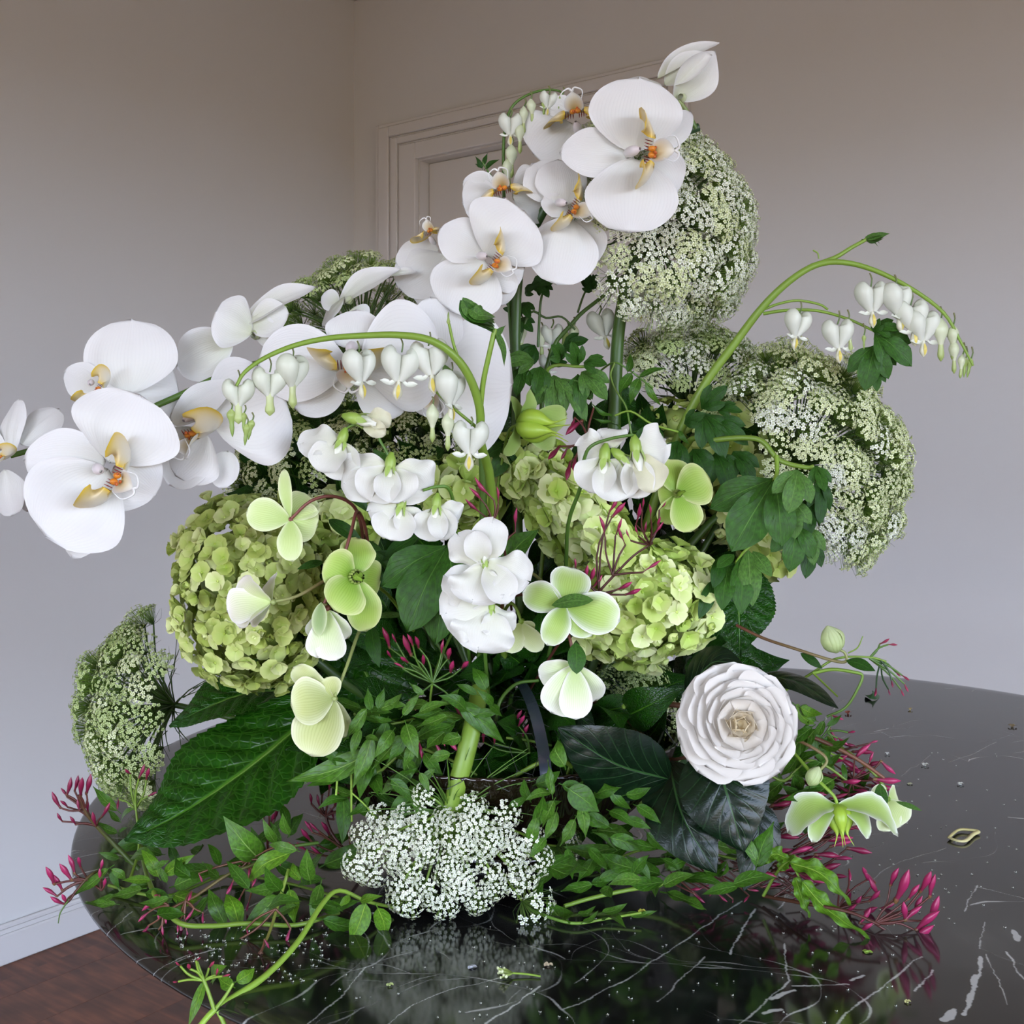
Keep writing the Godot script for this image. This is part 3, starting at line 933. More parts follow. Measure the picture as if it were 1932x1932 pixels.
# pink jasmine buds at the end of a twig: base, direction, number, spread, bud length
func buds(th: Node3D, tw: MB, base: Vector3, dir: Vector3, n: int, spread: float, len: float, kind: String, mt: String, dark := RED, reach := 1.0) -> void:
	var y := dir.normalized()
	for k in n:
		var d := (y + rv() * spread).normalized()
		var a := base + d * len * rn(0.35, 0.9) * reach + rv() * len * 0.08
		tube(tw, [base, base.lerp(a, 0.5) + y * len * 0.08, a], [0.0009, 0.0007], dark, dark, 4, 4)
		var e := (d + y * 0.55 + Vector3.UP * rn(-0.1, 0.1)).normalized()
		var src: Array = U[kind]
		put(th, "bud", src[rng.randi() % src.size()], M[mt], aim(a, a + e * len * rn(0.8, 1.15), rv(), 1.0, 1.0))

func leaf(th: Node3D, b: Vector3, t: Vector3, nh: Vector3, mt := "jasmine leaf", ws := 1.0, kind := "jleaf") -> void:
	var src: Array = U[kind]
	put(th, "leaf", src[rng.randi() % src.size()], M[mt], aim(b, t, nh, ws, 1.0))

func leaf3(th: Node3D, b: Vector3, t: Vector3, nh: Vector3, mt: String, ws := 1.0) -> void:   # a three-lobed leaf of the bleeding heart
	var m := MB.new()
	var d := t - b
	var z := (nh - d * (nh.dot(d) / d.length_squared())).normalized()
	var x := d.cross(z)
	for q in [[0.0, 1.0, 0.23], [0.62, 0.78, 0.17], [-0.62, 0.78, 0.17]]:
		var e: Vector3 = b + d * 0.10 + (d * cos(q[0]) + x * sin(q[0]) * ws) * float(q[1]) * 0.9
		blade(m, [b + d * 0.02, b.lerp(e, 0.5) + z * d.length() * rn(0.03, 0.10), e - z * d.length() * rn(0.0, 0.10)], d.length() * float(q[2]) * ws, z + x * q[0] * 0.01, {"L": 12, "W": 7, "mid": 0.6, "qb": 0.8, "qt": 0.8, "fold": 0.2, "wave": 0.08, "teeth": 0.06, "tn": 4.0})
	put(th, "leaf", m.mesh(), M[mt])

# a leafy vine: leaves in pairs along the line
func vine(th: Node3D, line: Array, n: int, len: float, mt: Array, r := 0.0013, t0 := 0.1, col := GREEN, nh := Vector3(0, 0.7, 0.7), kind := "jleaf") -> void:
	var m := MB.new()
	tube(m, line, [r, r * 0.6], col, col * 1.2, 6)
	put(th, "stem", m.mesh(), M["stem"])
	for k in n:
		var t := t0 + (1.0 - t0) * (k + 0.5) / n
		var p := curve(line, t)
		var d := (curve(line, minf(1.0, t + 0.03)) - curve(line, maxf(0.0, t - 0.03))).normalized()
		for e in [-1.0, 1.0]:
			if rng.randf() < 0.12: continue
			var s = d.cross(nh).normalized() * e
			var g = (d * rn(0.4, 1.0) + s * rn(0.6, 1.0) + rv() * 0.35).normalized()
			var l := len * rn(0.7, 1.15)
			leaf(th, p + g * l * 0.12, p + g * l, nh + rv() * 0.5, mt[rng.randi() % mt.size()], rn(0.8, 1.15), kind)

# a hellebore: rows are its sepals [tip x, y, nearer by, width px]; root mesh is the heart of the flower
func hellebore(called: String, label: String, x: float, y: float, d: float, face: Vector3, rows: Array, cols: Array, stem: Array, scol: Array, centre := "back", arch := 0.10, cs := 1.0) -> Node3D:
	var base := P(stem[0], stem[1], stem[2])
	var th := thing(called, label, "flower", base)
	stalk(th, "stem", stem, 0.0013, 0.0011, scol[0], scol[1])
	var f := face.normalized()
	var c := P(x, y, d)
	var m := MB.new()
	var s := px(30, d) * cs
	if centre == "back":
		ball(m, c - f * s * 0.1, Vector3.ONE * s * 0.22, scol[1], 6, 8)
	elif centre == "pods":                               # swollen seed pods with threads
		for q in 4:
			var g := TAU * q / 4.0 + 0.4
			var sd := f.cross(Vector3(0.1, 1, 0.1)).normalized()
			var dd := sd * cos(g) + f.cross(sd) * sin(g)
			tube(m, [c + dd * s * 0.1, c + dd * s * 0.42 + f * s * 0.8, c + dd * s * 0.3 + f * s * 1.7, c + dd * s * 0.6 + f * s * 2.5], [s * 0.1, s * 0.36, s * 0.46, s * 0.40, s * 0.22, s * 0.05, s * 0.03, s * 0.015], Color(0.26, 0.42, 0.03), Color(0.40, 0.55, 0.06), 9, 16)
	else:                                                # ring of nectaries and stamens
		for q in 13:
			var g := TAU * q / 13.0
			var sd := f.cross(Vector3(0.1, 1, 0.1)).normalized()
			var dd := sd * cos(g) + f.cross(sd) * sin(g)
			tube(m, [c + dd * s * 0.12, c + dd * s * 0.30 + f * s * 0.25, c + dd * s * 0.26 + f * s * rn(0.5, 0.8)], [s * 0.05, s * 0.09, s * 0.05], LIME, PALE, 5, 5)
		for q in 3:
			tube(m, [c, c + f * s * 0.7 + rv() * s * 0.15, c + f * s * 1.15 + rv() * s * 0.3], [s * 0.18, s * 0.16, s * 0.05], LIME, LIME * 1.3, 6, 6)
	var root := put(th, "flower_centre", m.mesh(), M["stem"])
	for r in rows:
		var t := P(r[0], r[1], d - r[2])
		var o := {"L": 16, "W": 9, "mid": 0.58, "qb": 0.62, "qt": 0.55, "arch": arch, "cup": 0.18, "wave": 0.03, "ph": rn(0, 6), "cb": cols[0], "ct": cols[1], "ce": cols[2], "cp": 1.0, "ep": 4.0}
		if r.size() > 4: o.merge(r[4], true)
		petal(root, "sepal", "hellebore sepal", c, t, px(r[3], d), o.get("nh", f), o)
	return th


# ---------------------------------------------------------------- orchids
func place_orchids() -> void:
	var V := Vector3(0, 0.05, 1)
	var th := thing("orchid_spray", "long white moth orchid spray that cascades from the middle out past the left side", "orchid", P(905, 1000, 0.86))
	stalk(th, "stem", [905, 1300, 0.89, 912, 1000, 0.86, 900, 780, 0.84, 830, 690, 0.83, 700, 660, 0.83, 560, 670, 0.82, 440, 700, 0.80, 330, 750, 0.785, 210, 800, 0.775, 90, 840, 0.77, 20, 860, 0.765], 0.0032, 0.0018, GREEN, GREEN, 8)
	# the big bloom in front at far left
	orchid(th, 207, 882, 0.735, Vector3(0.05, 0.1, 1), [["s", 210, 895, 136, 1054, -0.01, 95], ["s", 215, 880, 296, 934, -0.012, 130], ["s", 200, 872, 44, 868, -0.004, 125], ["p", 206, 874, 264, 744, 0.0, 222, Vector3(-0.15, -0.15, 1)], ["p", 205, 885, 84, 1012, 0.008, 222, Vector3(0.1, 0.25, 1)]], 222, 903, Vector2(-0.95, -0.5), 92)
	orchid(th, 244, 738, 0.775, Vector3(-0.2, 0.1, 1), [["s", 195, 735, 121, 702, -0.01, 72], ["p", 246, 742, 340, 742, -0.016, 175], ["p", 242, 745, 248, 601, -0.006, 190, Vector3(-0.1, -0.25, 1)]], 190, 736, Vector2(-0.6, -0.5), 52)
	orchid(th, 12, 872, 0.76, Vector3(-0.5, 0.1, 0.9), [["s", 20, 890, 52, 966, -0.012, 46], ["s", 10, 865, -60, 800, -0.02, 80], ["p", 18, 862, 36, 752, -0.01, 66], ["p", 40, 840, 112, 770, -0.012, 90], ["p", 8, 885, 20, 975, 0.002, 100, Vector3(-0.5, 0.3, 0.8)]], 10, 862, Vector2(-0.3, -0.9), 44)
	orchid(th, 392, 805, 0.775, Vector3(-0.55, 0.05, 0.85), [["s", 430, 850, 416, 922, -0.004, 62, Vector3(0, 0.3, 1)], ["s", 322, 798, 440, 722, -0.006, 74, Vector3(-0.2, 0.4, 1)], ["s", 385, 830, 318, 916, -0.006, 112, Vector3(-0.2, 0.3, 1)], ["p", 388, 815, 330, 898, -0.004, 150, Vector3(-0.2, 0.3, 1)], ["p", 402, 806, 536, 742, -0.012, 238, Vector3(-0.35, 0.05, 1)]], 376, 818, Vector2(-0.25, -0.9), 88)
	orchid(th, 478, 632, 0.80, Vector3(0.2, 0.2, -1), [["n", 455, 615, 598, 540, -0.01, 66, Vector3(0.1, 0.7, 0.6)], ["s", 470, 612, 546, 592, 0.004, 78, Vector3(-0.1, 0.3, 1)], ["s", 480, 620, 520, 632, 0.004, 60], ["p", 476, 628, 406, 588, 0.012, 112, Vector3(0.1, 0.4, 1)], ["p", 440, 640, 332, 692, -0.004, 108, Vector3(-0.3, 0.1, 1)]], 0, 0, Vector2(0, -1), 60, true)
	orchid(th, 666, 690, 0.785, Vector3(-0.02, 0.08, 1), [["s", 652, 720, 556, 772, -0.01, 84], ["s", 676, 725, 768, 772, -0.01, 96], ["s", 668, 660, 672, 584, -0.012, 112], ["p", 656, 688, 486, 682, 0.0, 150, Vector3(-0.2, 0.1, 1)], ["p", 680, 684, 836, 660, 0.0, 215, Vector3(0.2, 0.0, 1)]], 665, 694, Vector2(0, -1), 92)
	orchid(th, 822, 738, 0.83, Vector3(0.1, -0.1, 1), [["s", 810, 745, 792, 782, 0.0, 90], ["s", 830, 680, 812, 560, -0.006, 110], ["p", 822, 720, 968, 724, 0.0, 275, Vector3(0.15, 0.1, 1)]], 804, 742, Vector2(-0.4, -0.9), 74)
	orchid(th, 664, 570, 0.85, Vector3(-0.7, 0.5, -0.2), [["n", 735, 520, 788, 513, -0.01, 20, Vector3(0, 0.6, 0.8)], ["s", 660, 585, 690, 612, -0.006, 60, Vector3(0, 0.4, 1)], ["n", 636, 578, 756, 508, -0.006, 70, Vector3(-0.2, 0.7, 0.7)], ["p", 650, 560, 608, 616, 0.0, 40, Vector3(-0.7, 0.3, 0.6)], ["s", 640, 572, 606, 560, 0.0, 42, Vector3(-0.5, 0.1, 0.8)]], 0, 0, Vector2(0, -1), 50, true)
	th = thing("orchid_spray", "tall white moth orchid spray that climbs to the top right, its cut stem end showing", "orchid", P(1000, 800, 0.90))
	stalk(th, "stem", [985, 1250, 0.90, 975, 900, 0.90, 975, 560, 0.90, 1000, 450, 0.885, 1060, 350, 0.875, 1150, 290, 0.87, 1250, 262, 0.872, 1318, 240, 0.875], 0.0042, 0.0034, GREEN * 0.7, DARK * 1.2, 8)
	stalk(th, "pedicel", [1312, 243, 0.873, 1298, 215, 0.87, 1280, 190, 0.868], 0.0022, 0.002, GREEN, PALE * 0.6)
	orchid(th, 1196, 292, 0.83, Vector3(0.1, 0.05, 1), [["s", 1235, 282, 1304, 210, -0.02, 62], ["s", 1215, 305, 1276, 368, -0.012, 118], ["s", 1184, 292, 1055, 288, -0.004, 96], ["p", 1192, 288, 1206, 145, 0.004, 178, Vector3(0, -0.12, 1)], ["p", 1196, 298, 1188, 440, 0.006, 178, Vector3(0, 0.2, 1)]], 1222, 293, Vector2(-1, -0.05), 86)
	orchid(th, 1284, 182, 0.865, Vector3(0.5, -0.1, -0.8), [["p", 1250, 165, 1170, 152, -0.01, 60, Vector3(0, 0.8, 0.6)], ["n", 1240, 150, 1357, 80, -0.01, 56, Vector3(-0.3, 0.6, 0.7)], ["n", 1272, 188, 1350, 96, 0.004, 84, Vector3(0.2, -0.5, 0.8)], ["n", 1252, 160, 1344, 104, 0.008, 60, Vector3(-0.3, 0.2, 1)]], 0, 0, Vector2(0, -1), 52, true)
	orchid(th, 1078, 398, 0.85, Vector3(0.1, 0.05, 1), [["s", 1085, 415, 1112, 506, -0.010, 96], ["s", 1072, 398, 1020, 378, 0.0, 46], ["s", 1060, 380, 1004, 308, -0.014, 96], ["p", 1066, 390, 1052, 300, -0.010, 100], ["p", 1074, 408, 1050, 538, 0.004, 138, Vector3(0.1, 0.2, 1)]], 1080, 398, Vector2(-0.8, -0.4), 68)
	orchid(th, 918, 486, 0.835, Vector3(0.1, 0.1, 1), [["s", 930, 500, 946, 578, -0.008, 80], ["s", 926, 502, 990, 510, -0.010, 100], ["s", 912, 478, 828, 432, -0.004, 92], ["p", 916, 482, 990, 398, 0.0, 170, Vector3(0.05, -0.1, 1)], ["p", 914, 490, 850, 588, 0.004, 150, Vector3(-0.1, 0.2, 1)]], 932, 500, Vector2(-0.9, -0.5), 70)
	orchid(th, 828, 474, 0.87, Vector3(-0.5, 0.1, 0.9), [["s", 828, 470, 745, 494, -0.004, 62], ["p", 838, 480, 752, 545, 0.0, 110, Vector3(-0.3, 0.1, 1)], ["p", 838, 478, 800, 580, 0.004, 100]], 818, 440, Vector2(0.2, 0.9), 44)
	orchid(th, 952, 366, 0.875, Vector3(-0.1, -0.1, 1), [["s", 940, 362, 872, 344, -0.004, 60], ["p", 944, 370, 872, 384, 0.0, 96, Vector3(-0.3, 0.1, 1)], ["p", 966, 372, 1032, 360, -0.006, 118, Vector3(0.2, 0.1, 1)]], 950, 360, Vector2(0.2, 0.9), 66)
	orchid(th, 1084, 228, 0.89, Vector3(-0.2, -0.1, 1), [["s", 1074, 222, 1030, 200, -0.006, 66], ["p", 1080, 232, 1006, 292, 0.0, 150, Vector3(-0.2, 0.1, 1)], ["p", 1085, 240, 1050, 330, -0.004, 100]], 1088, 216, Vector2(0.1, 0.9), 72)

# ---------------------------------------------------------------- hydrangeas
func place_hydrangeas() -> void:
	var th := thing("hydrangea", "boxy yellow-green hydrangea mophead at the left above the big dark leaf", "hydrangea", P(560, 1300, 0.90))
	stalk(th, "stem", [500, 1150, 0.88, 640, 1280, 0.89, 860, 1420, 0.90], 0.004, 0.004, GREEN * 0.6, GREEN * 0.6)
	hydrangea(th, P(480, 1118, 0.865), [P(618, 1125, 0.865) - P(480, 1118, 0.865), P(468, 940, 0.865) - P(480, 1118, 0.865), Vector3(0, 0, 0.062)], 760, px(41, 0.82), "left hydrangea sepal", -0.5, 0.12, 0.40)
	finish_hydrangea(th, "left hydrangea sepal")
	# its leaves
	big_leaf(th, pts([610, 1330, 0.86, 480, 1440, 0.83, 350, 1530, 0.80, 236, 1588, 0.785]), 280, 0.83, Vector3(-0.25, 0.75, 0.62), 0.5)
	big_leaf(th, pts([560, 1300, 0.91, 460, 1310, 0.89, 380, 1340, 0.875, 320, 1372, 0.87]), 150, 0.89, Vector3(-0.2, 0.8, 0.4), 0.5)
	big_leaf(th, pts([640, 1180, 0.92, 690, 1270, 0.90, 730, 1360, 0.885, 740, 1420, 0.88]), 170, 0.89, Vector3(0.1, 0.25, 1), 0.5)
	big_leaf(th, pts([700, 1380, 0.87, 712, 1430, 0.855, 725, 1480, 0.845, 738, 1520, 0.84]), 85, 0.85, Vector3(-0.3, 0.3, 1), 0.5)
	th = thing("hydrangea", "large lime-green hydrangea mophead right of the middle, above the white camellia", "hydrangea", P(1130, 1280, 0.90))
	stalk(th, "stem", [1150, 1060, 0.90, 1110, 1280, 0.90, 1010, 1420, 0.90], 0.004, 0.004, GREEN * 0.6, GREEN * 0.6)
	hydrangea(th, P(1130, 1030, 0.885), [P(1285, 1120, 0.88) - P(1130, 1030, 0.885), P(1022, 868, 0.885) - P(1130, 1030, 0.885), Vector3(0.01, 0, 0.07)], 480, px(56, 0.84), "hydrangea sepal")
	hydrangea(th, P(1205, 1135, 0.86), [Vector3(px(150, 0.86), 0, 0), Vector3(0, px(118, 0.86), 0), Vector3(0, 0, 0.05)], 300, px(51, 0.84), "hydrangea sepal")
	hydrangea(th, P(1010, 885, 0.885), [Vector3(px(58, 0.88), 0, 0), Vector3(0, px(62, 0.88), 0), Vector3(0, 0, 0.03)], 70, px(50, 0.86), "hydrangea sepal")
	finish_hydrangea(th, "hydrangea sepal")
	big_leaf(th, pts([1388, 1062, 0.90, 1392, 1120, 0.885, 1395, 1180, 0.875, 1396, 1242, 0.872]), 148, 0.885, Vector3(0.15, 0.25, 1), 0.5)
	th = thing("hydrangea", "small pale green hydrangea head half hidden behind the sweet peas in the middle", "hydrangea", P(870, 960, 0.92))
	stalk(th, "stem", [860, 900, 0.92, 900, 1100, 0.91, 950, 1400, 0.90], 0.003, 0.003, GREEN * 0.6, GREEN * 0.6)
	hydrangea(th, P(870, 925, 0.905), [Vector3(px(78, 0.9), 0, 0), Vector3(0, px(62, 0.9), 0), Vector3(0, 0, 0.04)], 100, px(58, 0.88), "hydrangea sepal")
	hydrangea(th, P(640, 985, 0.90), [Vector3(px(80, 0.9), 0, 0), Vector3(0, px(58, 0.9), 0), Vector3(0, 0, 0.03)], 80, px(54, 0.88), "hydrangea sepal")
	finish_hydrangea(th, "hydrangea sepal")
	th = thing("hydrangea", "yellowish hydrangea head mostly hidden behind the right-hand foliage", "hydrangea", P(1400, 1000, 0.97))
	stalk(th, "stem", [1390, 930, 0.98, 1250, 1150, 0.95, 1010, 1420, 0.91], 0.003, 0.003, GREEN * 0.6, GREEN * 0.6)
	hydrangea(th, P(1375, 890, 0.985), [Vector3(px(95, 0.98), 0, 0), Vector3(0, px(135, 0.98), 0), Vector3(0, 0, 0.05)], 130, px(54, 0.96), "left hydrangea sepal")
	hydrangea(th, P(1440, 1020, 0.975), [Vector3(px(52, 0.98), 0, 0), Vector3(0, px(75, 0.98), 0), Vector3(0, 0, 0.04)], 70, px(46, 0.96), "left hydrangea sepal")
	hydrangea(th, P(1275, 800, 0.99), [Vector3(px(62, 0.98), 0, 0), Vector3(0, px(45, 0.98), 0), Vector3(0, 0, 0.04)], 60, px(36, 0.97), "left hydrangea sepal", -0.35, 0.6)
	finish_hydrangea(th, "left hydrangea sepal")

func big_leaf(th: Node3D, line: Array, w: float, d: float, nh: Vector3, mid: float) -> void:
	var m := MB.new()
	blade(m, line, px(w, d) / 2.0, nh, {"L": 110, "W": 41, "mid": mid * 0.82, "qb": 0.60, "qt": 1.12, "fold": 0.10, "wave": 0.05, "wf": 2.0, "teeth": 0.05, "tn": 24.0, "vein": 0.055, "vn": 8.0})
	put(th, "leaf", m.mesh(), M["hydrangea leaf"])
	m = MB.new()
	var c := []
	for k in 6: c.append(curve(line, k / 5.0) - nh.normalized() * 0.0008)
	tube(m, c, [px(3.6, d), px(3.0, d), px(0.8, d)], Color(0.12, 0.22, 0.03), Color(0.10, 0.2, 0.03), 6)
	put(th, "midrib", m.mesh(), M["stem"])

# ---------------------------------------------------------------- lace umbels
func place_umbels() -> void:
	var L := "lace white"
	var G := "lace green shade tint"
	var E := "lace pale"
	var th := thing("lace_umbel", "large round lace umbel of tiny white flowers at top right behind the orchids", "lace flower", P(1165, 800, 0.94))
	umbel(th, P(1208, 440, 0.945), Vector3(0.74, 0.30, 0.60), 125, 0.088, 1.60, 0.0200, [L, L, E], pts([1150, 1250, 0.92, 1160, 770, 0.94, 1172, 590, 0.945]), 0.0058, 0.0, 0.0)
	th = thing("lace_umbel", "bright white lace umbel lying face out on the table at front centre", "lace flower", P(880, 1450, 0.86))
	var rays := MB.new()
	var hub := P(850, 1538, 0.772)
	for k in 40:
		var rr := sqrt((k + 0.5) / 40.0)
		var g := k * 2.39996 + 0.7
		var x := 840 + cos(g) * rr * 186 + rn(-8, 8)
		var y := 1618 + sin(g) * rr * 106 + rn(-8, 8)
		if rr > 0.8 and y < 1540 and x > 760 and x < 820: y -= 25
		var at := P(x, y, lerpf(0.766, 0.748, clampf((y - 1500) / 230.0, 0, 1)) - 0.014 * (1.0 - rr * rr) + rn(-0.007, 0.006))
		var up := ((at - hub) * 9.0 + Vector3(0, 0.12, 0.9) + rv() * 0.28).normalized()
		var s := 0.0122 * rn(0.80, 1.22)
		var base := at - up * s * 0.6
		tube(rays, [hub, hub.lerp(base, 0.5) + Vector3(0, 0.004, 0.004), base], [0.0012, 0.0009], GREEN, LIME, 5, 6)
		var xx := up.cross(rv().normalized()).normalized()
		put(th, "umbellet", U.full[rng.randi() % 4], M[L], Transform3D(Basis(xx, up, xx.cross(up)) * s, base))
	for k in 40:
		var e := hub + Vector3(rn(-0.06, 0.06), rn(-0.005, 0.05), rn(0.0, 0.02))
		tube(rays, [hub, hub.lerp(e, 0.5) + Vector3(0, 0.004, 0), e], [0.0006, 0.0005, 0.0002], GREEN * 0.9, GREEN * 1.2, 4, 5)
	put(th, "rays", rays.mesh(), M["stem"])
	stalk(th, "stem", [905, 1300, 0.80, 893, 1365, 0.78, 874, 1440, 0.772, 850, 1536, 0.772], 0.0062, 0.0068, LIME * 0.7, LIME * 1.1, 14)
	th = thing("lace_umbel", "wide lace umbel that hangs over at far right, seen from its side", "lace flower", P(1400, 1000, 0.97))
	umbel(th, P(1468, 885, 0.965), Vector3(0.76, 0.40, 0.52), 110, 0.098, 1.30, 0.0195, [L, E, E], pts([1100, 1320, 0.92, 1300, 1030, 0.95, 1420, 920, 0.962]), 0.0035, 0.0, 0.0)
	th = thing("lace_umbel", "dark lace umbel with open green rays right of the tall stem, below the top umbel", "lace flower", P(1280, 900, 1.0))
	umbel(th, P(1300, 770, 1.02), Vector3(0.30, 0.85, 0.35), 60, 0.072, 1.25, 0.0175, [E, G, L], pts([1130, 1300, 0.94, 1240, 1000, 1.0, 1285, 850, 1.015]), 0.003)
	th = thing("lace_umbel", "dark narrow lace umbel at far left beside the boxy hydrangea", "lace flower", P(340, 1330, 0.99))
	umbel(th, P(330, 1330, 0.985), Vector3(-0.93, 0.02, 0.40), 60, 0.073, 1.30, 0.0180, [E, G, G], pts([800, 1440, 0.93, 560, 1390, 0.96, 420, 1350, 0.98]), 0.003, 0.25)
	th = thing("lace_umbel", "dark green lace umbel at upper left behind the orchid cascade", "lace flower", P(700, 800, 1.0))
	umbel(th, P(690, 660, 1.0), Vector3(-0.35, 0.9, -0.15), 44, 0.078, 1.05, 0.0150, [G, G, E], pts([880, 1250, 0.95, 760, 900, 0.99, 705, 740, 1.0]), 0.003)
	th = thing("lace_umbel", "shaded lace umbel in the dark gap between the orchids and the left hydrangea", "lace flower", P(640, 1000, 0.97))
	umbel(th, P(640, 930, 0.975), Vector3(-0.65, 0.35, 0.5), 50, 0.085, 1.2, 0.0165, [E, G], pts([860, 1300, 0.93, 740, 1080, 0.96]), 0.003)
	th = thing("lace_umbel", "shaded lace umbel behind the sweet pea bud, under the orchids", "lace flower", P(760, 900, 0.97))
	umbel(th, P(790, 900, 0.965), Vector3(-0.25, 0.75, 0.5), 30, 0.055, 1.2, 0.0160, [E, G], pts([900, 1300, 0.93, 830, 1080, 0.95]), 0.003)
	th = thing("lace_umbel", "small lace umbel in the shade left of the camellia", "lace flower", P(1150, 1330, 0.93))
	umbel(th, P(1170, 1370, 0.94), Vector3(0.1, 0.7, 0.55), 26, 0.055, 1.2, 0.0160, [E, G], pts([1020, 1440, 0.91, 1100, 1410, 0.93]), 0.003)
	# single umbellets on stalks of their own
	for q in [[1050, 1596, 0.815, 990, 1594, 0.83, 0.9, 0.1, 0.35, 46, "single small lace flower on a thin stalk right of the front umbel"], [985, 1700, 0.765, 940, 1640, 0.80, 0.65, -0.35, 0.6, 62, "lace flower turned sideways at the lower right edge of the front umbel"]]:
		th = thing("lace_flower", q[10], "lace flower", P(q[3], q[4], q[5]))
		stalk(th, "stem", [q[3], q[4], q[5], (q[0] + q[3]) / 2.0, (q[1] + q[4]) / 2.0 - 2, (q[2] + q[5]) / 2.0, q[0], q[1], q[2]], 0.0009, 0.0008, LIME, LIME)
		var up := Vector3(q[6], q[7], q[8]).normalized()
		var x := up.cross(Vector3(0, 0.2, 1)).normalized()
		var s := px(q[9], q[2])
		put(th, "umbellet", U.lace[3], M[L], Transform3D(Basis(x, up, x.cross(up)) * s, P(q[0], q[1], q[2])))

# ---------------------------------------------------------------- bleeding hearts
func place_hearts() -> void:
	var th := thing("bleeding_heart", "arching bleeding heart stem whose white hearts hang before the left orchid cascade", "bleeding heart", P(925, 930, 0.79))
	stalk(th, "stem", [950, 1250, 0.86, 928, 930, 0.80, 908, 840, 0.765, 905, 770, 0.75, 884, 708, 0.738, 850, 665, 0.73, 806, 640, 0.727, 750, 632, 0.725, 690, 633, 0.723, 620, 638, 0.72, 555, 652, 0.715, 500, 675, 0.71, 462, 702, 0.706, 446, 728, 0.704], 0.0036, 0.0010, LIME * 0.9, LIME, 8)
	stalk(th, "side_stem", [906, 775, 0.75, 912, 720, 0.745, 925, 660, 0.74, 934, 620, 0.74], 0.0019, 0.0017, LIME, LIME)
	stalk(th, "side_stem", [868, 685, 0.735, 856, 650, 0.733, 846, 605, 0.73], 0.0012, 0.0009, LIME, LIME)
	stalk(th, "side_stem", [898, 805, 0.76, 850, 765, 0.755, 810, 725, 0.75], 0.0012, 0.0009, LIME, LIME)
	put(th, "bud", U.gbud, M["heart petal"], Transform3D(Basis(Vector3.BACK, PI) * px(24, 0.73), P(846, 612, 0.73)))
	for q in 6: petal(th, "leaf", "soft leaf light" if q % 2 else "soft leaf", P(934, 628 - q * 6, 0.74 - 0.002 * q), P(868 + q * 5, 566 + q * 9 - (q % 2) * 14, 0.722), px(34, 0.73), Vector3(-0.3, 0.5, 0.9), {"L": 14, "W": 7, "mid": 0.5, "qb": 0.7, "qt": 0.8, "arch": 0.22, "sway": 0.12, "fold": 0.35, "teeth": 0.08, "tn": 6.0})
	leaf(th, P(934, 625, 0.74), P(955, 690, 0.745), Vector3(0.8, 0.2, 0.6), "soft leaf light")
	leaf(th, P(930, 640, 0.74), P(952, 612, 0.745), Vector3(0.2, 0.4, 1.0), "soft leaf light")
	for q in [[450, 720, 70, 0.1, 0, 3], [509, 698, 76, 0.35, 0, 3], [552, 675, 84, 1.2, 0, 3], [676, 665, 78, 0.9, 0.1, 0], [758, 660, 84, 0.25, -0.1, 0], [808, 648, 84, 0.0, 0.12, 0], [850, 705, 82, 1.2, 0.0, 0], [816, 762, 64, 0.9, 0, 1], [845, 778, 64, 0.9, 0, 1], [889, 800, 78, 0.0, -0.05, 0], [436, 772, 46, 0.3, 0.05, 2], [460, 778, 34, 0.6, 0, 2], [466, 800, 36, 0.2, -0.1, 2], [476, 792, 34, 0.2, -0.2, 2]]:
		heart(th, q[0], q[1], 0.71 + (q[0] - 446) * 0.00008, q[2] * 1.14, q[3], q[4], q[5], rn(-3, 3), -22 if q[1] < 760 else -14)
	th = thing("bleeding_heart", "tall arching bleeding heart stem of white hearts at far right against the wall", "bleeding heart", P(1290, 800, 0.90))
	stalk(th, "stem", [1140, 1250, 0.92, 1250, 900, 0.90, 1318, 745, 0.885, 1385, 650, 0.88, 1440, 578, 0.875, 1490, 530, 0.87, 1540, 500, 0.868, 1590, 495, 0.866, 1650, 510, 0.864, 1720, 545, 0.86, 1780, 590, 0.858, 1810, 640, 0.856, 1836, 690, 0.855], 0.0042, 0.0008, LIME * 0.85, LIME, 8)
	stalk(th, "side_stem", [1530, 502, 0.868, 1575, 486, 0.868, 1605, 468, 0.868, 1634, 452, 0.868], 0.0019, 0.0014, LIME * 0.9, LIME)
	stalk(th, "side_stem", [1440, 584, 0.876, 1470, 573, 0.876, 1505, 567, 0.876, 1545, 574, 0.876, 1562, 584, 0.876], 0.0011, 0.0009, LIME * 0.9, LIME)
	stalk(th, "side_stem", [1440, 592, 0.876, 1480, 586, 0.874, 1540, 586, 0.872, 1600, 602, 0.87, 1648, 624, 0.868], 0.0014, 0.0010, LIME * 0.9, LIME)
	stalk(th, "tendril", [1545, 488, 0.867, 1543, 478, 0.867, 1534, 472, 0.867], 0.0006, 0.0006, LIME, LIME, 5)
	for q in 6: leaf(th, P(1630, 452, 0.868), P(1678 - q * 4, 438 + q * 5, 0.862 + 0.003 * q), Vector3(0.1, 0.6, 0.8), "soft leaf light", 0.9)
	for q in [[1650, 618, 1700, 620, 1], [1648, 626, 1722, 690, 1], [1650, 650, 1632, 735, 1], [1650, 630, 1660, 600, 0.8], [1655, 655, 1672, 712, 1], [1650, 690, 1655, 738, 0.8]]:
		leaf3(th, P(q[0], q[1], 0.868), P(q[2], q[3], 0.86), Vector3(-0.2, 0.5, 0.9), "soft leaf", q[4])
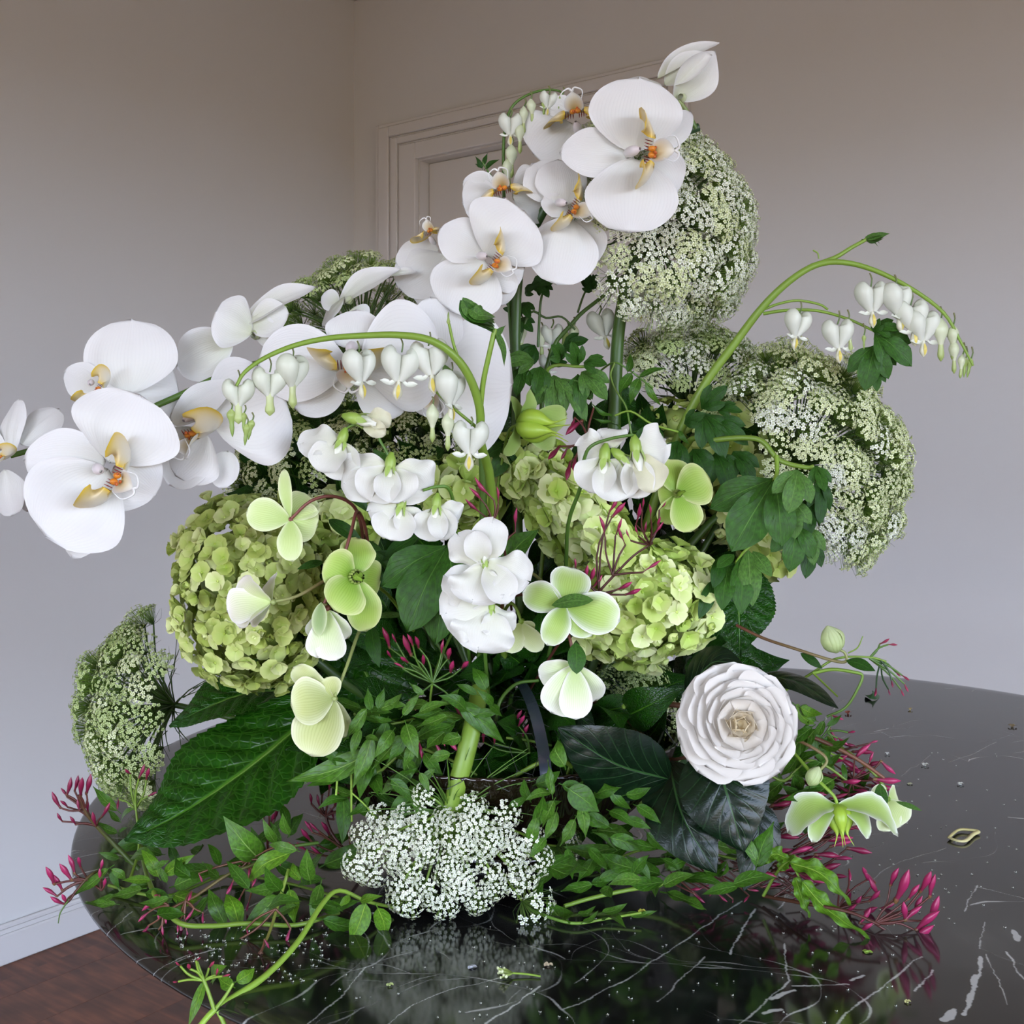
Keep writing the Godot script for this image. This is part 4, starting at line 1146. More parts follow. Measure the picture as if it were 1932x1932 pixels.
	for q in [[1643, 537, 78, 0.2, 0.05, 0], [1690, 540, 84, 0.7, 0.1, 0], [1718, 572, 78, 0.15, 0.1, 0], [1742, 592, 78, 0.25, 0.0, 0], [1775, 600, 78, 0.35, 0.0, 1], [1798, 612, 66, 1.0, 0, 1], [1800, 642, 60, 0.8, 0, 1], [1816, 668, 44, 0.6, -0.1, 1], [1822, 675, 36, 0.2, -0.1, 2], [1832, 676, 36, 0.2, -0.2, 2], [1508, 590, 68, 0.5, -0.15, 0], [1580, 608, 74, 0.1, 0.05, 0], [1600, 606, 56, 1.0, 0.1, 1], [1630, 632, 26, 0.4, 0, 2]]:
		heart(th, q[0], q[1], 0.86, q[2] * 1.05, q[3], q[4], q[5], rn(-3, 3), -22)
	th = thing("bleeding_heart", "bleeding heart stem curling over at the top left of the tall orchids", "bleeding heart", P(950, 330, 0.90))
	stalk(th, "stem", [975, 800, 0.92, 960, 560, 0.905, 952, 400, 0.90, 950, 310, 0.90, 952, 250, 0.90, 964, 205, 0.90, 990, 182, 0.90, 1025, 170, 0.90, 1056, 172, 0.90, 1064, 186, 0.90], 0.0016, 0.0008, GREEN, GREEN)
	stalk(th, "side_stem", [940, 350, 0.90, 922, 325, 0.898, 910, 305, 0.896], 0.0008, 0.0007, GREEN, GREEN)
	for q in [[963, 218, 58, 0.1, 0, 0], [988, 200, 54, 1.1, 0, 1], [1001, 186, 48, 0.4, 0.1, 1], [1036, 176, 44, 0.2, -0.1, 0], [1060, 178, 34, 0.5, -0.2, 2], [981, 232, 58, 0.8, 0, 1], [965, 272, 64, 0.6, 0, 1], [956, 300, 62, 0.9, 0.1, 1], [1026, 190, 30, 0.4, 0, 2]]:
		heart(th, q[0], q[1], 0.895, q[2], q[3], q[4], q[5], rn(-3, 3), -14)
	for q in [[910, 318, 898, 294], [912, 312, 918, 288], [916, 318, 942, 300], [908, 316, 896, 308]]: leaf(th, P(q[0], q[1], 0.897), P(q[2], q[3], 0.893), Vector3(0, 0.3, 1), "soft leaf shade tint", 1.1)
	th = thing("bleeding_heart", "bleeding heart stems with small hearts seen through the middle below the tall orchids", "bleeding heart", P(1000, 720, 0.95))
	stalk(th, "stem", [1010, 1000, 0.93, 1030, 700, 0.95, 1080, 610, 0.95, 1130, 565, 0.95, 1172, 532, 0.95], 0.0022, 0.0014, GREEN * 0.8, GREEN)
	stalk(th, "side_stem", [975, 660, 0.94, 1000, 590, 0.94, 1030, 600, 0.94, 1060, 598, 0.94, 1085, 622, 0.94], 0.0012, 0.0008, GREEN * 0.6, GREEN * 0.6)
	stalk(th, "side_stem", [1015, 655, 0.94, 1020, 570, 0.94, 1030, 540, 0.94], 0.0012, 0.0009, GREEN * 0.7, GREEN * 0.7)
	stalk(th, "side_stem", [1090, 590, 0.95, 1100, 560, 0.95, 1112, 535, 0.95], 0.001, 0.0008, GREEN * 0.7, GREEN * 0.7)
	for q in [[984, 610, 60, 0.7, 0, 1], [1022, 622, 52, 0.5, 0, 1], [1040, 616, 56, 0.1, 0.1, 0], [1068, 622, 44, 0.6, -0.2, 2], [1083, 612, 60, 0.9, 0, 1], [1130, 590, 72, 0.4, 0.25, 0], [1034, 672, 46, 0.2, 0, 0], [1202, 545, 64, 0.4, 0.1, 0], [1222, 530, 66, 0.9, 0, 0], [1338, 498, 40, 0.4, 0.1, 2], [1356, 500, 40, 0.4, -0.1, 2], [1370, 498, 36, 0.5, -0.3, 2]]:
		heart(th, q[0], q[1], 0.955, q[2], q[3], q[4], q[5], rn(-3, 3), -14)
	for q in [[1112, 545, 1106, 512], [1112, 545, 1128, 518], [1118, 550, 1102, 528], [1150, 535, 1146, 515], [1150, 535, 1165, 522], [990, 555, 1010, 540], [1000, 540, 1050, 530], [1020, 535, 1035, 560], [985, 570, 1000, 600], [975, 590, 950, 560], [980, 600, 1005, 625], [1010, 650, 980, 690], [1060, 655, 1110, 640], [1040, 690, 1070, 660], [990, 660, 960, 680]]:
		leaf3(th, P(q[0], q[1], 0.945), P(q[2], q[3], 0.935), Vector3(rn(-0.3, 0.3), 0.4, 1), "soft leaf shade tint", 0.9)

# ---------------------------------------------------------------- sweet peas
func calyx(root: Node3D, c: Vector3, dir: Vector3, s: float) -> void:
	var m := MB.new()
	var y := dir.normalized()
	tube(m, [c - y * s * 0.25, c + y * s * 0.25, c + y * s * 0.7], [s * 0.10, s * 0.28, s * 0.30, s * 0.24], LIME * 1.1, Color(0.34, 0.46, 0.10), 8, 7)
	var x := y.cross(Vector3(0.1, 0.3, 1)).normalized()
	for k in 5:
		var g := TAU * k / 5.0
		var d := x * cos(g) + y.cross(x) * sin(g)
		blade(m, [c + y * s * 0.5 + d * s * 0.25, c + y * s * 0.85 + d * s * 0.36, c + y * s * 1.15 + d * s * rn(0.3, 0.6)], s * 0.16, d, {"L": 6, "W": 3, "mid": 0.3, "qt": 1.0, "b0": 0.6, "cb": Color(0.30, 0.44, 0.08), "ct": Color(0.36, 0.5, 0.13)})
	put(root, "calyx", m.mesh(), M["stem"])

func pea(th: Node3D, d: float, cx: float, cy: float, dir: Vector2, cs: float, rows: Array) -> void:
	var m := MB.new()
	var c := P(cx, cy, d)
	var y := Vector3(dir.x, -dir.y, 0.15).normalized()
	var s := px(cs, d)
	tube(m, [c + y * s * 0.4, c + y * s * 0.9 + Vector3(0, 0, s * 0.15), c + y * s * 1.5 + Vector3(0, 0, s * 0.2)], [s * 0.2, s * 0.3, s * 0.12], Color(0.78, 0.82, 0.55), Color(0.9, 0.9, 0.82), 7, 6, 0.6)
	var root := put(th, "pea_flower", m.mesh(), M["heart petal"])
	for r in rows:                                       # [kind, base, tip, nearer, width, facing]
		var nh: Vector3 = r[7] if r.size() > 7 else Vector3(0, 0.2, 1)
		var o := {"L": 20, "W": 15, "mid": 0.6, "qb": 0.6, "qt": 0.5, "arch": 0.10, "cup": -0.10, "wave": 0.19, "wf": 2.1, "ph": rn(0, 6), "cb": Color(0.80, 0.84, 0.52), "ct": Color(0.93, 0.93, 0.91), "cp": 0.4, "notch": 0.10, "fold": 0.05}
		if r[0] == "w": o.merge({"notch": 0.0, "cup": 0.25, "mid": 0.55, "wave": 0.08}, true)
		if r[0] == "c": o.merge({"notch": 0.0, "cup": 0.45, "ct": Color(0.86, 0.84, 0.66), "cb": Color(0.62, 0.66, 0.24)}, true)
		petal(root, "standard" if r[0] == "s" else "wing", "pea petal", P(r[1], r[2], d), P(r[3], r[4], d - r[5]), px(r[6], d), nh, o)
	if cs > 0.0: calyx(root, c, y, s)

func place_peas() -> void:
	var th := thing("sweet_pea", "sweet pea stem with four white blooms and a cream bud under the orchid cascade", "sweet pea", P(860, 1000, 0.76))
	stalk(th, "stem", [900, 1330, 0.88, 865, 1100, 0.80, 858, 975, 0.765, 848, 924, 0.745, 825, 918, 0.74, 798, 925, 0.738], 0.0014, 0.0010, GREEN, GREEN * 1.4)
	stalk(th, "side_stem", [735, 868, 0.755, 728, 850, 0.755, 716, 828, 0.756, 712, 800, 0.757], 0.0010, 0.0009, GREEN, GREEN * 1.3)
	stalk(th, "side_stem", [672, 800, 0.755, 655, 808, 0.755, 645, 826, 0.755], 0.0010, 0.0009, GREEN, LIME)
	pea(th, 0.752, 655, 786, Vector2(1, 0.25), 40, [["c", 684, 792, 738, 800, 0.0, 44, Vector3(0, 0.5, 1)], ["c", 684, 796, 728, 820, 0.006, 34, Vector3(0, 0.1, 1)]])
	pea(th, 0.750, 650, 815, Vector2(-0.3, 1), 34, [["s", 655, 832, 562, 838, -0.004, 70, Vector3(-0.1, 0.5, 0.8)], ["w", 650, 836, 648, 908, 0.004, 78, Vector3(-0.2, 0.3, 1)], ["w", 648, 840, 600, 890, 0.010, 76, Vector3(-0.3, 0.3, 1)]])
	pea(th, 0.740, 738, 862, Vector2(-0.1, 1), 36, [["s", 738, 878, 640, 918, -0.002, 104, Vector3(-0.2, 0.4, 1)], ["s", 742, 880, 815, 930, -0.002, 100, Vector3(0.2, 0.4, 1)], ["w", 736, 882, 700, 948, 0.008, 92, Vector3(-0.1, 0.3, 1)], ["w", 742, 884, 752, 950, 0.012, 84, Vector3(0.1, 0.3, 1)]])
	pea(th, 0.735, 760, 940, Vector2(-0.2, 1), 32, [["s", 760, 952, 692, 965, 0.0, 62, Vector3(-0.1, 0.4, 1)], ["w", 756, 958, 738, 1020, 0.006, 86, Vector3(-0.1, 0.2, 1)], ["w", 762, 955, 776, 1004, 0.002, 60, Vector3(0.2, 0.3, 1)]])
	pea(th, 0.735, 825, 938, Vector2(-0.1, 1), 32, [["s", 825, 955, 866, 985, 0.0, 66, Vector3(0.3, 0.3, 1)], ["w", 822, 958, 808, 1022, 0.006, 70, Vector3(-0.1, 0.2, 1)], ["w", 826, 958, 842, 1020, 0.009, 56, Vector3(0.1, 0.2, 1)]])
	leaf(th, P(740, 900, 0.77), P(708, 842, 0.775), Vector3(-0.5, 0.3, 0.8), "jasmine leaf shade tint", 1.4)
	th = thing("sweet_pea", "pure white sweet pea with two ruffled blooms at the very centre", "sweet pea", P(900, 1230, 0.74))
	stalk(th, "stem", [930, 1380, 0.87, 915, 1230, 0.76, 925, 1140, 0.735, 905, 1090, 0.73], 0.0014, 0.0010, GREEN, GREEN * 1.4)
	pea(th, 0.715, 915, 1075, Vector2(0, -1), 20, [["s", 912, 1070, 930, 975, 0.0, 72, Vector3(0.2, -0.1, 1)], ["s", 905, 1070, 862, 1005, 0.0, 76, Vector3(-0.3, 0, 1)], ["w", 910, 1062, 895, 1000, 0.008, 52, Vector3(0, -0.2, 1)], ["s", 918, 1062, 1000, 1098, 0.006, 92, Vector3(0.2, 0.3, 1)], ["s", 912, 1066, 890, 1140, 0.010, 110, Vector3(-0.05, 0.35, 1)], ["w", 920, 1066, 958, 1140, 0.013, 66, Vector3(0.2, 0.3, 1)]])
	pea(th, 0.722, 928, 1138, Vector2(0, 1), 22, [["s", 925, 1135, 838, 1085, 0.0, 82, Vector3(-0.2, 0.1, 1)], ["s", 922, 1140, 832, 1160, 0.002, 120, Vector3(-0.3, 0.1, 1)], ["s", 926, 1142, 900, 1232, 0.008, 124, Vector3(0, 0.3, 1)], ["s", 930, 1142, 948, 1200, 0.004, 74, Vector3(0.3, 0.2, 1)]])
	th = thing("sweet_pea", "white sweet pea with a hooked green stem before the right-hand hydrangea", "sweet pea", P(1065, 1065, 0.80))
	stalk(th, "stem", [1010, 1350, 0.88, 1062, 1110, 0.82, 1072, 990, 0.785, 1095, 920, 0.765, 1102, 868, 0.755, 1115, 842, 0.75, 1150, 828, 0.748, 1195, 820, 0.748], 0.0016, 0.0010, GREEN * 0.7, GREEN)
	pea(th, 0.755, 1142, 846, Vector2(-0.1, 1), 40, [["s", 1145, 850, 1086, 842, -0.012, 74, Vector3(-0.3, 0.2, 1)], ["s", 1160, 845, 1150, 806, -0.014, 62, Vector3(0, 0.4, 1)], ["w", 1142, 866, 1112, 930, 0.006, 84, Vector3(-0.3, 0.25, 1)], ["w", 1146, 868, 1172, 946, 0.008, 96, Vector3(0.1, 0.25, 1)]])
	pea(th, 0.750, 1197, 830, Vector2(0.15, 1), 40, [["s", 1196, 852, 1262, 838, -0.012, 92, Vector3(0.3, 0.1, 1)], ["c", 1200, 858, 1236, 928, 0.004, 66, Vector3(0.2, 0.25, 1)], ["w", 1196, 860, 1206, 942, 0.0, 66, Vector3(0, 0.3, 1)]])
	pea(th, 0.753, 1160, 852, Vector2(0.6, 0.5), 34, [["w", 1180, 866, 1190, 930, -0.002, 60, Vector3(0, 0.3, 1)]])


# ---------------------------------------------------------------- hellebores
func place_hellebores() -> void:
	var lm := [Color(0.50, 0.66, 0.22), Color(0.66, 0.78, 0.34), Color(0.80, 0.86, 0.55)]
	var vd := [Color(0.24, 0.44, 0.05), Color(0.42, 0.58, 0.10), Color(0.66, 0.72, 0.34)]
	var wh := [Color(0.58, 0.74, 0.26), Color(0.86, 0.87, 0.74), Color(0.90, 0.88, 0.82)]
	var pk := [Color(0.60, 0.72, 0.30), Color(0.82, 0.76, 0.66), Color(0.88, 0.84, 0.80)]
	var ed := [Color(0.34, 0.52, 0.09), Color(0.50, 0.66, 0.20), Color(0.90, 0.92, 0.84)]
	var dk := vd
	var red := [RED * 1.3, RED * 2.0]
	var grn := [LIME * 0.7, LIME * 1.1]
	var th := hellebore("hellebore", "lime green hellebore with spread sepals at the upper edge of the left hydrangea", 548, 980, 0.775, Vector3(-0.1, 0.2, 1), [[464, 966, 0.010, 64], [552, 1060, 0.012, 50], [600, 992, -0.004, 74], [590, 938, -0.012, 70], [536, 884, -0.002, 26]], lm, [690, 1060, 0.83, 680, 985, 0.80, 662, 950, 0.785, 625, 936, 0.775, 585, 946, 0.772, 550, 978, 0.773], red)
	th = hellebore("hellebore", "open bright green hellebore with a seed-green centre left of the middle, its sepals dark veined", 668, 1088, 0.765, Vector3(0.45, 0.1, 1), [[672, 1014, -0.008, 72, {"wave": 0.08}], [610, 1062, 0.012, 78], [630, 1152, 0.016, 88], [692, 1192, 0.0, 70], [718, 1096, -0.016, 74]], vd, [780, 1190, 0.86, 730, 1120, 0.80, 668, 1088, 0.772], grn, "open", 0.12, 1.3)
	th = hellebore("hellebore", "half-open white and pink hellebore cup lying before the left hydrangea", 512, 1136, 0.770, Vector3(-0.75, 0.1, 0.65), [[520, 1082, -0.014, 54], [458, 1088, 0.004, 72, {"arch": 0.22}], [428, 1152, 0.010, 74, {"arch": 0.2}], [452, 1186, 0.012, 62, {"arch": 0.2}], [470, 1170, -0.006, 60]], pk, [690, 1050, 0.83, 612, 1096, 0.785, 560, 1125, 0.775, 512, 1136, 0.771], [RED * 2.0, PALE * 0.7])
	th = hellebore("hellebore", "white hellebore hanging from a hooked red stem with a striped green bract", 618, 1150, 0.755, Vector3(0.0, -0.6, 0.8), [[590, 1204, -0.004, 50], [600, 1242, 0.008, 56, {"arch": 0.2}], [636, 1246, 0.010, 62, {"arch": 0.2}], [658, 1204, 0.0, 54]], wh, [700, 1080, 0.82, 690, 1000, 0.79, 674, 965, 0.775, 662, 1005, 0.765, 640, 1075, 0.758, 612, 1138, 0.755], red)
	petal(th, "bract", "hellebore sepal", P(606, 1136, 0.752), P(602, 1202, 0.744), px(30, 0.75), Vector3(-0.1, 0.1, 1), {"cb": Color(0.24, 0.34, 0.14), "ct": Color(0.30, 0.42, 0.16), "ce": Color(0.6, 0.66, 0.4), "arch": 0.05, "fold": 0.2})
	th = hellebore("hellebore", "yellow-green hellebore seen from behind with purple-lined sepals, above the big dark leaf tip", 630, 1318, 0.770, Vector3(-0.25, 0.35, 1), [[552, 1258, -0.006, 46, {"wave": 0.2}], [614, 1278, 0.0, 56], [548, 1330, 0.012, 92], [588, 1428, 0.016, 106], [648, 1392, -0.006, 56]], [Color(0.34, 0.40, 0.14), Color(0.64, 0.68, 0.28), Color(0.80, 0.82, 0.56)], [700, 1150, 0.84, 676, 1195, 0.80, 655, 1255, 0.78, 632, 1314, 0.768], [PALE * 0.5, PALE * 0.7])
	th = hellebore("hellebore", "green hellebore with white-edged sepals in front of the lime hydrangea's lower left", 1066, 1142, 0.765, Vector3(0.1, 0.3, 1), [[1080, 1070, -0.014, 80], [986, 1118, -0.004, 62], [1170, 1172, 0.012, 82], [1032, 1218, 0.014, 54, {"arch": 0.2}], [1116, 1200, 0.012, 62]], ed, [930, 1200, 0.86, 975, 1078, 0.80, 1040, 1112, 0.775, 1066, 1140, 0.768], [RED * 1.4, GREEN * 1.2])
	petal(th, "bract", "soft leaf light", P(1040, 1142, 0.757), P(1120, 1132, 0.750), px(30, 0.75), Vector3(0, 0.6, 0.8), {"arch": 0.08, "fold": 0.1})
	th = hellebore("hellebore", "creamy green hellebore hanging on a red stem at lower centre, left of the camellia", 1084, 1254, 0.760, Vector3(0.0, -0.3, 1), [[1016, 1276, 0.0, 66, {"arch": 0.16}], [1126, 1322, -0.004, 66, {"arch": 0.16}], [1040, 1346, 0.010, 84, {"arch": 0.18}], [1086, 1358, 0.014, 62, {"arch": 0.18}]], wh, [950, 1130, 0.83, 990, 1122, 0.80, 1040, 1145, 0.775, 1070, 1190, 0.765, 1085, 1250, 0.760], red)
	petal(th, "bract", "soft leaf", P(1086, 1212, 0.756), P(1088, 1272, 0.748), px(36, 0.75), Vector3(0.1, 0.1, 1), {"arch": 0.08, "fold": 0.15})
	th = hellebore("hellebore", "small pale hellebore with drooping sepals just right of the white sweet pea", 984, 1174, 0.790, Vector3(0, -0.4, 1), [[954, 1230, 0.004, 46], [1022, 1228, 0.004, 40], [988, 1222, -0.008, 50], [1006, 1190, 0.0, 34]], [Color(0.50, 0.60, 0.22), Color(0.66, 0.72, 0.42), Color(0.76, 0.8, 0.55)], [940, 1180, 0.86, 960, 1140, 0.80, 974, 1148, 0.792, 984, 1174, 0.79], grn)
	th = hellebore("hellebore", "dark olive hellebore in the shade right of the right-hand sweet pea", 1276, 932, 0.835, Vector3(0.2, 0.1, 1), [[1338, 900, 0.0, 84], [1304, 1004, 0.004, 66], [1262, 866, -0.008, 70], [1242, 940, -0.004, 50], [1258, 990, -0.010, 60]], dk, [1130, 1250, 0.92, 1190, 1050, 0.92, 1250, 960, 0.87, 1276, 932, 0.84], grn, "open", 0.08, 0.8)
	th = hellebore("hellebore", "green hellebore gone to seed with swollen bright pods, below the tall stems", 976, 800, 0.850, Vector3(0.9, -0.12, 0.35), [[1002, 735, -0.006, 66], [1070, 782, -0.014, 60], [1048, 838, -0.010, 60], [950, 860, 0.004, 60], [962, 745, -0.004, 60]], [Color(0.30, 0.46, 0.09), Color(0.42, 0.58, 0.16), Color(0.50, 0.62, 0.24)], [920, 1250, 0.90, 930, 1000, 0.88, 955, 830, 0.86, 976, 800, 0.85], grn, "pods", 0.08, 1.35)
	th = hellebore("hellebore", "green hellebore hanging face down over the pink buds at lower right", 1580, 1518, 0.755, Vector3(0.05, -0.95, 0.45), [[1486, 1572, -0.004, 78, {"arch": 0.26, "wave": 0.06, "nh": Vector3(-0.3, 0.9, 0.45)}], [1532, 1590, 0.008, 40, {"arch": 0.2, "nh": Vector3(-0.5, 0.6, 0.6)}], [1694, 1574, -0.002, 78, {"arch": 0.24, "teeth": 0.12, "tn": 6.0, "nh": Vector3(0.3, 0.85, 0.5)}], [1640, 1582, 0.006, 50, {"arch": 0.2, "nh": Vector3(0.4, 0.7, 0.6)}], [1600, 1560, -0.012, 80]], ed, [1420, 1330, 0.83, 1480, 1400, 0.79, 1540, 1468, 0.765, 1572, 1500, 0.756, 1580, 1518, 0.755], [LIME * 0.8, LIME * 1.3], "pods", -0.1, 1.0)
	th = hellebore("hellebore", "pale green hellebore partly hidden behind the hanging one at lower right", 1676, 1508, 0.785, Vector3(0.3, 0.1, 1), [[1700, 1560, 0.0, 60], [1640, 1500, 0.0, 50], [1668, 1570, 0.0, 54], [1692, 1500, -0.004, 48]], [Color(0.42, 0.55, 0.16), Color(0.62, 0.70, 0.34), Color(0.78, 0.8, 0.6)], [1560, 1390, 0.82, 1640, 1450, 0.79, 1672, 1490, 0.785], grn)
	petal(th, "bract", "soft leaf", P(1660, 1478, 0.775), P(1664, 1530, 0.765), px(26, 0.77), Vector3(0, 0.1, 1), {"arch": 0.05})
	petal(th, "bract", "soft leaf light", P(1690, 1512, 0.775), P(1740, 1530, 0.765), px(10, 0.77), Vector3(0, 0.6, 1), {"arch": 0.05, "qt": 1.0})
	for q in [[1570, 1206, 22, 27, 0.80, "closed green hellebore bud standing against the wall at right", [1390, 1180, 0.86, 1440, 1204, 0.84, 1500, 1224, 0.82, 1570, 1246, 0.805, 1596, 1248, 0.80, 1594, 1232, 0.80, 1580, 1224, 0.80], 0.35], [1536, 1464, 15, 20, 0.765, "small closed yellow-green hellebore bud below right of the camellia", [1440, 1380, 0.80, 1500, 1395, 0.78, 1548, 1420, 0.77, 1560, 1436, 0.767, 1550, 1450, 0.765, 1542, 1456, 0.765], -0.5]]:
		th = thing("hellebore_bud", q[5], "bud", P(q[6][0], q[6][1], q[6][2]))
		stalk(th, "stem", q[6], 0.0012, 0.0010, RED * 1.8, PALE * 0.6)
		var m := MB.new()
		var r := px(q[2], q[4])
		var h := px(q[3], q[4])
		var c := P(q[0], q[1], q[4])
		var up := Vector3(-sin(q[7]), cos(q[7]), 0)
		tube(m, [c - up * h, c, c + up * h], [r * 0.16, r * 0.72, r * 0.95, r, r * 0.96, r * 0.82, r * 0.58, r * 0.08], Color(0.40, 0.50, 0.20), Color(0.55, 0.63, 0.34), 16, 18)
		for k in 3:
			var g := TAU * k / 3.0 + 0.4
			var d := Vector3(cos(q[7]), sin(q[7]), 0) * cos(g) + Vector3.BACK * sin(g)
			blade(m, [c - up * h * 0.98 + d * r * 0.2, c - up * h * 0.3 + d * r * 1.0, c + up * h * 0.4 + d * r * 0.97, c + up * h * 1.01], r * 0.5, d, {"L": 14, "W": 9, "mid": 0.46, "qb": 0.5, "qt": 0.7, "cup": -0.28, "cb": Color(0.38, 0.49, 0.18), "ct": Color(0.58, 0.66, 0.34)})
		put(th, "sepals", m.mesh(), M["hellebore sepal"])
	petal(get_node("hellebore_bud") as Node3D, "bract", "soft leaf shade tint", P(1596, 1246, 0.798), P(1652, 1266, 0.79), px(28, 0.8), Vector3(-0.2, 0.8, 0.6), {"arch": 0.08, "qt": 1.0})
	petal(get_node("hellebore_bud") as Node3D, "bract", "soft leaf shade tint", P(1510, 1232, 0.818), P(1552, 1262, 0.81), px(18, 0.8), Vector3(-0.2, 0.5, 0.8), {"arch": 0.08, "qt": 1.0})

# ---------------------------------------------------------------- the camellia
func place_camellia() -> void:
	var th := thing("camellia_branch", "white camellia in full bloom with glossy dark leaves at right front", "camellia", P(1010, 1400, 0.88))
	stalk(th, "branch", [1000, 1400, 0.90, 1100, 1330, 0.84, 1160, 1322, 0.82, 1240, 1328, 0.80, 1300, 1334, 0.79, 1385, 1362, 0.765], 0.0024, 0.0019, BROWN, BROWN * 1.8, 8)
	stalk(th, "branch", [1130, 1322, 0.83, 1175, 1350, 0.815, 1215, 1390, 0.80, 1258, 1432, 0.79, 1330, 1420, 0.775], 0.0017, 0.0012, BROWN * 0.8, BROWN, 7)
	var m := MB.new()
	ball(m, P(1182, 1326, 0.812), Vector3.ONE * px(7, 0.81), BROWN * 2.0, 6, 8)
	tube(m, [P(1178, 1328, 0.81), P(1176, 1338, 0.806)], [px(5, 0.81), px(6, 0.81), px(2, 0.81)], LIME, LIME * 1.2, 7, 4)
	put(th, "leaf_bud", m.mesh(), M["stem"])
	var c := P(1391, 1366, 0.752)
	var f := Vector3(0.02, 0.22, 1).normalized()
	var x := Vector3.UP.cross(f).normalized()
	var y := f.cross(x)
	var R := px(112, 0.74)
	m = MB.new()
	ball(m, c + f * R * 0.12, Vector3.ONE * R * 0.14, Color(0.88, 0.74, 0.45), 8, 10)
	var root := put(th, "camellia_flower", m.mesh(), M["camellia petal"])
	var ring := 0
	for q in [[5, 0.26], [6, 0.38], [7, 0.52], [8, 0.66], [8, 0.80], [8, 0.92], [9, 1.02]]:   # broad petals in rings, closed over at the heart
		var cnt: int = q[0]
		for k in cnt:
			var t := ring / 6.0
			var g := TAU * (k + 0.5 * (ring % 2) + 0.13 * ring) / cnt + rn(-0.07, 0.07)
			var r: float = R * float(q[1]) * rn(0.97, 1.03)
			var tilt := lerpf(1.38, 0.16, pow(t, 0.65))
			var d := x * cos(g) + y * sin(g)
			var a := c + f * R * (0.20 - 0.36 * t) + d * R * 0.03
			var tip := a + d * r * cos(tilt * 0.85) + f * r * sin(tilt) * 0.85
			if ring < 2: tip -= d * r * 0.16
			var mid := a.lerp(tip, 0.5) + d * r * 0.14 * sin(tilt) + f * r * 0.06 * t
			var nh := (f * cos(tilt) - d * sin(tilt)).normalized().rotated(d, 0.16 + 0.10 * t)
			tip += f * R * 0.02 * (k % 2)
			m = MB.new()
			var cc := Color(0.93, 0.91, 0.87).lerp(Color(0.92, 0.80, 0.54), smoothstep(0.4, 0.0, t))
			blade(m, [a, mid, tip], r * minf(0.66, TAU / cnt * 0.74), nh, {"L": 14, "W": 13, "mid": 0.68, "qb": 0.65, "qt": 0.36, "cup": lerpf(0.5, 0.07, pow(t, 0.5)), "wave": 0.012, "wf": 1.5, "ph": rn(0, 6), "cb": cc.lerp(Color(0.90, 0.80, 0.58), 0.3), "ct": cc})
			put(root, "petal", m.mesh(), M["camellia petal"])
		ring += 1
	for q in [[1294, 1312, 0.790, 1345, 1250, 0.780, 1408, 1262, 0.775, 92, -0.25, 0.8, 0.6], [1425, 1275, 0.790, 1500, 1285, 0.775, 1582, 1336, 0.752, 88, 0.15, 0.85, 0.25], [1345, 1405, 0.76, 1372, 1500, 0.742, 1404, 1608, 0.737, 176, 0.0, 0.42, 1], [1262, 1436, 0.785, 1288, 1540, 0.755, 1352, 1648, 0.745, 140, -0.1, 0.5, 0.9], [1425, 1510, 0.765, 1430, 1590, 0.755, 1403, 1682, 0.748, 92, 0.1, 0.15, 1], [1262, 1470, 0.765, 1160, 1440, 0.752, 1052, 1372, 0.755, 150, 0.1, -0.25, 1], [1060, 1335, 0.80, 1090, 1350, 0.79, 1124, 1378, 0.78, 52, -0.3, 0.5, 0.8]]:
		m = MB.new()
		var b := P(q[0], q[1], q[2])
		blade(m, [b, P(q[3], q[4], q[5]), P(q[6], q[7], q[8])], px(q[9], q[5]) / 2.0, Vector3(q[10], q[11], q[12]), {"L": 60, "W": 21, "mid": 0.44, "qb": 0.6, "qt": 0.92, "cup": -0.12, "fold": 0.06, "wave": 0.03, "wf": 1.5, "teeth": 0.025, "tn": 26.0, "vein": 0.022, "vn": 7.0})
		put(th, "leaf", m.mesh(), M["camellia leaf"])
	var rb := thing("woody_twig", "bare red-brown twig that runs out to the right from behind the camellia", "twig", P(1400, 1350, 0.83))
	stalk(rb, "twig", [1400, 1350, 0.83, 1500, 1380, 0.80, 1560, 1402, 0.79, 1620, 1434, 0.785, 1668, 1468, 0.782], 0.0017, 0.0012, BROWN * 1.2, BROWN * 2.0)
	stalk(rb, "twig", [1500, 1380, 0.80, 1545, 1410, 0.795, 1590, 1432, 0.792], 0.0009, 0.0007, LIME, LIME)

# ---------------------------------------------------------------- jasmine
# rows of buds [base x, y, tip x, y], each on a twig from the node
func sprig(th: Node3D, tw: MB, nx: float, ny: float, d: float, rows: Array, mt: String, kind: String, dk := RED, dz := 0.0, dd := 0.006) -> void:
	var nd := P(nx, ny, d)
	for r in rows:
		var e := d + rn(-dd, dd) - dz
		var b := P(r[0], r[1], e)
		var t := P(r[2], r[3], e - rn(0.0, dd))
		tube(tw, [nd, nd.lerp(b, 0.55) + (nd - b).cross(Vector3.BACK) * rn(-0.12, 0.12), b], [0.0008, 0.00065], dk, dk * 1.2, 4, 6)
		var src: Array = U[kind]
		put(th, "bud", src[rng.randi() % src.size()], M[mt], aim(b, t, rv(), 1.0 if kind == "jas" else 0.9))

func leaves(th: Node3D, d: float, rows: Array, mt: Array, nh := Vector3(0, 0.6, 0.8), kind := "jleaf") -> void:
	for r in rows:                                       # [base x, y, tip x, y, width scale]
		leaf(th, P(r[0], r[1], d + rn(-0.003, 0.003)), P(r[2], r[3], d - rn(-0.004, 0.014)), nh + rv() * 0.35, mt[rng.randi() % mt.size()], r[4] if r.size() > 4 else 1.0, kind)

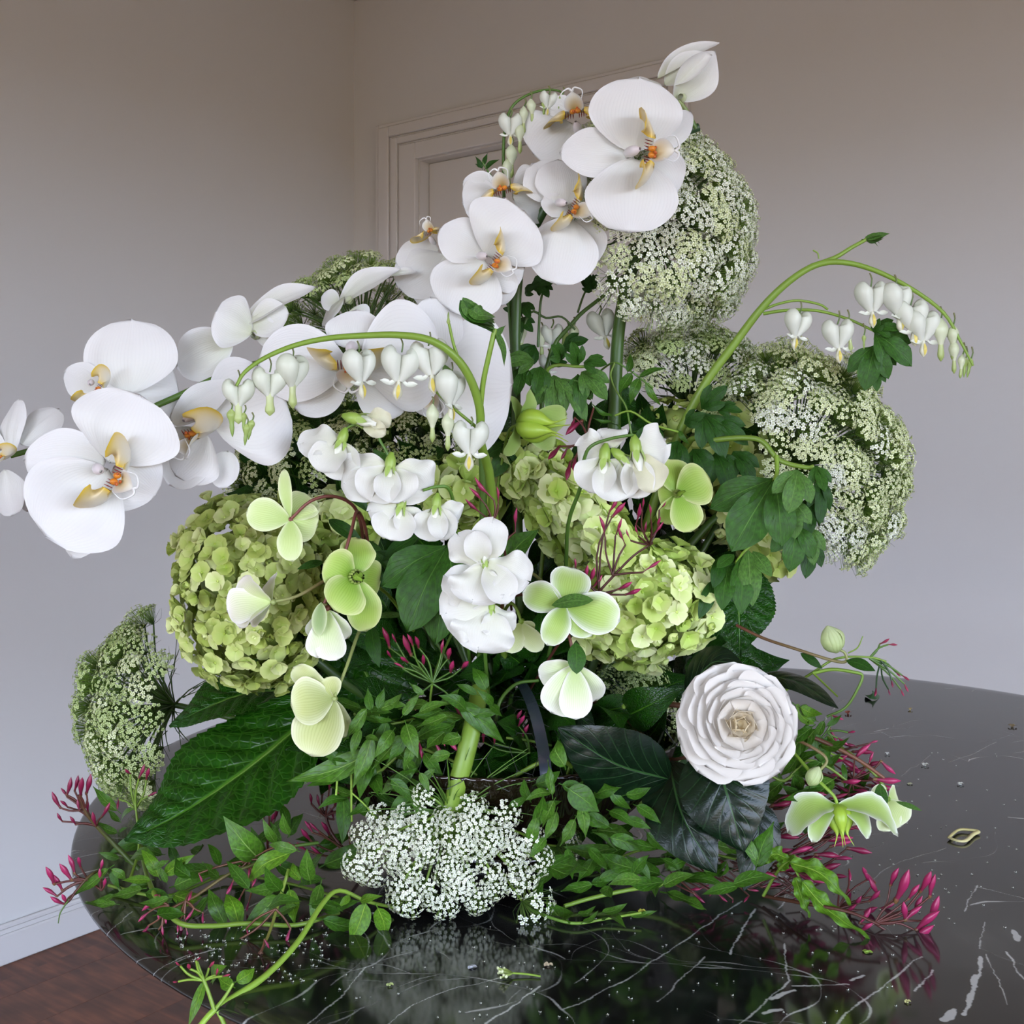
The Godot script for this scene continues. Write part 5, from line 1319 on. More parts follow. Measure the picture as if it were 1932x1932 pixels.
func place_jasmine() -> void:
	var JL := ["jasmine leaf", "jasmine leaf", "jasmine leaf shade tint"]
	var DK := ["jasmine leaf shade tint", "jasmine leaf shade tint", "jasmine leaf"]
	var LM := ["jasmine leaf lime", "jasmine leaf"]
	var th := thing("jasmine_sprig", "jasmine sprig with a tuft of upright crimson buds at the far left table edge", "jasmine", T(262, 1640, 0.004))
	var tw := MB.new()
	tube(tw, [T(262, 1640, 0.006), P(215, 1592, 0.83), P(184, 1560, 0.825), P(160, 1530, 0.82), P(148, 1500, 0.815)], [0.0020, 0.0014, 0.0010], GREEN * 0.8, RED * 1.2, 6)
	sprig(th, tw, 158, 1528, 0.82, [[126, 1500, 133, 1466], [141, 1492, 147, 1462], [152, 1502, 156, 1467], [163, 1497, 171, 1459], [114, 1524, 99, 1493], [127, 1504, 114, 1487], [150, 1530, 146, 1508]], "jasmine dark bud", "short")
	sprig(th, tw, 182, 1558, 0.824, [[128, 1523, 113, 1511], [118, 1550, 108, 1533], [143, 1556, 131, 1540], [181, 1558, 175, 1532], [192, 1541, 207, 1513], [166, 1532, 165, 1507]], "jasmine dark bud", "short")
	put(th, "stem", tw.mesh(), M["stem"])
	leaves(th, 0.835, [[222, 1530, 172, 1486, 0.8], [226, 1550, 198, 1527], [228, 1548, 252, 1522], [222, 1572, 180, 1550], [225, 1570, 240, 1560], [225, 1620, 185, 1608], [235, 1622, 268, 1620]], JL)
	stalk(th, "side_stem", [245, 1660, 0.80, 262, 1600, 0.815, 257, 1530, 0.825, 252, 1490, 0.83], 0.0012, 0.0006, LIME, LIME)
	tw = MB.new()
	sprig(th, tw, 256, 1528, 0.828, [[246, 1460, 236, 1450], [262, 1468, 272, 1442], [276, 1470, 282, 1448], [280, 1502, 296, 1494], [224, 1508, 222, 1528]], "jasmine dark bud", "short", LIME * 0.7)
	put(th, "twigs", tw.mesh(), M["stem"])
	th = thing("jasmine_sprig", "jasmine sprig of bright pink buds that pokes past the table's left edge", "jasmine", T(235, 1690, 0.004))
	tw = MB.new()
	tube(tw, [T(235, 1690, 0.004), P(200, 1645, 0.79), P(172, 1650, 0.775), P(140, 1685, 0.765)], [0.0012, 0.0008], GREEN, RED, 6)
	sprig(th, tw, 165, 1660, 0.772, [[102, 1668, 85, 1636], [118, 1680, 98, 1650], [135, 1660, 112, 1630], [141, 1648, 127, 1613], [108, 1691, 80, 1675]], "jasmine bud", "short", RED)
	sprig(th, tw, 140, 1686, 0.766, [[122, 1706, 95, 1691], [126, 1704, 116, 1686]], "jasmine bud", "short", RED)
	sprig(th, tw, 192, 1680, 0.775, [[190, 1642, 194, 1620], [191, 1662, 189, 1638], [196, 1674, 199, 1656], [152, 1636, 148, 1617]], "jasmine bud", "short", RED)
	tube(tw, [P(128, 1700, 0.762), P(114, 1722, 0.76), P(110, 1742, 0.76)], [0.0006, 0.0003], GREEN, GREEN, 4)
	put(th, "stem", tw.mesh(), M["stem"])
	leaves(th, 0.775, [[206, 1638, 126, 1696, 0.75], [208, 1645, 226, 1676, 1.1], [210, 1640, 240, 1660]], JL)
	# the long vine across the front left
	th = thing("jasmine_vine", "leafy jasmine vine with drooping pink buds along the table's front left", "jasmine", T(640, 1722, 0.002))
	tw = MB.new()
	tube(tw, [P(262, 1575, 0.83), T(272, 1630, 0.02), T(284, 1670, 0.015), T(303, 1705, 0.012), T(340, 1742, 0.008), T(400, 1747, 0.006), T(470, 1742, 0.006), T(560, 1745, 0.005), T(640, 1722, 0.004)], [0.0014, 0.0018, 0.0016, 0.0014], LIME * 0.9, LIME * 0.8, 7)
	tube(tw, [P(300, 1730, 0.735), P(330, 1710, 0.738), P(370, 1690, 0.742), P(430, 1650, 0.75), P(480, 1630, 0.757), P(540, 1600, 0.765), P(600, 1590, 0.78)], [0.0009, 0.0012], RED * 1.6, GREEN, 6)
	sprig(th, tw, 318, 1708, 0.732, [[296, 1697, 268, 1720], [282, 1720, 261, 1740], [281, 1746, 261, 1773], [298, 1756, 301, 1780], [297, 1720, 299, 1735], [312, 1728, 313, 1744], [306, 1745, 308, 1765], [300, 1688, 290, 1690]], "jasmine bud", "short", BROWN * 1.6)
	sprig(th, tw, 350, 1700, 0.735, [[340, 1742, 344, 1785], [352, 1754, 354, 1770], [366, 1714, 349, 1736], [383, 1722, 384, 1744], [337, 1740, 336, 1760], [362, 1682, 355, 1700]], "jasmine bud", "short", BROWN * 1.6)
	sprig(th, tw, 470, 1622, 0.76, [[472, 1636, 470, 1652], [484, 1655, 475, 1672], [440, 1662, 425, 1690], [455, 1690, 450, 1705], [470, 1700, 466, 1720], [448, 1640, 440, 1655], [525, 1615, 529, 1634], [375, 1648, 382, 1665], [545, 1590, 560, 1605]], "jasmine bud", "short", BROWN * 1.6)
	put(th, "stem", tw.mesh(), M["stem"])
	leaves(th, 0.775, [[300, 1655, 268, 1600, 1.2], [310, 1650, 366, 1610], [328, 1672, 402, 1648, 1.2], [284, 1660, 230, 1662], [282, 1668, 236, 1678, 1.1], [325, 1688, 385, 1698, 1.2], [335, 1700, 340, 1730], [315, 1665, 300, 1635], [290, 1640, 320, 1620], [330, 1650, 345, 1620], [300, 1690, 292, 1720]], JL + ["jasmine leaf lime"])
	leaves(th, 0.745, [[425, 1746, 393, 1674, 1.15], [452, 1748, 428, 1680, 1.15], [526, 1688, 450, 1762, 1.1], [532, 1662, 465, 1682, 1.2], [546, 1678, 562, 1748, 1.1], [605, 1668, 588, 1748], [585, 1662, 575, 1602, 1.25], [568, 1660, 548, 1625], [550, 1608, 462, 1664], [560, 1605, 505, 1592], [480, 1742, 455, 1765], [560, 1748, 602, 1812, 0.6], [520, 1750, 500, 1772]], ["jasmine leaf", "jasmine leaf", "jasmine leaf lime"])
	leaves(th, 0.765, [[490, 1622, 422, 1542, 1.4], [500, 1612, 470, 1560, 1.0], [520, 1590, 495, 1545], [545, 1575, 530, 1535, 1.2], [500, 1640, 445, 1625], [412, 1655, 380, 1630]], JL)
	th = thing("jasmine_vine", "yellow-green jasmine runner that hangs over the table's front edge", "jasmine", T(740, 1712, 0.003))
	tw = MB.new()
	tube(tw, [T(742, 1712, 0.004), P(690, 1700, 0.752), P(640, 1680, 0.742), P(608, 1706, 0.725), P(560, 1780, 0.69), P(500, 1842, 0.665), P(440, 1882, 0.648), P(402, 1908, 0.637), P(370, 1945, 0.63)], [0.0010, 0.0016, 0.0020, 0.0016], LIME * 1.2, LIME * 1.5, 7)
	tube(tw, [P(412, 1908, 0.637), P(420, 1925, 0.635), P(430, 1950, 0.633)], [0.0014, 0.0012], LIME * 1.3, LIME, 6)
	tube(tw, [P(404, 1905, 0.637), P(392, 1868, 0.638), P(380, 1838, 0.64), P(372, 1815, 0.64)], [0.0012, 0.0007], LIME, LIME, 6)
	tube(tw, [P(408, 1902, 0.637), P(425, 1880, 0.64), P(440, 1855, 0.642)], [0.0012, 0.0008], LIME, LIME * 1.2, 6)
	tube(tw, [P(545, 1640, 0.745), P(530, 1690, 0.735), P(510, 1755, 0.715), P(495, 1790, 0.705), P(485, 1820, 0.70)], [0.0012, 0.0008], LIME, RED * 1.6, 6)
	sprig(th, tw, 492, 1795, 0.702, [[460, 1816, 456, 1845], [480, 1848, 488, 1877], [486, 1822, 492, 1838], [515, 1830, 519, 1856], [499, 1772, 508, 1790]], "jasmine bud", "short", BROWN * 1.6)
	sprig(th, tw, 520, 1715, 0.725, [[452, 1772, 440, 1796], [465, 1752, 468, 1766], [548, 1752, 540, 1782]], "jasmine bud", "short", BROWN * 1.6)
	sprig(th, tw, 385, 1850, 0.64, [[340, 1822, 332, 1814], [336, 1852, 326, 1852], [358, 1828, 354, 1818], [370, 1812, 378, 1806], [394, 1826, 404, 1814], [420, 1842, 434, 1838], [408, 1840, 410, 1826]], "lace pale", "short", LIME)
	put(th, "stem", tw.mesh(), M["stem"])
	leaves(th, 0.735, [[690, 1704, 664, 1784, 1.5], [712, 1712, 736, 1768, 1.5], [660, 1690, 640, 1712, 1.4], [680, 1700, 720, 1690]], ["jasmine leaf lime"])
	leaves(th, 0.65, [[386, 1850, 356, 1940, 0.7], [440, 1862, 404, 1844, 1.4], [446, 1852, 484, 1830, 1.5], [400, 1850, 424, 1822, 1.8], [470, 1945, 468, 1884, 1.4]], ["jasmine leaf lime"])
	# buds between the big leaf and the front umbel
	th = thing("jasmine_sprig", "jasmine sprig of dark crimson buds standing between the big leaf and the front umbel", "jasmine", T(680, 1640, 0.003))
	tw = MB.new()
	tube(tw, [T(680, 1640, 0.004), P(655, 1610, 0.83), P(625, 1570, 0.835), P(612, 1530, 0.84)], [0.0014, 0.0009], RED, RED, 6)
	sprig(th, tw, 614, 1540, 0.838, [[588, 1517, 584, 1496], [603, 1521, 599, 1498], [608, 1500, 615, 1472], [621, 1492, 626, 1465], [632, 1520, 641, 1492], [655, 1512, 661, 1490], [650, 1525, 658, 1505], [630, 1546, 622, 1524]], "jasmine dark bud", "short")
	sprig(th, tw, 660, 1612, 0.82, [[590, 1571, 574, 1549], [603, 1569, 585, 1551], [622, 1576, 605, 1551], [586, 1586, 568, 1564], [578, 1604, 560, 1589], [608, 1613, 587, 1596], [656, 1564, 647, 1549], [612, 1580, 600, 1566]], "jasmine bud", "short", BROWN * 1.4)
	sprig(th, tw, 505, 1575, 0.85, [[498, 1540, 492, 1522], [508, 1538, 510, 1520], [518, 1545, 522, 1524], [512, 1550, 516, 1534]], "jasmine dark bud", "short")
	tube(tw, [P(505, 1575, 0.85), T(510, 1610, 0.004), T(560, 1640, 0.003)], [0.001, 0.001], RED, RED, 5)
	put(th, "stem", tw.mesh(), M["stem"])
	leaves(th, 0.85, [[545, 1560, 528, 1510, 0.8], [545, 1575, 570, 1530, 1.2], [530, 1590, 505, 1548, 0.9], [600, 1600, 560, 1580], [590, 1610, 625, 1590]], DK)
	# the leafy jasmine in the middle
	th = thing("jasmine_vine", "leafy jasmine in the lower middle with a few buds that dangle before the vase", "jasmine", P(830, 1400, 0.85))
	tw = MB.new()
	tube(tw, [P(860, 1180, 0.86), P(832, 1240, 0.82), P(816, 1288, 0.79), P(811, 1335, 0.778), P(812, 1368, 0.775)], [0.0011, 0.0007], GREEN * 1.2, LIME, 6)
	sprig(th, tw, 816, 1288, 0.79, [[776, 1236, 761, 1198], [779, 1218, 768, 1196], [833, 1232, 837, 1208], [846, 1242, 851, 1222], [850, 1268, 856, 1246], [872, 1260, 885, 1247], [798, 1258, 797, 1234], [762, 1260, 743, 1251], [735, 1222, 720, 1184], [748, 1212, 740, 1195], [738, 1240, 730, 1226], [790, 1222, 782, 1200], [770, 1250, 756, 1240], [836, 1210, 830, 1190]], "jasmine bud", "short", GREEN * 0.9, 0.0, 0.012)
	sprig(th, tw, 816, 1290, 0.788, [[772, 1321, 785, 1340], [858, 1332, 878, 1357]], "jasmine bud", "short", GREEN * 1.1)
	sprig(th, tw, 812, 1362, 0.775, [[790, 1400, 796, 1432], [821, 1402, 835, 1432], [827, 1378, 839, 1408], [842, 1390, 864, 1418], [820, 1356, 832, 1374]], "jasmine bud", "short", LIME)
	sprig(th, tw, 1000, 1420, 0.80, [[972, 1362, 985, 1340], [978, 1370, 990, 1350], [985, 1390, 998, 1366], [912, 1400, 914, 1378], [933, 1402, 931, 1382]], "jasmine bud", "short", GREEN)
	tube(tw, [P(668, 1348, 0.80), P(705, 1338, 0.795), P(715, 1352, 0.793), P(708, 1372, 0.793), P(690, 1384, 0.794), P(672, 1392, 0.795)], [0.0010, 0.0009], LIME, LIME, 6)
	tube(tw, [P(708, 1372, 0.793), P(760, 1362, 0.80), P(820, 1350, 0.815), P(880, 1380, 0.83)], [0.0010, 0.0009], LIME, GREEN, 6)
	tube(tw, [P(668, 1400, 0.79), P(664, 1440, 0.785), P(663, 1510, 0.785), P(664, 1550, 0.785)], [0.0010, 0.0007], LIME * 1.3, LIME * 1.2, 6)
	tube(tw, [P(664, 1428, 0.786), P(640, 1455, 0.783), P(634, 1500, 0.782)], [0.0006, 0.0008], LIME * 1.3, LIME * 1.4, 6)
	tube(tw, [P(663, 1495, 0.785), P(690, 1520, 0.783), P(712, 1545, 0.782)], [0.0006, 0.0007], LIME * 1.3, LIME * 1.4, 6)
	put(th, "stem", tw.mesh(), M["stem"])
	leaves(th, 0.762, [[700, 1340, 690, 1298, 1.2], [714, 1338, 722, 1296, 1.2], [716, 1338, 762, 1310, 1.1], [692, 1336, 652, 1402, 1.0], [742, 1378, 706, 1430, 1.2], [765, 1388, 734, 1442, 1.1], [766, 1366, 788, 1430, 1.4], [700, 1420, 544, 1475, 0.85], [702, 1388, 670, 1492, 0.9], [735, 1330, 768, 1328, 1.4], [680, 1375, 660, 1430, 1.0], [690, 1390, 720, 1400], [790, 1345, 846, 1322], [845, 1350, 784, 1370], [832, 1340, 776, 1352], [850, 1422, 806, 1436, 1.4], [792, 1458, 812, 1494, 1.2], [736, 1470, 780, 1510, 1.2], [740, 1360, 700, 1350], [760, 1350, 790, 1310]], ["jasmine leaf", "jasmine leaf", "jasmine leaf shade tint"])
	leaves(th, 0.772, [[862, 1326, 958, 1398, 0.9], [918, 1302, 892, 1256, 1.4], [880, 1340, 830, 1310, 1.2], [860, 1360, 800, 1390, 1.3], [900, 1310, 860, 1290], [840, 1380, 800, 1410, 1.5], [870, 1390, 830, 1400, 1.5], [890, 1350, 945, 1340], [930, 1330, 900, 1300], [925, 1330, 950, 1350], [780, 1400, 760, 1450, 1.2], [800, 1420, 835, 1470, 1.2], [820, 1450, 790, 1480], [850, 1440, 880, 1470], [830, 1330, 870, 1300], [800, 1310, 770, 1290]], DK)
	# vine and leaves right of the front umbel
	th = thing("jasmine_vine", "jasmine vine that arches over the vase towards the camellia leaves", "jasmine", P(870, 1545, 0.80))
	tw = MB.new()
	tube(tw, [P(850, 1545, 0.81), P(905, 1505, 0.795), P(970, 1465, 0.785), P(1020, 1438, 0.78), P(1050, 1428, 0.78), P(1078, 1446, 0.785), P(1110, 1476, 0.80), P(1150, 1504, 0.82), P(1212, 1514, 0.84)], [0.0016, 0.0014], LIME, LIME * 0.8, 7)
	tube(tw, [P(1074, 1446, 0.785), P(1068, 1480, 0.785), P(1080, 1520, 0.79), P(1095, 1560, 0.80)], [0.0010, 0.0008], LIME, GREEN, 6)
	tube(tw, [P(935, 1360, 0.80), P(945, 1320, 0.80), P(975, 1290, 0.81), P(1015, 1284, 0.82)], [0.0014, 0.0012], GREEN * 1.1, GREEN, 6)
	tube(tw, [P(955, 1392, 0.80), P(990, 1396, 0.80), P(1040, 1406, 0.81)], [0.0011, 0.0010], LIME, GREEN, 6)
	put(th, "stem", tw.mesh(), M["stem"])
	leaves(th, 0.752, [[1066, 1446, 1048, 1392, 1.4], [1042, 1500, 1030, 1434, 1.0], [1072, 1488, 1134, 1528, 2.0], [1040, 1495, 990, 1508, 1.1], [1045, 1510, 1020, 1560, 1.2], [1010, 1560, 1030, 1500, 1.0], [1000, 1590, 1015, 1530, 1.2], [1095, 1520, 1110, 1580, 1.2], [1030, 1580, 1000, 1620, 1.2], [1050, 1530, 1030, 1590], [1085, 1545, 1060, 1600, 1.2]], ["jasmine leaf", "jasmine leaf shade tint"])
	leaves(th, 0.758, [[1150, 1560, 1100, 1530, 1.2], [1150, 1580, 1220, 1600, 1.2], [1200, 1640, 1130, 1610, 1.3], [1120, 1620, 1092, 1668, 1.3], [1150, 1530, 1200, 1560, 1.2], [1180, 1545, 1230, 1560, 1.2], [1110, 1600, 1150, 1640, 1.2], [1070, 1600, 1080, 1660, 1.1], [1240, 1600, 1180, 1590, 1.2], [1250, 1620, 1290, 1650], [1160, 1600, 1120, 1570], [1060, 1640, 1010, 1650], [1090, 1540, 1140, 1560], [1220, 1570, 1260, 1610], [1010, 1480, 1060, 1460, 1.3], [1120, 1500, 1170, 1480, 1.3], [1180, 1500, 1230, 1490, 1.3], [1000, 1510, 985, 1470, 1.2], [1060, 1480, 1110, 1500, 1.4], [1020, 1530, 1060, 1510, 1.2], [1150, 1490, 1190, 1530, 1.2], [1200, 1520, 1250, 1550, 1.2], [960, 1520, 1000, 1500, 1.1], [1080, 1510, 1100, 1470, 1.2], [1130, 1660, 1180, 1640, 1.1], [1200, 1620, 1230, 1660, 1.1], [1260, 1640, 1300, 1620, 1.0]], ["jasmine leaf shade tint"])
	th = thing("jasmine_vine", "jasmine runner lying on the marble at front right of the lace umbel", "jasmine", T(1300, 1655, 0.002))
	tw = MB.new()
	tube(tw, [T(1306, 1652, 0.02), T(1250, 1668, 0.012), T(1180, 1680, 0.008), T(1110, 1696, 0.005), T(1064, 1710, 0.003)], [0.0016, 0.0015], LIME * 0.8, LIME, 6)
	tube(tw, [T(1000, 1716, 0.003), T(1050, 1735, 0.003), T(1090, 1742, 0.003), T(1140, 1734, 0.003), T(1210, 1722, 0.006)], [0.0012, 0.0008], GREEN * 1.3, LIME, 6)
	put(th, "stem", tw.mesh(), M["stem"])
	for q in [[1070, 1736, 1034, 1702, 1.7], [1090, 1725, 1125, 1712, 1.4], [1140, 1735, 1180, 1745, 1.2], [1135, 1722, 1185, 1708, 1.0], [1100, 1740, 1130, 1720, 1.2], [1180, 1724, 1240, 1722, 0.7], [1255, 1684, 1336, 1714, 0.55], [1225, 1662, 1240, 1690, 0.8]]:
		leaf(th, T(q[0], q[1], 0.004), T(q[2], q[3], rn(0.003, 0.012)), Vector3(rn(-0.3, 0.3), 1, 0.4), "jasmine leaf", q[4])
	# crimson buds before the lime hydrangea and in the middle
	th = thing("jasmine_sprig", "jasmine sprig of crimson buds spread before the lime hydrangea", "jasmine", P(1040, 1230, 0.82))
	tw = MB.new()
	tube(tw, [P(1000, 1300, 0.86), P(1070, 1190, 0.80), P(1120, 1128, 0.785), P(1160, 1084, 0.78), P(1196, 1048, 0.775), P(1232, 1024, 0.772)], [0.0012, 0.0007], RED * 0.8, RED * 0.7, 6)
	sprig(th, tw, 1156, 1085, 0.778, [[1142, 1014, 1128, 973], [1161, 1012, 1173, 976], [1180, 1028, 1168, 994], [1212, 1080, 1248, 1056]], "jasmine bud", "jas", RED * 0.7)
	sprig(th, tw, 1226, 1028, 0.772, [[1232, 1012, 1252, 984], [1200, 990, 1206, 948], [1216, 1012, 1221, 982], [1240, 1000, 1248, 975], [1205, 1012, 1200, 990], [1228, 980, 1224, 952], [1244, 962, 1256, 945], [1212, 965, 1214, 940], [1190, 1020, 1182, 998]], "jasmine bud", "jas", RED * 0.7, 0.0, 0.012)
	sprig(th, tw, 1130, 1120, 0.785, [[1101, 1096, 1108, 1066], [1111, 1100, 1121, 1070], [1119, 1108, 1136, 1084], [1166, 1112, 1193, 1097], [1180, 1122, 1210, 1110], [1086, 1072, 1084, 1053], [1155, 975, 1180, 948], [1150, 965, 1165, 940]], "jasmine bud", "short", RED * 0.7)
	put(th, "stem", tw.mesh(), M["stem"])
	th = thing("jasmine_sprig", "five slim pink jasmine buds above the white sweet pea in the centre", "jasmine", P(960, 1080, 0.80))
	tw = MB.new()
	tube(tw, [P(965, 1150, 0.84), P(955, 1060, 0.79), P(945, 1005, 0.77), P(922, 972, 0.762)], [0.0011, 0.0007], RED * 0.6, RED * 0.8, 6)
	sprig(th, tw, 930, 985, 0.763, [[912, 972, 878, 940], [916, 952, 884, 920], [932, 944, 897, 898], [940, 952, 936, 918]], "jasmine bud", "jas", RED)
	sprig(th, tw, 950, 1030, 0.773, [[972, 1004, 977, 958]], "jasmine bud", "jas", RED)
	put(th, "stem", tw.mesh(), M["stem"])
	leaves(th, 0.785, [[952, 1064, 1012, 994, 1.6], [960, 1050, 1000, 1060, 1.4], [955, 1075, 990, 1090, 1.2]], ["jasmine leaf shade tint"])
	th = thing("jasmine_sprig", "dusky pink jasmine buds left of the right-hand sweet pea", "jasmine", P(1130, 900, 0.84))
	tw = MB.new()
	tube(tw, [P(1150, 960, 0.88), P(1125, 860, 0.84), P(1110, 815, 0.83), P(1120, 770, 0.84)], [0.0011, 0.0008], RED, RED, 6)
	sprig(th, tw, 1112, 830, 0.828, [[1056, 842, 1034, 866], [1070, 846, 1058, 868], [1076, 872, 1069, 906], [1086, 862, 1082, 888], [1098, 794, 1068, 822], [1085, 788, 1078, 812]], "jasmine dark bud", "short", RED, 0.0, 0.01)
	put(th, "stem", tw.mesh(), M["stem"])
	# the mass of magenta buds at lower right
	th = thing("jasmine_sprig", "dense fan of magenta jasmine buds that reaches to the right along the table", "jasmine", T(1440, 1690, 0.003))
	tw = MB.new()
	tube(tw, [T(1440, 1690, 0.004), T(1520, 1705, 0.012), T(1600, 1720, 0.015), T(1660, 1745, 0.012)], [0.0014, 0.0009], BROWN, RED, 6)
	sprig(th, tw, 1650, 1742, 0.738, [[1700, 1688, 1715, 1646], [1736, 1682, 1756, 1644], [1754, 1692, 1766, 1650], [1752, 1738, 1771, 1690], [1728, 1756, 1774, 1720], [1720, 1780, 1763, 1747], [1724, 1722, 1741, 1690], [1708, 1736, 1704, 1700], [1714, 1696, 1736, 1668], [1708, 1736, 1741, 1710], [1622, 1742, 1642, 1712], [1622, 1758, 1647, 1742], [1680, 1670, 1697, 1637], [1690, 1700, 1713, 1640]], "jasmine bud", "short", RED, 0.0, 0.008)
	sprig(th, tw, 1580, 1715, 0.765, [[1610, 1712, 1625, 1690], [1604, 1700, 1600, 1675], [1640, 1658, 1628, 1636], [1658, 1690, 1640, 1656], [1650, 1665, 1632, 1645], [1640, 1700, 1660, 1680], [1595, 1720, 1615, 1705], [1660, 1715, 1690, 1700], [1625, 1725, 1655, 1712], [1576, 1650, 1578, 1668], [1602, 1640, 1604, 1662]], "jasmine bud", "short", RED, 0.0, 0.01)
	for q in 46:                                         # the thicket behind, along two twigs
		var t := rng.randf()
		var b := P(lerpf(1450, 1600, t) + rn(-25, 30), lerpf(1500, 1660, rng.randf()), 0.785 + rn(-0.02, 0.01))
		var e := b + Vector3(rn(0.010, 0.017), rn(-0.003, 0.006), rn(-0.002, 0.006))
		tube(tw, [b + Vector3(-0.02, -0.012, -0.004) + rv() * 0.004, b + Vector3(-0.01, -0.008, 0), b], [0.0008, 0.0006], RED * 0.7, RED, 4, 4)
		put(th, "bud", U.short[q % 2], M["jasmine dark bud" if q % 3 else "jasmine bud"], aim(b, e, rv(), 0.9))
	for q in 30:
		var b := P(rn(1300, 1520), rn(1625, 1720), 0.775 + rn(-0.015, 0.01))
		if b.y < TOP + 0.004: b.y = TOP + rn(0.004, 0.012)
		var e := b + Vector3(rn(-0.006, 0.014), rn(-0.006, 0.004), rn(-0.002, 0.006))
		e.y = maxf(e.y, TOP + 0.003)
		tube(tw, [b + Vector3(-0.012, 0.006, -0.01) + rv() * 0.004, b], [0.0007, 0.0006], RED * 0.6, RED, 4, 3)
		put(th, "bud", U.short[q % 2], M["jasmine dark bud"], aim(b, e, rv(), 0.9))
	put(th, "stem", tw.mesh(), M["stem"])
	th = thing("jasmine_sprig", "magenta jasmine buds beside the red-brown twig right of the camellia", "jasmine", P(1490, 1420, 0.82))
	tw = MB.new()
	tube(tw, [P(1450, 1440, 0.84), P(1520, 1450, 0.805), P(1580, 1470, 0.795), P(1640, 1490, 0.79)], [0.0012, 0.0008], RED, RED, 6)
	sprig(th, tw, 1610, 1470, 0.792, [[1612, 1432, 1644, 1404], [1640, 1440, 1648, 1420], [1662, 1436, 1690, 1460], [1650, 1470, 1700, 1472], [1640, 1482, 1690, 1488], [1600, 1500, 1650, 1502], [1590, 1475, 1625, 1472], [1570, 1440, 1600, 1425], [1600, 1450, 1640, 1460], [1610, 1490, 1640, 1495]], "jasmine bud", "short", RED, 0.0, 0.012)
	sprig(th, tw, 1560, 1380, 0.80, [[1570, 1350, 1592, 1358], [1566, 1374, 1580, 1402], [1580, 1392, 1600, 1406], [1600, 1382, 1614, 1380], [1545, 1395, 1560, 1412], [1575, 1400, 1592, 1420]], "jasmine bud", "short", GREEN, 0.0, 0.01)
	for q in 26:
		var b := P(rn(1470, 1640), rn(1400, 1530), 0.81 + rn(-0.015, 0.01))
		var e := b + Vector3(rn(0.006, 0.016), rn(-0.008, 0.006), rn(-0.002, 0.006))
		tube(tw, [b + Vector3(-0.016, rn(-0.01, 0.004), -0.004), b + Vector3(-0.008, -0.002, 0), b], [0.0008, 0.0006], RED * 0.7, RED, 4, 4)
		put(th, "bud", U.short[q % 2], M["jasmine dark bud" if q % 3 else "jasmine bud"], aim(b, e, rv(), 0.9))
	put(th, "stem", tw.mesh(), M["stem"])
	leaves(th, 0.80, [[1510, 1440, 1480, 1400, 1.3], [1500, 1460, 1520, 1500, 1.2], [1520, 1420, 1490, 1440, 1.3], [1560, 1370, 1590, 1350, 0.9], [1555, 1360, 1535, 1400, 1.1], [1540, 1360, 1500, 1340, 1.4], [1530, 1360, 1505, 1330, 1.6], [1545, 1500, 1525, 1550, 0.6], [1480, 1480, 1460, 1450], [1590, 1440, 1594, 1490, 0.7]], ["jasmine leaf", "jasmine leaf shade tint"])
	leaves(th, 0.785, [[1500, 1330, 1536, 1372, 1.6], [1510, 1335, 1552, 1350, 1.5]], ["jasmine leaf lime"])
	th = thing("jasmine_sprig", "thin jasmine sprig with tiny pale buds that leans out against the wall at right", "jasmine", P(1500, 1300, 0.82))
	tw = MB.new()
	tube(tw, [P(1440, 1330, 0.83), P(1535, 1268, 0.815), P(1580, 1242, 0.81), P(1640, 1240, 0.81), P(1672, 1248, 0.81)], [0.0011, 0.0007], LIME * 0.8, LIME, 6)
	tube(tw, [P(1534, 1270, 0.812), P(1570, 1263, 0.81), P(1610, 1268, 0.81), P(1627, 1275, 0.81), P(1618, 1300, 0.81), P(1595, 1335, 0.812), P(1560, 1352, 0.815)], [0.0013, 0.0010], LIME * 1.1, GREEN, 6)
	tube(tw, [P(1534, 1270, 0.812), P(1560, 1295, 0.80), P(1580, 1314, 0.79)], [0.0008, 0.0006], LIME * 1.2, LIME, 5)
	tube(tw, [P(1600, 1232, 0.81), P(1618, 1222, 0.81), P(1628, 1200, 0.81)], [0.0006, 0.0004], LIME, LIME, 5)
	sprig(th, tw, 1640, 1242, 0.81, [[1690, 1268, 1700, 1276], [1702, 1274, 1716, 1284], [1706, 1290, 1714, 1306], [1699, 1300, 1706, 1314], [1660, 1215, 1678, 1204], [1676, 1216, 1694, 1217]], "lace pale", "short", GREEN)
	sprig(th, tw, 1662, 1246, 0.81, [[1653, 1298, 1650, 1314], [1676, 1300, 1680, 1312], [1682, 1284, 1685, 1298]], "jasmine dark bud", "short", DARK)
	put(th, "stem", tw.mesh(), M["stem"])
	th = thing("jasmine_vine", "jasmine tip with wavy yellow-green leaves trailing on the marble at lower right", "jasmine", T(1440, 1690, 0.004))
	tw = MB.new()
	tube(tw, [T(1440, 1690, 0.008), P(1470, 1640, 0.765), P(1492, 1628, 0.76), P(1512, 1665, 0.752)], [0.0012, 0.0008], LIME * 0.8, LIME, 6)
	put(th, "stem", tw.mesh(), M["stem"])
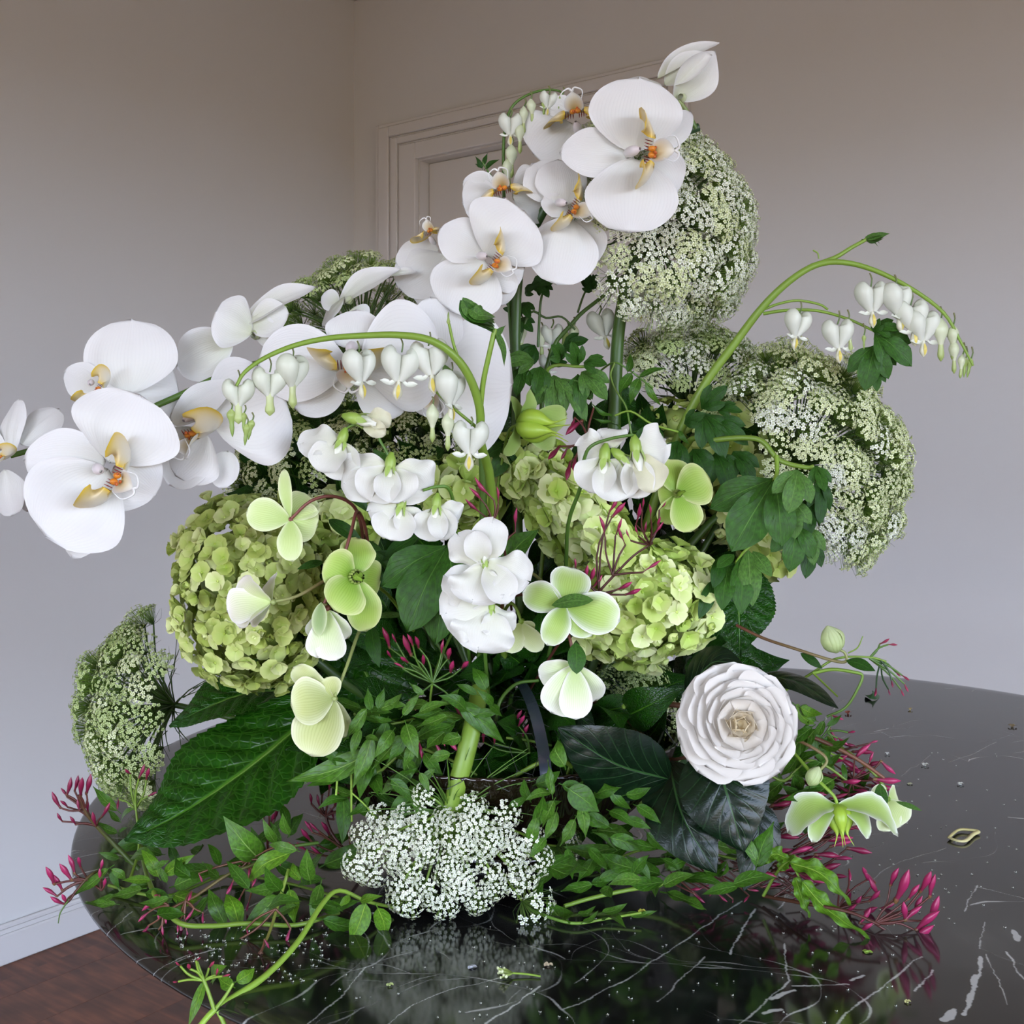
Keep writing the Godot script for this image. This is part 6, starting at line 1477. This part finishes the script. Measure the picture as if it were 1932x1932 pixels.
	for q in [[1486, 1620, 0.758, 1460, 1612, 0.752, 1438, 1634, 0.75, 30], [1490, 1628, 0.755, 1550, 1650, 0.745, 1606, 1708, 0.74, 38], [1500, 1655, 0.752, 1512, 1692, 0.745, 1528, 1732, 0.742, 26], [1512, 1662, 0.748, 1560, 1715, 0.738, 1642, 1772, 0.7225, 36], [1470, 1640, 0.765, 1490, 1625, 0.76, 1520, 1632, 0.755, 26]]:
		var m := MB.new()
		blade(m, [P(q[0], q[1], q[2]), P(q[3], q[4], q[5]), P(q[6], q[7], q[8])], px(q[9], q[5]) / 2.0, Vector3(0.1, 0.7, 0.7), {"L": 26, "W": 7, "mid": 0.4, "qb": 0.7, "qt": 1.1, "wave": 0.35, "wf": 3.5, "fold": 0.3})
		put(th, "leaf", m.mesh(), M["jasmine leaf lime"])

# ---------------------------------------------------------------- soft foliage, fillers
func place_foliage() -> void:
	var th := thing("foliage_stem", "bending stem with large soft grey-green lobed leaves at the right, before the lace umbel", "foliage", P(1310, 860, 0.88))
	stalk(th, "stem", [1200, 1100, 0.92, 1290, 850, 0.88, 1340, 832, 0.865, 1405, 826, 0.855, 1440, 834, 0.85, 1470, 868, 0.845, 1520, 882, 0.84, 1535, 880, 0.84], 0.0026, 0.0016, LIME * 0.6, LIME * 0.9)
	stalk(th, "side_stem", [1465, 860, 0.845, 1466, 890, 0.84, 1460, 908, 0.835], 0.0018, 0.0015, LIME, LIME)
	for q in [[1462, 900, 1380, 1040, 1.1, "soft leaf", 0.838], [1505, 884, 1488, 968, 1.0, "soft leaf light", 0.825], [1492, 940, 1500, 1016, 1.0, "soft leaf light", 0.835], [1538, 878, 1556, 928, 0.9, "soft leaf", 0.835], [1500, 985, 1492, 1078, 1.0, "soft leaf", 0.84], [1522, 990, 1536, 1066, 0.8, "soft leaf light", 0.845], [1520, 940, 1528, 1010, 0.9, "soft leaf shade tint", 0.85], [1528, 1010, 1520, 1092, 0.8, "soft leaf shade tint", 0.855], [1545, 900, 1548, 990, 0.6, "soft leaf shade tint", 0.85]]:
		leaf3(th, P(q[0], q[1], q[6]), P(q[2], q[3], q[6] - 0.012), Vector3(rn(-0.3, 0.2), 0.25, 1), q[5], q[4])
	stalk(th, "side_stem", [1440, 1000, 0.85, 1420, 1025, 0.84, 1405, 1040, 0.835, 1388, 1062, 0.83], 0.0014, 0.0011, LIME, LIME)
	for q in [[1412, 1038, 1420, 1144, 0.9, "soft leaf light"], [1402, 1048, 1398, 1160, 0.9, "soft leaf"], [1374, 1068, 1362, 1152, 1.0, "soft leaf"], [1420, 1040, 1456, 1088, 1.0, "soft leaf light"], [1385, 1046, 1352, 1072, 1.2, "soft leaf"], [1345, 1095, 1318, 1168, 0.8, "soft leaf shade tint"], [1360, 1050, 1345, 1110, 1.0, "soft leaf shade tint"]]:
		petal(th, "leaf", q[5], P(q[0], q[1], 0.832), P(q[2], q[3], 0.815), P(q[0], q[1], 0.83).distance_to(P(q[2], q[3], 0.83)) * 0.46 * q[4], Vector3(rn(-0.3, 0.3), 0.3, 1), {"L": 14, "W": 9, "mid": 0.5, "qb": 0.75, "qt": 0.85, "fold": 0.2, "arch": 0.1, "cup": -0.15})
	for q in [[1326, 778, 1370, 862, 0.9], [1322, 772, 1372, 728, 0.8], [1345, 790, 1412, 838, 0.8], [1350, 850, 1382, 932, 0.9], [1382, 850, 1424, 912, 0.9], [1306, 846, 1336, 902, 0.9], [1298, 868, 1332, 955, 0.7], [1290, 800, 1330, 780, 0.8], [1350, 770, 1400, 775, 0.7], [1280, 830, 1262, 900, 0.8], [1240, 800, 1210, 860, 0.8]]:
		leaf3(th, P(q[0], q[1], 0.872), P(q[2], q[3], 0.858), Vector3(rn(-0.3, 0.3), 0.3, 1), "soft leaf shade tint", q[4])
	th = thing("foliage_stem", "fresh light green lobed leaves hanging in the upper middle below the tall orchids", "foliage", P(1040, 900, 0.90))
	stalk(th, "stem", [1010, 1200, 0.90, 1040, 850, 0.90, 1030, 720, 0.885, 1045, 690, 0.88, 1095, 692, 0.875, 1110, 690, 0.875], 0.0018, 0.0011, LIME * 0.7, LIME)
	for q in [[1058, 712, 1108, 792, 0.7, "soft leaf light"], [1045, 706, 1046, 790, 0.9, "soft leaf light"], [1038, 702, 1000, 752, 0.8, "soft leaf light"], [1096, 700, 1146, 752, 0.9, "soft leaf light"], [1090, 704, 1096, 780, 0.7, "soft leaf"], [990, 690, 974, 746, 0.8, "soft leaf"], [1010, 680, 950, 688, 0.8, "soft leaf light"], [1092, 690, 1078, 644, 0.8, "soft leaf"], [1100, 684, 1146, 688, 0.9, "soft leaf"], [1020, 690, 1010, 745, 0.8, "soft leaf"], [970, 830, 930, 900, 0.9, "soft leaf"], [965, 820, 980, 880, 0.9, "soft leaf shade tint"], [1060, 680, 1040, 650, 1.0, "soft leaf"]]:
		leaf3(th, P(q[0], q[1], 0.875), P(q[2], q[3], 0.862), Vector3(rn(-0.3, 0.3), 0.4, 1), q[5], q[4])
	th = thing("jasmine_vine", "pinnate jasmine tendril twined round the tall umbel stem in the upper middle", "jasmine", P(1190, 800, 0.87))
	var tw := MB.new()
	tube(tw, [P(1120, 712, 0.90), P(1140, 694, 0.89), P(1160, 684, 0.88), P(1184, 696, 0.875), P(1208, 714, 0.875), P(1232, 732, 0.875)], [0.0008, 0.0007], GREEN * 1.4, GREEN * 1.2, 6)
	tube(tw, [P(1160, 684, 0.88), P(1152, 708, 0.878), P(1162, 736, 0.876), P(1180, 765, 0.874), P(1188, 800, 0.87), P(1198, 860, 0.87)], [0.0008, 0.0009], LIME * 0.8, GREEN, 6)
	tube(tw, [P(1160, 784, 0.872), P(1190, 776, 0.87), P(1230, 800, 0.868), P(1280, 815, 0.866)], [0.0008, 0.0009], LIME, LIME, 6)
	put(th, "stem", tw.mesh(), M["stem"])
	leaves(th, 0.872, [[1184, 702, 1192, 668, 1.4], [1192, 704, 1164, 742, 1.3], [1206, 714, 1188, 762, 1.2], [1206, 712, 1256, 692, 0.9], [1218, 720, 1246, 768, 0.8]], JLD)
	leaves(th, 0.87, [[1158, 786, 1114, 762, 0.6], [1155, 795, 1118, 790, 0.6], [1150, 800, 1178, 822, 0.7], [1280, 812, 1300, 840, 1.0]], ["jasmine leaf shade tint"])
	th = thing("foliage_stem", "bright green three-lobed leaves between the green hellebore and the white sweet pea", "foliage", P(850, 1040, 0.79))
	stalk(th, "stem", [930, 1150, 0.83, 880, 1060, 0.80, 862, 1000, 0.785, 845, 1030, 0.775], 0.0013, 0.001, GREEN, LIME)
	leaf3(th, P(846, 1026, 0.775), P(768, 1190, 0.755), Vector3(-0.2, 0.3, 1), "soft leaf", 1.15)
	leaf3(th, P(850, 1024, 0.778), P(822, 1216, 0.762), Vector3(0.1, 0.3, 1), "soft leaf", 0.9)
	leaf3(th, P(870, 1020, 0.79), P(868, 1110, 0.785), Vector3(0.3, 0.3, 1), "soft leaf shade tint", 0.9)
	for q in [[700, 1180, 716, 1260, 0.9, "soft leaf shade tint"], [610, 1060, 560, 1074, 0.7, "soft leaf"], [770, 1060, 710, 1040, 0.7, "soft leaf shade tint"], [690, 1020, 740, 1080, 0.8, "soft leaf"], [620, 980, 690, 1030, 0.7, "soft leaf shade tint"], [760, 1160, 700, 1164, 0.5, "soft leaf light"], [640, 900, 700, 970, 0.7, "soft leaf shade tint"], [840, 1110, 760, 1100, 0.9, "soft leaf shade tint"], [790, 1010, 720, 1060, 0.8, "soft leaf shade tint"]]:
		petal(th, "leaf", q[5], P(q[0], q[1], 0.80), P(q[2], q[3], 0.785), P(q[0], q[1], 0.8).distance_to(P(q[2], q[3], 0.8)) * 0.42 * q[4], Vector3(rn(-0.3, 0.3), 0.4, 1), {"L": 14, "W": 9, "mid": 0.45, "qb": 0.75, "qt": 1.0, "fold": 0.2, "arch": 0.1})
	# the dense shaded greenery inside the bouquet
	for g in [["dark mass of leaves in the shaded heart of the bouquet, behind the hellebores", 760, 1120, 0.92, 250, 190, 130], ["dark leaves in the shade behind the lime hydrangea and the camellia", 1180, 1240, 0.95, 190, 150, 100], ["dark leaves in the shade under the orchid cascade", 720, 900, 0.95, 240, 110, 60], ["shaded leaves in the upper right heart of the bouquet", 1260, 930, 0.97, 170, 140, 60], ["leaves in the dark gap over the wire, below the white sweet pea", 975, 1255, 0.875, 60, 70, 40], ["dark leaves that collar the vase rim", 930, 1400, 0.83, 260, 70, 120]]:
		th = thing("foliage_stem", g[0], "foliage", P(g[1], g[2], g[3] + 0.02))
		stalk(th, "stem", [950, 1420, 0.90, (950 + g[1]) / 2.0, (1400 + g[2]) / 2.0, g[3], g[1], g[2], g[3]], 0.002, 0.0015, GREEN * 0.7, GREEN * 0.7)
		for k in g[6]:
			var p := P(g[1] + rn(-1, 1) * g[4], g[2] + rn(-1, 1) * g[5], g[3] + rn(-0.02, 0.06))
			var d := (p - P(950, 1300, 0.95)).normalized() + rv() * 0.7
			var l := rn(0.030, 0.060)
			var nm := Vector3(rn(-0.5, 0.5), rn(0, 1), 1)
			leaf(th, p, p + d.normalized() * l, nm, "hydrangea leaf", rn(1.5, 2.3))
	# leaves of the jasmine that lies on the table, each on a short stalk from the runner
	for g in [["jasmine foliage heaped on the table between the front umbel and the camellia leaves", 1010, 1440, 1545, 1672, 70, 0.045], ["jasmine foliage heaped at the front left of the table below the big leaf", 205, 640, 1585, 1740, 34, 0.03], ["jasmine foliage in front of the bowl, left of the thick lime stem", 640, 900, 1330, 1520, 60, 0.0], ["jasmine foliage right of the camellia among the magenta buds", 1440, 1600, 1370, 1520, 30, 0.0]]:
		th = thing("jasmine_vine", g[0], "jasmine", P((g[1] + g[2]) / 2.0, (g[3] + g[4]) / 2.0, 0.80))
		var line := []
		for k in 5:
			var lx := lerpf(g[1], g[2], k / 4.0)
			var ly := lerpf(g[3], g[4], 0.55 + 0.15 * sin(k * 2.0))
			line.append(T(lx, ly, 0.004) if g[6] > 0.0 else P(lx, ly, 0.785))
		for k in g[5]:
			var x := rn(g[1], g[2])
			var y := rn(g[3], g[4])
			var p := T(x, y, rn(0.004, g[6])) if g[6] > 0.0 else P(x, y, rn(0.772, 0.80))
			var d := Vector3(rn(-1, 1), rn(-0.35, 0.45), rn(-0.3, 0.6)).normalized() * rn(0.018, 0.034)
			if g[6] == 0.0: d = Vector3(rn(-1, 1), rn(-1, 0.5), rn(0, 0.3)).normalized() * rn(0.018, 0.034)
			var e := p + d
			if g[6] > 0.0: e.y = maxf(e.y, TOP + 0.004)
			leaf(th, p, e, Vector3(rn(-0.4, 0.4), 0.8, 0.7), ["jasmine leaf shade tint", "jasmine leaf shade tint", "jasmine leaf"][k % 3], rn(0.9, 1.3))
		tw = MB.new()
		tube(tw, line, [0.0012, 0.0010], LIME * 0.8, LIME * 0.8, 6)
		put(th, "stem", tw.mesh(), M["stem"])

const JLD := ["jasmine leaf", "jasmine leaf shade tint"]

# ---------------------------------------------------------------- the vase and what lies on the table
func place_vase() -> void:
	var c := Vector3(-0.007, TOP, -0.90)
	var th := thing("vase", "ribbed dark glass footed bowl in the middle of the table, almost hidden by leaves", "vase", c)
	var gl := mat("dark ribbed glass", Color(0.09, 0.055, 0.03), 0.08, 0.0, false)
	gl.metallic_specular = 0.7
	var m := MB.new()
	var prof := [[0.0, 0.001], [0.055, 0.001], [0.058, 0.004], [0.055, 0.009], [0.040, 0.014], [0.042, 0.020], [0.075, 0.026], [0.104, 0.038], [0.126, 0.060], [0.136, 0.088], [0.1385, 0.0905], [0.135, 0.0905], [0.122, 0.062], [0.10, 0.042], [0.06, 0.032], [0.0, 0.030]]
	var cols := 288
	var v := PackedVector3Array()
	var u := PackedVector2Array()
	var k := PackedColorArray()
	for a in prof.size():
		for b in cols + 1:
			var g := TAU * (b % cols) / cols
			var rib := 1.0 + (0.014 * absf(sin(g * 36.0)) if a > 5 and a < 10 else 0.0)
			v.append(c + Vector3(cos(g) * prof[a][0] * rib, prof[a][1], -sin(g) * prof[a][0] * rib))
			u.append(Vector2(b / float(cols), a / 15.0))
			k.append(Color.WHITE)
	m.grid(prof.size(), cols + 1, v, u, k, true)
	put(th, "bowl", m.mesh(), gl)
	var wt := mat("dark water", Color(0.03, 0.04, 0.02), 0.03, 0.0, false)
	m = MB.new()
	lathe(m, c, [[0.0, 0.078], [0.129, 0.078], [0.1295, 0.0785], [0.128, 0.079], [0.0, 0.079]], 64)
	put(th, "water", m.mesh(), wt)
	# shiny tape over the wire and round the rim
	var tp := mat("clear tape", Color(0.20, 0.22, 0.26), 0.16, 0.0, false)
	tp.metallic_specular = 0.9
	for a in [0.22]:
		m = MB.new()
		var line := []
		for q in 9:
			var f := lerpf(0.05, 1.62, q / 8.0)
			line.append(c + Vector3(sin(a) * cos(f * 0.8) * 0.139, 0.078 + sin(f) * 0.062, cos(a) * cos(f * 0.8) * 0.139))
		blade(m, line, 0.0042, Vector3(sin(a), 0.3, cos(a)), {"L": 24, "W": 3, "qb": 0.02, "qt": 0.02, "b0": 1.0})
		put(th, "tape", m.mesh(), tp)
	th = thing("chicken_wire", "crumpled chicken wire domed in the bowl, its hexagons glinting in the dark gap", "wire", c + Vector3(0, 0.085, 0))
	m = MB.new()
	var s := 0.0105
	for i in range(-14, 15):
		for j in range(-16, 17):
			var q := Vector2(i * 1.5 * s, (j + (0.5 if posmod(i, 2) == 1 else 0.0)) * sqrt(3.0) * s)
			if q.length() > 0.132: continue
			for e in 3:
				var g := PI / 3.0 * e
				tube(m, [wire_at(q + Vector2(cos(g), sin(g)) * s, c), wire_at(q + Vector2(cos(g + PI / 3.0), sin(g + PI / 3.0)) * s, c)], [0.0003, 0.0003], Color.WHITE, Color.WHITE, 3, 2)
	var wm := mat("galvanised wire", Color(0.40, 0.41, 0.42), 0.35, 0.0, false)
	wm.metallic = 0.9
	put(th, "wire", m.mesh(), wm)

func wire_at(q: Vector2, c: Vector3) -> Vector3:
	var r := minf(q.length() / 0.132, 1.0)
	return c + Vector3(q.x, 0.084 + 0.052 * sqrt(1.0 - r * r) + 0.006 * sin(q.x * 90.0) * cos(q.y * 70.0), q.y)

func scrap(called: String, label: String, cat: String, m: MB, mt: String, at: Vector3) -> void:
	var o := put(self, numbered(called), m.mesh(), M[mt], Transform3D(Basis.IDENTITY, at))
	tag(o, label, cat)

func place_scraps() -> void:
	var m := MB.new()
	for k in 420:                                        # fallen specks of the lace flowers
		var p: Vector3
		if k < 190: p = T(rn(330, 620), rn(1735, 1860))
		elif k < 320: p = T(rn(560, 1700), rn(1720, 1932))
		else: p = T(rn(1560, 1930), rn(1420, 1760))
		if Vector2(p.x - TC.x, p.z - TC.z).length() > TR - 0.02: continue
		var r := rn(0.0003, 0.0009) * (1.3 if k < 190 else 0.9)
		var g := rng.randf() * TAU
		for q in 3:
			var a := g + q * 2.1
			m.quad(p + Vector3(0, 0.0004, 0), p + Vector3(cos(a) * r, 0.0002, sin(a) * r), p + Vector3(cos(a - 0.7) * r * 1.3, 0.0009, sin(a - 0.7) * r * 1.3), p + Vector3(cos(a - 1.3) * r, 0.0003, sin(a - 1.3) * r), Color(0.80, 0.82, 0.72))
	var o := put(self, "fallen_specks", m.mesh(), M["lace white"])
	tag(o, "tiny white specks of fallen lace florets scattered over the black marble", "litter", "", "stuff")
	var at := T(1818, 1578)
	m = MB.new()
	var loop := []
	for q in [[1790, 1580], [1808, 1566], [1830, 1566], [1846, 1569], [1836, 1574], [1822, 1586], [1806, 1586], [1790, 1580]]: loop.append(T(q[0], q[1], 0.0022) - at)
	tube(m, loop, [0.0010, 0.0013, 0.0009], Color(0.72, 0.62, 0.24), Color(0.78, 0.70, 0.34), 6, 30, 1.4)
	scrap("petal_curl", "yellow diamond-shaped curl of dried petal on the bare marble at right", "petal", m, "stem", at)
	at = T(975, 1836)
	m = MB.new()
	tube(m, [T(1020, 1842, 0.0010) - at, T(995, 1838, 0.0015) - at, T(968, 1836, 0.002) - at], [0.0006, 0.0006], LIME, LIME * 1.3, 5)
	for q in 9:
		var e := T(945 + rn(-6, 14), 1836 + rn(-10, 10), rn(0.001, 0.005)) - at
		tube(m, [T(968, 1836, 0.002) - at, e], [0.0004, 0.0006], LIME * 1.2, PALE, 4, 3)
		ball(m, e, Vector3.ONE * rn(0.0007, 0.0012), Color(0.66, 0.70, 0.40), 4, 5)
	scrap("fallen_sprig", "snippet of green lace flower lying alone on the front marble", "sprig", m, "stem", at)
	var bits := [[1034, 1822, 0.0032, Color(0.62, 0.52, 0.34), "cream scrap of petal beside the green snippet", 0.4], [890, 1826, 0.0034, Color(0.50, 0.52, 0.56), "pale grey scrap of petal left of the green snippet", 0.2], [735, 1860, 0.0024, Color(0.50, 0.60, 0.22), "tiny yellow-green bud scrap at front left of the umbel", 0.6], [1210, 1723, 0.0030, Color(0.62, 0.62, 0.08), "small yellow blossom at the end of the runner", 0.8], [1636, 1797, 0.0036, Color(0.26, 0.42, 0.06), "narrow green scrap of leaf at the lower right", 0.15], [1712, 1892, 0.0022, Color(0.62, 0.62, 0.25), "yellowish speck near the thick white vein", 0.6],
		[1600, 1347, 0.0044, Color(0.30, 0.08, 0.05), "red-brown bark crumb behind the twig", 0.8], [1717, 1340, 0.0032, Color(0.50, 0.40, 0.16), "tan seed alone on the grey marble far right", 0.9], [1910, 1372, 0.0055, Color(0.22, 0.17, 0.09), "brown crumb at the far right edge of the picture", 0.5], [1745, 1445, 0.0042, Color(0.74, 0.76, 0.66), "white fallen floret in the middle of the bare marble", 0.6], [1812, 1481, 0.0036, Color(0.74, 0.76, 0.66), "white fallen floret above the yellow curl", 0.6], [1674, 1424, 0.0030, Color(0.74, 0.76, 0.70), "white fallen floret nearest the magenta buds", 0.8], [1716, 1480, 0.0032, Color(0.55, 0.58, 0.36), "greenish scrap by the magenta bud tips", 0.3]]
	for b in bits:
		at = T(b[0], b[1])
		m = MB.new()
		for q in 3:
			var a := TAU * q / 3.0 + rn(-0.4, 0.4)
			var d := Vector3(cos(a), 0, sin(a) * 0.8)
			blade(m, [Vector3(0, 0.0006, 0), d * b[2] * 0.5 + Vector3(0, b[2] * b[5] * 0.8, 0), d * b[2] + Vector3(0, b[2] * b[5] * 0.4, 0)], b[2] * 0.45, Vector3(0, 1, 0.1), {"L": 6, "W": 5, "qb": 0.6, "qt": 0.6, "cup": 0.3, "b0": 0.4, "cb": b[3]})
		ball(m, Vector3(0, b[2] * 0.2, 0), Vector3(b[2] * 0.35, b[2] * 0.2, b[2] * 0.3), b[3], 5, 7)
		scrap("petal_scrap" if b[5] < 0.85 else "seed", b[4], "scrap" if b[5] < 0.85 else "seed", m, "stem", at)
	at = T(1646, 1312)
	m = MB.new()
	blade(m, [T(1632, 1312, 0.001) - at, T(1646, 1311, 0.006) - at, T(1660, 1313, 0.001) - at], 0.006, Vector3(0.1, 0.6, 1), {"L": 8, "W": 5, "cb": DARK * 1.5})
	scrap("fallen_leaf", "dark little fallen leaf on the marble below the thin right sprig", "leaf", m, "stem", at)


# ---------------------------------------------------------------- the scene
const WIN_TOP := 1.95

func _ready() -> void:
	rng.seed = 7
	var cam := Camera3D.new()
	cam.name = "camera"
	cam.projection = Camera3D.PROJECTION_FRUSTUM        # a level camera with a shifted lens keeps the walls upright
	cam.near = 0.1
	cam.far = 60.0
	cam.size = 1932.0 / F * cam.near
	cam.frustum_offset = Vector2(0, (HORIZON - 966.0) / F * cam.near)
	cam.position = Vector3(0, EYE, 0)
	add_child(cam)
	cam.current = true
	var env := WorldEnvironment.new()
	env.name = "daylight"
	var e := Environment.new()
	var sky := ProceduralSkyMaterial.new()
	sky.sky_top_color = Color(0.62, 0.71, 0.86)
	sky.sky_horizon_color = Color(0.875, 0.905, 0.97)
	sky.ground_horizon_color = Color(0.45, 0.40, 0.31)
	sky.ground_bottom_color = Color(0.30, 0.25, 0.18)
	sky.ground_curve = 0.1
	e.background_mode = Environment.BG_SKY
	e.sky = Sky.new()
	e.sky.sky_material = sky
	e.background_energy_multiplier = 12.0
	e.tonemap_mode = Environment.TONE_MAPPER_LINEAR
	e.tonemap_exposure = 1.46
	e.sdfgi_enabled = true
	e.ssao_enabled = true
	e.ssil_enabled = true
	env.environment = e
	add_child(env)
	build_room()
	build_table()
	make_materials()
	make_units()
	place_orchids()
	place_hydrangeas()
	place_umbels()
	place_hearts()
	place_peas()
	place_vase()
	place_hellebores()
	place_camellia()
	place_jasmine()
	place_foliage()
	place_scraps()
